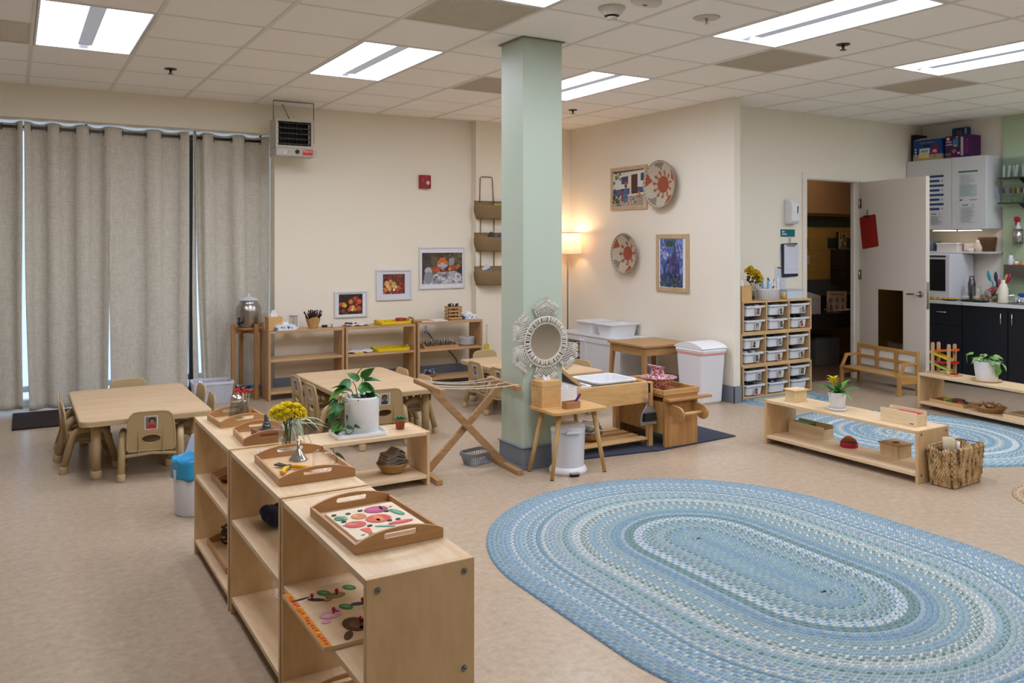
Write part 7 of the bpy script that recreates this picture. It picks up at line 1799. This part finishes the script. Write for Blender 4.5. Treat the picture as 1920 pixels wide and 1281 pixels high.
b = B(tiles('#c79d52', '#a8854a', .40, .134, 'yellow wall tile')); b.box(5.62, 9.9, 6.97, 7.07, 0, 1.80); struct(b, 'wall_washroom')
b = B(mat('#b8916a', .7)); b.box(5.62, 9.9, 6.95, 7.07, 1.85, H + .3); b.box(5.62, 9.9, 6.90, 7.07, 1.80, 1.8499); struct(b, 'wall_washroom_upper')
b = B(mat('#b8916a', .7)); b.box(9.8, 9.9, 5.80, 6.90, 0, H + .3); b.box(8.95, 9.8, 5.7, 5.80, 0, H + .3); b.box(5.62, 5.7, 5.8, 6.90, 0, H + .3); struct(b, 'wall_washroom_side')
b = B(mat('#c8c2b8', .9)); b.box(5.62, 9.9, 5.8, 6.97, 2.55, 2.6); struct(b, 'ceiling_washroom')
b = B(mat('#6b5240', .5)); b.box(5.62, 9.9, 5.8, 7.07, .001, .006); struct(b, 'floor_washroom')
t = thing('added_washroom_light', 'unseen round ceiling light added to brighten the washroom beyond the open door', 'ceiling light', (8.3, 6.4, 2.549)); b = B(mat('#ffe9cf', .5, emis=11)); b.cyl((0, 0, -.03), (0, 0, -.05), .13); b.obj('diffuser', t); b = B(WHITEMAT); b.cyl((0, 0, 0), (0, 0, -.0299), .14); b.obj('base', t)  # unseen lamp, added to brighten the washroom
b = B(tiles('#39463a', '#566050', .134, .134, 'dark green tile'))
b.box(6.0, 9.79, 6.965, 6.9699, 1.632, 1.766)
for x in (8.33, 8.86, 9.22, 9.6, 7.9): b.box(x - .07, x + .09, 6.965, 6.9699, 1.365, 1.497)
struct(b, 'trim_4')
t = thing('washroom_counter', 'dark stone washroom counter seen through the doorway', 'counter', (7.55, 6.40, 0))
GR = mat('#2c2621', .25, var=.4, vscale=60)
b = B(GR); b.box(0, 2.2, 0, .56, .585, .615); b.box(0, 2.2, -.0, .03, .44, .5845); b.obj('counter_top', t)
b = B(GR); b.box(0, 2.2, .53, .56, .6155, .78); b.obj('backsplash', t)
b = B(WHITECER); b.lathe([(.001, .005), (.14, .012), (.18, .02), (.185, .026), (.175, .028), (.12, .018), (.001, .01)], 32, (.95, .20, .6105), sy=.7); b.obj('sink_bowl', t)
b = B(mat('#6f777c', .2, .4)); b.box(8.05, 9.6, 6.955, 6.9645, .80, .98); tag(b.obj('splash_panel'), 'grey panel above the washroom counter', 'panel')
for x, y, w_, c, lab in ((8.02, 6.62, .42, '#6b6661', 'grey storage box under the washroom counter'), (7.66, 6.60, .22, '#7d7f84', 'grey plastic bin under the washroom counter, beside the box')):
    b = B(mat(c, .6)); b.box(0, w_, 0, .3, 0.0, .30); b.use(mat('#55504b', .6)); b.box(-.005, w_ + .005, -.005, .305, .3001, .32); tag(b.obj('storage_box', loc=(x, y - .1, .0065), bev=.005), lab, 'box')
t = thing('paper_towel_dispenser', 'dark paper towel dispenser on the washroom wall', 'dispenser', (9.03, 6.964, .93))
b = B(mat('#3f362e', .35, .3)); b.box(-.20, .20, -.22, 0, .16, .42); b.box(-.20, -.06, -.22, 0, 0, .1599); b.box(.16, .20, -.22, 0, 0, .1599); b.use(BLACK); b.box(-.0599, .1599, -.19, 0, 0, .1599); b.obj('cover', t, bev=.01)
t = thing('washroom_picture', 'small floral card standing on the paper towel dispenser', 'picture', (8.97, 6.90, 1.351))
b = B(mat('#2a241e', .7)); b.box(-.09, .09, 0, .01, 0, .22); b.use(mat('#c9b487', .8)); b.box(-.06, .09, -.002, 0, .005, .215); r = random.Random(3)
for k in range(18): b.use(mat(r.choice(('#7a5a4a', '#5a4a5f', '#8a7a4a', '#b08a5a')), .8)); b.disc((r.uniform(-.045, .075), r.uniform(.02, .2), -.004), .014, .016, 'xz', .001, 8)
b.obj('card', t)
b = B(mat('#d5cdbf', .5)); b.box(-.035, .035, -.006, 0, -.055, .055); b.use(mat('#bdb4a6', .5)); b.box(-.008, .008, -.012, -.0061, -.014, .014); tag(b.obj('light_switch', loc=(8.405, 6.963, 1.225)), 'light switch on the yellow washroom wall', 'switch')
t = thing('handwashing_sign', 'cream hand washing picture sign on the washroom counter', 'sign', (8.385, 6.52, .6155))
b = B(mat('#d3c0a0', .7)); b.tf(Matrix.Rotation(math.radians(2), 4, 'Y')); b.box(-.175, .175, 0, .006, .0, .245); b.use(mat('#6b4330', .7)); text_into(b, 'Wash Your Hands', .032, (0, -.0012, .200))
for i in range(3):
    for j in range(2): b.use(mat(('#8f4a2c', '#a3402f')[(i + j) % 2], .7)); b.disc((-.10 + i * .105, .14 - j * .085, -.0012), .028, .026, 'xz', .001, 12); b.use(mat('#d9b48a', .7)); b.disc((-.095 + i * .105, .14 - j * .085, -.0024), .012, .014, 'xz', .001, 8)
b.use(mat('#9a7a5c', .7)); b.box(-.12, .1, -.0012, -.0002, .018, .022); b.obj('card', t)
b = B(glassmat('#ece8e0', .05, .5)); b.lathe([(.001, 0), (.045, 0), (.04, .06), (.028, .11), (.012, .14), (.012, .17), (.001, .17)], 20); tag(b.obj('glass_bottle', loc=(8.16, 6.45, .616)), 'clear bottle on the washroom counter in front of the sign', 'bottle')
b = B(mat('#b5aaa4', .6)); b.prism(rrect(-.13, .13, -.09, .09, .03), 0, .19); b.use(mat('#cbbfb5', .6)); b.prism([(-.14, .19), (.13, .19), (.10, .21), (-.11, .26)], -.08, .08, 'xz'); tag(b.obj('white_bin', loc=(7.93, 6.56, .6155)), 'greyish lidded bin at the left of the washroom counter', 'bin')
# ============================================================ kitchen
NAVYC = mat('#191e28', .35); CT = mat('#d9d9db', .3); KZ = .843
t = thing('base_cabinets', 'dark navy kitchen base cabinets below the white counter', 'cabinet', (8.19, 2.6, 0))
b = B(mat('#14171e', .5)); b.box(.02, .555, 0, 3.075, .10, .812); b.box(.08, .555, 0, 3.075, 0, .0999); b.obj('body', t)
def front(y0, y1, z0, z1, nm, hv=None):
    b = B(NAVYC); b.box(0, .0195, y0 - 2.6 + .002, y1 - 2.6 - .002, z0, z1); d = b.obj(nm, t, bev=.001)
    if hv:
        b = B(CHROME); o, a_, c_ = hv
        if o == 'v': b.tube([(-.001, a_ - 2.6, c_ - .05), (-.028, a_ - 2.6, c_ - .05), (-.028, a_ - 2.6, c_ + .05), (-.001, a_ - 2.6, c_ + .05)], .0055, 8)
        else: b.tube([(-.001, a_ - 2.65, c_), (-.028, a_ - 2.65, c_), (-.028, a_ - 2.55, c_), (-.001, a_ - 2.55, c_)], .0055, 8)
        b.obj('handle', d)
front(4.88, 5.66, .60, .806, 'drawer', ('h', 5.085, .728)); front(4.88, 5.66, .104, .596, 'door', ('v', 5.24, .56))
front(4.433, 4.876, .104, .806, 'door', ('v', 4.483, .70)); front(3.95, 4.429, .104, .806, 'door', ('v', 4.378, .70)); front(3.50, 3.946, .104, .806, 'door', ('v', 3.6, .70)); front(2.62, 3.496, .104, .806, 'door', ('v', 3.4, .70))
b = B(CT); b.prism([(8.15, 2.58), (8.748, 2.58), (8.748, 4.782), (8.799, 4.782), (8.799, 5.695), (8.15, 5.695)], .8125, KZ); o = b.obj('countertop', bev=.003); tag(o, 'white laminate kitchen countertop above the dark cabinets', 'countertop')
b = B(BLACK); text_into(b, '2', .03, (8.1485, 4.862, .818), 'yz', depth=.0003); tag(b.obj('number_sticker'), 'small black numeral 2 on the counter edge', 'sticker')
t = thing('upper_cabinet', 'white wall cabinet with printed notices over the kitchen counter', 'cabinet', (8.50, 4.815, 1.577))
b = B(mat('#cfd0d1', .4)); b.box(.02, .298, 0, .88, 0, .755); b.obj('body', t, bev=.01)
for y0, y1 in ((0, .362), (.366, .878)): b = B(mat('#d3d4d5', .4)); b.box(0, .0195, y0, y1, .0, .755); b.obj('door', t, bev=.003)
def notice(label, y, z, wd, ht, fn):
    t = thing('notice', label, 'notice', (8.4995, y, z), -PI/2, 'printed notices on the white wall cabinet'); b = B(mat('#cfd2d6', .7)); b.box(-wd/2, wd/2, -.0012, 0, 0, ht); fn(b, wd, ht); b.obj('sheet', t)
def n_blue(b, w, h):
    for k in range(8):
        b.use(mat('#2a3f73', .6)); z = h - .03 - k * .05; x1 = w/2 - (.05 if k % 2 else .005); b.box(-w/2 + .003, x1, -.002, -.0013, z - .024, z)
        if k % 2: b.use(mat('#b59a8a', .6)); b.disc((w/2 - .022, z - .012, -.002), .012, .012, 'xz', .0007, 8)
def n_text(b, w, h, green=False, n=24):
    if green:
        b.use(mat('#2f7a5c', .6)); b.box(-w/2, w/2, -.002, -.0013, h - .018, h); b.use(mat('#b4c4c0', .7)); b.box(-w/2 + .01, w/2 - .01, -.002, -.0013, .02, h * .5)
    else:
        b.use(mat('#4a4a4c', .7)); b.disc((-w*.28, h - .022, -.002), .008, .008, 'xz', .0007, 10); b.box(-w*.2, -w*.02, -.002, -.0013, h - .028, h - .018); b.disc((w*.22, h - .022, -.002), .006, .006, 'xz', .0007, 10)
    b.use(mat('#8b8d91', .7)); r = random.Random(int(w * 1000 + n))
    for k in range(n):
        z = h - .05 - k * (h - .07) / n; b.box(-w/2 + .015 + r.choice((0, 0, .012)), w/2 - .02 - r.uniform(0, w * .35), -.0026, -.0021, z, z + .003)
notice('upper notice of blue bands on the left door of the white wall cabinet', 5.345, 1.805, .17, .385, n_blue)
notice('lower typed notice on the left door of the white wall cabinet', 5.345, 1.60, .17, .165, lambda b, w, h: n_text(b, w, h, n=14))
notice('upper green-topped notice on the right door of the white wall cabinet', 5.0, 1.895, .205, .29, lambda b, w, h: n_text(b, w, h, True, 22))
notice('lower typed notice on the right door of the white wall cabinet', 4.995, 1.62, .20, .23, lambda b, w, h: n_text(b, w, h, n=18))
b = B(mat('#2f4f8a', .6)); b.box(8.4975, 8.4990, 5.06, 5.09, 1.875, 1.888); b.use(mat('#b86a4a', .6)); b.box(8.4975, 8.4990, 4.905, 4.985, 1.877, 1.884); tag(b.obj('notice_footer'), 'tiny blue and orange footer strip between the right-hand notices', 'sticker')
for y0, y1 in ((5.15, 5.40), (4.88, 5.12)):
    t = thing('cabinet_light', 'lit LED bar under the white wall cabinet, ' + ('left one' if y0 > 5 else 'right one'), 'light', (8.52, y0, 1.565), 0, 'LED bars under the wall cabinet'); b = B(mat('#3a3835', .5)); b.box(0, .02, -.01, y1 - y0 + .01, .004, .0115); b.obj('housing', t); b = B(mat('#ffe8cc', .5, emis=9)); b.box(.001, .019, 0, y1 - y0, -.003, .0035); b.obj('diffuser', t)
b = B(CT); b.box(8.52, 8.799, 4.80, 5.698, 1.325, 1.345); o = b.obj('wall_shelf', bev=.002); tag(o, 'thin white wall shelf under the wall cabinet', 'shelf'); SH = 1.3455
b = B(mat('#7f8a98', .35, .5)); b.lathe([(.001, 0), (.12, 0), (.12, .10), (.124, .104), (.001, .108)], 36); tag(b.obj('cake_tin', loc=(8.655, 5.53, SH)), 'round blue grey tin on the white wall shelf', 'tin')
t = thing('food_container', 'translucent white lidded container on the white wall shelf', 'container', (8.65, 5.27, SH)); b = B(mat('#d8d2d0', .4)); b.prism(rrect(-.09, .09, -.12, .12, .02), 0, .075); b.obj('body', t); b = B(mat('#ebe6e4', .4)); b.prism(rrect(-.097, .097, -.127, .127, .02), .0755, .09); b.obj('lid', t)
b = B(mat('#e2d6cc', .4)); b.prism(rrect(-.06, .06, -.07, .07, .03), 0, .085); tag(b.obj('white_box', loc=(8.68, 5.06, SH), bev=.004), 'cream plastic box between the container and the jug on the wall shelf', 'container')
b = B(mat('#e2d3c4', .4)); b.lathe([(.001, 0), (.045, 0), (.055, .04), (.04, .09), (.035, .12), (.03, .12), (.001, .02)], 24); b.tube([(0, -.045, .10), (0, -.08, .09), (0, -.075, .04), (0, -.05, .03)], .006, 8); tag(b.obj('jug', loc=(8.62, 4.945, SH)), 'small cream jug on the white wall shelf', 'jug')
b = B(mat('#e2d8ce', .5)); b.lathe([(.001, 0), (.04, 0), (.042, .03), (.001, .03)], 24); tag(b.obj('small_dish', loc=(8.56, 5.02, SH)), 'little round white dish in front of the jug', 'dish')
b = B(wood('#7a5233', '#4d301b', 'x', 22, .7)); b.lathe([(.001, 0), (.068, 0), (.085, .135), (.088, .15), (.08, .145), (.062, .006), (.001, .006)], 32)
for k in range(9): b.tube([((.070 + .0019 * k) * math.cos(a), (.070 + .0019 * k) * math.sin(a), .01 + .015 * k + .003 * math.sin(9 * a)) for a in [2*PI*i/40 for i in range(40)]], .0045, 6, closed=True)
tag(b.obj('woven_basket', loc=(8.66, 4.83 + .06, SH)), 'dark brown woven basket at the right end of the wall shelf', 'basket')
# appliance
t = thing('countertop_dishwasher', 'white countertop dishwasher with a black window on the kitchen counter', 'appliance', (8.30, 5.07, KZ + .001))
b = B(mat('#d9d9e2', .3)); b.prism([(0, 0), (.42, 0), (.42, .44), (.39, .475), (.03, .48), (0, .47)], 0, .44, 'xz'); b.obj('body', t, bev=.02)
b = B(mat('#121317', .1)); b.box(-.006, -.0005, .05, .42, .09, .42); b.obj('door_window', t, bev=.003)
b = B(mat('#3a3540', .3)); b.box(-.004, .001, .05, .42, .44, .46); b.obj('control_strip', t)
def jar_k(name, label, x, y, h_, r_, m, fill=None, cat='jar'):
    t = thing(name, label, cat, (x, y, KZ + .0005)); b = B(m); b.lathe([(.001, .001), (r_, .001), (r_ * 1.03, .01), (r_, h_ * .8), (r_ * .8, h_ * .9), (r_ * .8, h_), (r_ * .7, h_), (r_ * .7, h_ * .9), (r_ * .9, h_ * .8), (r_ * .92, .01), (.001, .006)], 24); b.obj('glass_body', t)
    if fill: b = B(mat(fill, .8)); b.lathe([(.001, .007), (r_ * .85, .012), (r_ * .85, h_ * .35), (.001, h_ * .38)], 20); b.obj('contents', t)
jar_k('glass_jar', 'clear glass jar beside the dishwasher', 8.38, 4.96, .14, .04, GLASS, '#d6cdbf'); jar_k('glass_jar', 'clear glass jar right of the steel bottle', 8.42, 4.86, .14, .045, GLASS, '#cfc4a9')
b = B(mat('#6e6b6a', .3, .8)); b.lathe([(.001, 0), (.035, 0), (.036, .18), (.028, .2), (.028, .215), (.001, .218)], 24); b.use(mat('#3a3a3c', .5)); b.tube([(0, .02, .215), (0, .02, .245), (0, -.02, .245), (0, -.02, .215)], .006, 8); tag(b.obj('steel_bottle', loc=(8.48, 4.95, KZ + .0005)), 'grey steel drinking bottle on the kitchen counter', 'bottle')
for k, (x, y, c, f, lab) in enumerate(((8.30, 5.24, '#b9c23a', '#d9682c', 'lime green plate of orange snacks at the left of the counter'), (8.27, 5.05, '#23221f', '#c9a23c', 'black plate of snacks in front of the dishwasher'), (8.30, 4.88, '#1d1d1c', '#4a4438', 'black lid lying in front of the glass jars'), (8.30, 4.76, '#1d1d1c', '#6b5f4c', 'black plate in front of the clear bag'))):
    t = thing('plate', lab, 'plate', (x, y, KZ + .0005)); b = B(mat(c, .4)); b.lathe([(.001, 0), (.055, 0), (.085, .012), (.083, .014), (.05, .004), (.001, .004)], 28); b.obj('dish', t)
    if k < 2:
        b = B(mat(f, .7)); r = random.Random(k)
        for q in range(14): b.ball((r.uniform(-.05, .05), r.uniform(-.05, .05), .016), r.uniform(.012, .02), 8, sz=.7)
        b.obj('snacks', t)
t = thing('snack_bag', 'clear plastic bag of colourful bits tied with a red ribbon on the counter', 'bag', (8.40, 4.74, KZ + .0005)); b = B(glassmat('#dfe3df', .15, .7)); b.grid(lambda u, v: ((.055 - .035 * v) * (1 + .1 * math.sin(10 * PI * u)) * math.cos(2*PI*u), (.08 - .06 * v) * math.sin(2*PI*u), .12 * v), 30, 8, closeu=True); b.obj('bag', t)
b = B(); r = random.Random(9)
for q in range(16): b.use(mat(r.choice(('#6fa04a', '#d9a23c', '#c9d0b0', '#c4563c')), .7)); b.ball((r.uniform(-.03, .03), r.uniform(-.055, .055), r.uniform(.015, .06)), .014, 8)
b.obj('contents', t); b = B(mat('#b32440', .6)); b.tube([(0, -.09, .12), (0, -.03, .135), (0, .0, .12), (0, -.03, .11), (0, -.09, .12)], .007, 6); b.obj('ribbon', t)
t = thing('utensil_crock', 'steel utensil holder on the kitchen counter', 'utensil holder', (8.50, 4.70, KZ + .0005)); b = B(mat('#8f8984', .25, .9)); b.lathe([(.001, 0), (.055, 0), (.055, .15), (.05, .15), (.05, .006), (.001, .006)], 28); b.obj('cup', t)
for k, (dx, dy, c, h_, nm) in enumerate(((0, .03, '#1f9ab0', .30, 'blue spatula'), (.01, .01, '#16324a', .29, 'dark blue spatula'), (0, -.005, '#a52a5a', .22, 'magenta spoon'), (.01, -.025, '#c79a64', .27, 'wooden spoon'), (0, -.04, '#9a2340', .28, 'crimson spoon'))):
    b = B(mat(c, .5)); b.tube([(0, 0, .008), (dx * 1.5, dy * 1.2, h_ * .65), (dx * 2, dy * 2, h_ * .7), (dx * 2.4, dy * 2.4, h_ * .85), (dx * 2.6, dy * 2.6, h_)], [.005, .006, .013, .018, .008], 8); o = b.obj('cooking_utensil', loc=(8.50, 4.70 + dy * .5, KZ + .008)); tag(o, nm + ' standing in the steel utensil holder', 'utensil')
b = B(mat('#e4dcc8', .4)); b.lathe([(.001, 0), (.042, 0), (.045, .01), (.045, .14), (.03, .185), (.018, .2), (.018, .225), (.001, .228)], 28); tag(b.obj('milk_bottle', loc=(8.33, 4.44 + .11, KZ + .0005)), 'cream white bottle beside the kitchen faucet', 'bottle')
b = B(CHROME); b.cyl((0, 0, 0), (0, 0, .03), .02); b.tube([(0, 0, .03), (0, 0, .055), (-.04, .04, .075), (-.08, .09, .06), (-.09, .10, .045)], .009, 10); tag(b.obj('faucet', loc=(8.52, 4.50, KZ + .0005)), 'low chrome kitchen faucet on the counter', 'faucet')
b = B(STEEL); b.prism(rrect(-.2, .2, -.28, .28, .04), 0, .003, holes=[rrect(-.18, .18, -.26, .26, .03)[::-1]]); b.use(mat('#77777a', .3, .9)); b.prism(rrect(-.179, .179, -.259, .259, .03), 0, .001); tag(b.obj('sink', loc=(8.40, 4.28, KZ + .0005)), 'stainless sink rim set in the white counter', 'sink')
t = thing('sponge_tub', 'white tub holding a blue sponge by the right edge of the counter', 'tub', (8.63, 4.50, KZ + .0005)); b = B(WHITEPL); b.box(-.05, .05, -.07, .07, 0, .05); b.obj('body', t); b = B(mat('#234f9a', .8)); b.box(-.035, .035, -.055, .055, .0505, .09); b.obj('sponge', t, bev=.01)
b = B(mat('#dfe5ea', .3)); b.lathe([(.001, 0), (.035, 0), (.037, .11), (.014, .14), (.012, .165), (.001, .167)], 22); b.tube([(0, 0, .165), (0, 0, .185), (-.03, .0, .185)], .006, 8); tag(b.obj('pump_bottle', loc=(8.58, 4.36, KZ + .0005)), 'clear white pump bottle at the right edge of the counter', 'bottle')
# boxes above the cabinet
ZU = 2.3325
t = thing('snack_box', 'blue carton with white flaps and a red 40 badge on top of the wall cabinet', 'carton', (8.515, 5.30, ZU)); b = B(mat('#14407f', .6)); b.box(0, .22, 0, .325, .06, .225); b.use(mat('#a9987c', .6)); b.box(0, .22, 0, .325, 0, .0599); b.obj('carton', t)
b = B(mat('#b9bcc4', .6)); b.tf(TR(.002, .0, .2255) @ Matrix.Rotation(math.radians(-14), 4, 'Y')); b.box(0, .10, .01, .14, 0, .004); b.box(0, .10, .17, .31, 0, .004); b.obj('flap', t)
b = B(mat('#d9c56a', .6)); b.tf(TR(0, 0, 0)); b.box(-.002, -.0003, .14, .26, .025, .075); b.use(mat('#c9ccc6', .6)); b.box(-.003, -.0021, .13, .25, .07, .13); b.use(mat('#7a93b8', .6)); b.box(-.0036, -.0031, .15, .23, .085, .11); b.use(mat('#b01f2a', .6)); b.box(-.002, -.0003, .04, .11, .06, .12); b.use(mat('#5a4a3a', .6)); b.box(-.0019, -.0003, .072, .078, .02, .0599); b.use(mat('#efe6e6', .6)); text_into(b, '40', .045, (-.0023, .075, .078), 'yz')
b.use(mat('#c9cfd8', .6))
for z in (.155 - .06, .125 - .06, .095 - .06): b.disc((.295, z + .03, -.002), .011, .011, 'yz', .0016, 12)
b.use(mat('#8f8a5a', .6)); text_into(b, 'TRUE EARTH', .028, (-.0008, .165, .180), 'yz'); b.use(BLACK); b.box(-.0016, -.0003, .13, .21, .145, .168); b.use(mat('#8f1c26', .6)); b.disc((.06, .155, -.0016), .03, .018, 'yz', .0012, 12); b.obj('printing', t)
t = thing('snack_box', 'purple carton with white lettering beside the blue carton on the wall cabinet', 'carton', (8.54, 5.005, ZU)); b = B(mat('#4a1650', .6)); b.box(0, .2, 0, .272, 0, .235); b.obj('carton', t, bev=.002)
b = B(mat('#d8c8d0', .6)); b.disc((.235, .205, -.0016), .018, .018, 'yz', .0014, 14); b.box(-.0012, -.0003, .195, .26, .168, .177); b.box(-.0012, -.0003, .19, .25, .148, .153); b.box(-.0012, -.0003, .185, .265, .138, .143); b.use(mat('#1f7f9a', .6)); b.box(-.0014, -.0003, .125, .18, .115, .20); b.use(mat('#d9a23a', .6)); b.disc((.155, .13, -.002), .014, .01, 'yz', .0006, 10); b.use(mat('#4f7d45', .6)); b.box(-.0012, -.0003, .205, .265, .03, .055); b.use(mat('#b5b0b8', .6)); b.box(-.0012, -.0003, .07, .098, .02, .215)
b.use(mat('#c97a3a', .6))
for y, z in ((.185, .075), (.165, .085), (.175, .06), (.155, .07)): b.disc((y, z, -.0016), .014, .007, 'yz', .0013, 10, .6)
b.use(mat('#d8d0d8', .6)); text_into(b, '24', .026, (-.0008, .14, .207), 'yz'); b.disc((.12, .05, -.0016), .012, .012, 'yz', .0013, 12); b.use(mat('#a04a8a', .6)); b.box(-.0012, -.0003, .13, .265, .006, .014)
for k in range(6): b.box(-.0012, -.0003, .012, .055 - (k % 2) * .008, .05 + k * .026, .056 + k * .026)
b.obj('printing', t)
b = B(mat('#143a72', .6)); b.box(0, .06, 0, .17, 0, .34); b.use(mat('#b0b3b8', .6)); b.box(-.001, -.0003, .01, .03, .27, .33); b.use(mat('#6a6434', .6)); b.box(-.001, -.0003, .06, .12, .24, .31); tag(b.obj('snack_box', loc=(8.735, 5.145, ZU)), 'taller blue carton standing behind the purple carton', 'carton')
b = B(mat('#2a1d14', .8)); b.box(0, .2, 0, .16, 0, .30); tag(b.obj('cardboard_box', loc=(8.59, 5.53, ZU + .0) if False else (8.74 - .2 + .05, 5.64 - .0, ZU)), 'dark cardboard box in the corner behind the blue carton', 'box')
# metal wall rack on the green wall
t = thing('wall_rack', 'grey metal wall rack with two ledges on the green kitchen wall', 'rack', (8.749, 4.50, 1.80))
RK = mat('#55524a', .4, .6)
b = B(RK)
b.box(-.012, 0, .02, .04, -.75, .60); b.obj('rail', t)
for z in (.285, .03):
    b = B(RK); b.box(-.16, -.0125, -.20, .25, z, z + .012); b.use(BLACK); b.prism([(-.13, z - .0002), (-.0125, z - .0002), (-.0125, z - .06)], .0, .06, 'xz'); b.obj('ledge', t)
CLEARPL = glassmat('#f4f7f7', .15, .0)
def bin_(label, y0, y1, z0, z1, cols, seed):
    t = thing('clear_bin', label, 'bin', (8.60, y0, z0)); w_ = y1 - y0; h_ = z1 - z0
    b = B(CLEARPL); b.box(0, .003, 0, w_, 0, h_); b.box(.13, .133, 0, w_, 0, h_); b.box(.0031, .1299, 0, .003, 0, h_); b.box(.0031, .1299, w_ - .003, w_, 0, h_); b.obj('shell', t)
    r = random.Random(seed); b = B()
    for k in range(9): b.use(mat(r.choice(cols), .6)); b.tf(TR(r.uniform(.02, .11), w_ * (.1 + .8 * k / 8), 0) @ Matrix.Rotation(r.uniform(-.15, .15), 4, 'X')); b.prism([(-.012, .004), (.012, .004), (.014, h_ * .5), (.004, h_ * .62), (-.012, h_ * .55)], -.006, .006, 'xz')
    b.obj('pouches', t)
bin_('clear bin of green and white pouches on the top ledge of the wall rack', 4.37, 4.745, 2.098, 2.30, ('#c9d6cf', '#4f9a5a', '#dfe6df', '#2f7a45'), 4)
bin_('clear bin of yellow packets on the lower ledge of the wall rack', 4.37, 4.745, 1.935, 2.03, ('#d9c52a', '#7a3f4a', '#c9c9bd', '#5a4a7f'), 5)
bin_('clear bin of green packets below the yellow packets on the wall rack', 4.37, 4.735, 1.843, 1.93, ('#6fa05a', '#b5957a', '#8fb86a', '#4a7a45'), 6)
b = B(STEEL); b.lathe([(.001, 0), (.045, 0), (.045, .15), (.042, .15), (.042, .004), (.001, .004)], 28); tag(b.obj('metal_cup', loc=(8.69, 4.60, 1.425)), 'steel cup hung on the green wall holding a spray bottle', 'cup')
b = B(mat('#c9cdd6', .3)); b.lathe([(.001, 0), (.036, 0), (.036, .12), (.014, .19), (.013, .215), (.001, .216)], 22); b.use(mat('#a3202c', .4)); b.prism([(-.05, .22), (.02, .216), (.02, .25), (-.02, .27), (-.05, .262)], -.014, .014, 'xz'); b.box(-.045, -.035, -.005, .005, .18, .2195); tag(b.obj('spray_bottle', loc=(8.69, 4.60, 1.431)), 'spray bottle with a red trigger in the steel cup', 'spray bottle')
b = B(mat('#7d756c', .35, .7)); b.box(0, .13, 0, .34, 0, .003); b.box(0, .003, 0, .34, .0031, .12); b.box(.127, .13, 0, .34, .0031, .12); b.box(.0031, .1269, .337, .34, .0031, .12); b.box(.0031, .1269, 0, .003, .0031, .12); tag(b.obj('metal_caddy', loc=(8.615, 4.36, 1.095)), 'open grey metal caddy of bottles on the green wall', 'caddy')
for k, (x, y, h_, c1, c2, lab) in enumerate(((8.67, 4.66, .21, '#d9dadd', '#e6e6e8', 'tall white bottle in the metal caddy'), (8.66, 4.60, .15, '#d65a34', '#e6e6e8', 'orange bottle with a white cap in the metal caddy'), (8.67, 4.53, .17, '#d9a41c', '#9fb0a8', 'yellow bottle in the metal caddy'))):
    b = B(mat(c1, .4)); b.lathe([(.001, 0), (.028, 0), (.028, h_ * .8), (.02, h_ * .86), (.001, h_ * .86)], 20); b.use(mat(c2, .4)); b.lathe([(.018, h_ * .8601), (.018, h_), (.001, h_)], 18); tag(b.obj('bottle', loc=(x, y, 1.0985)), lab, 'bottle', None)
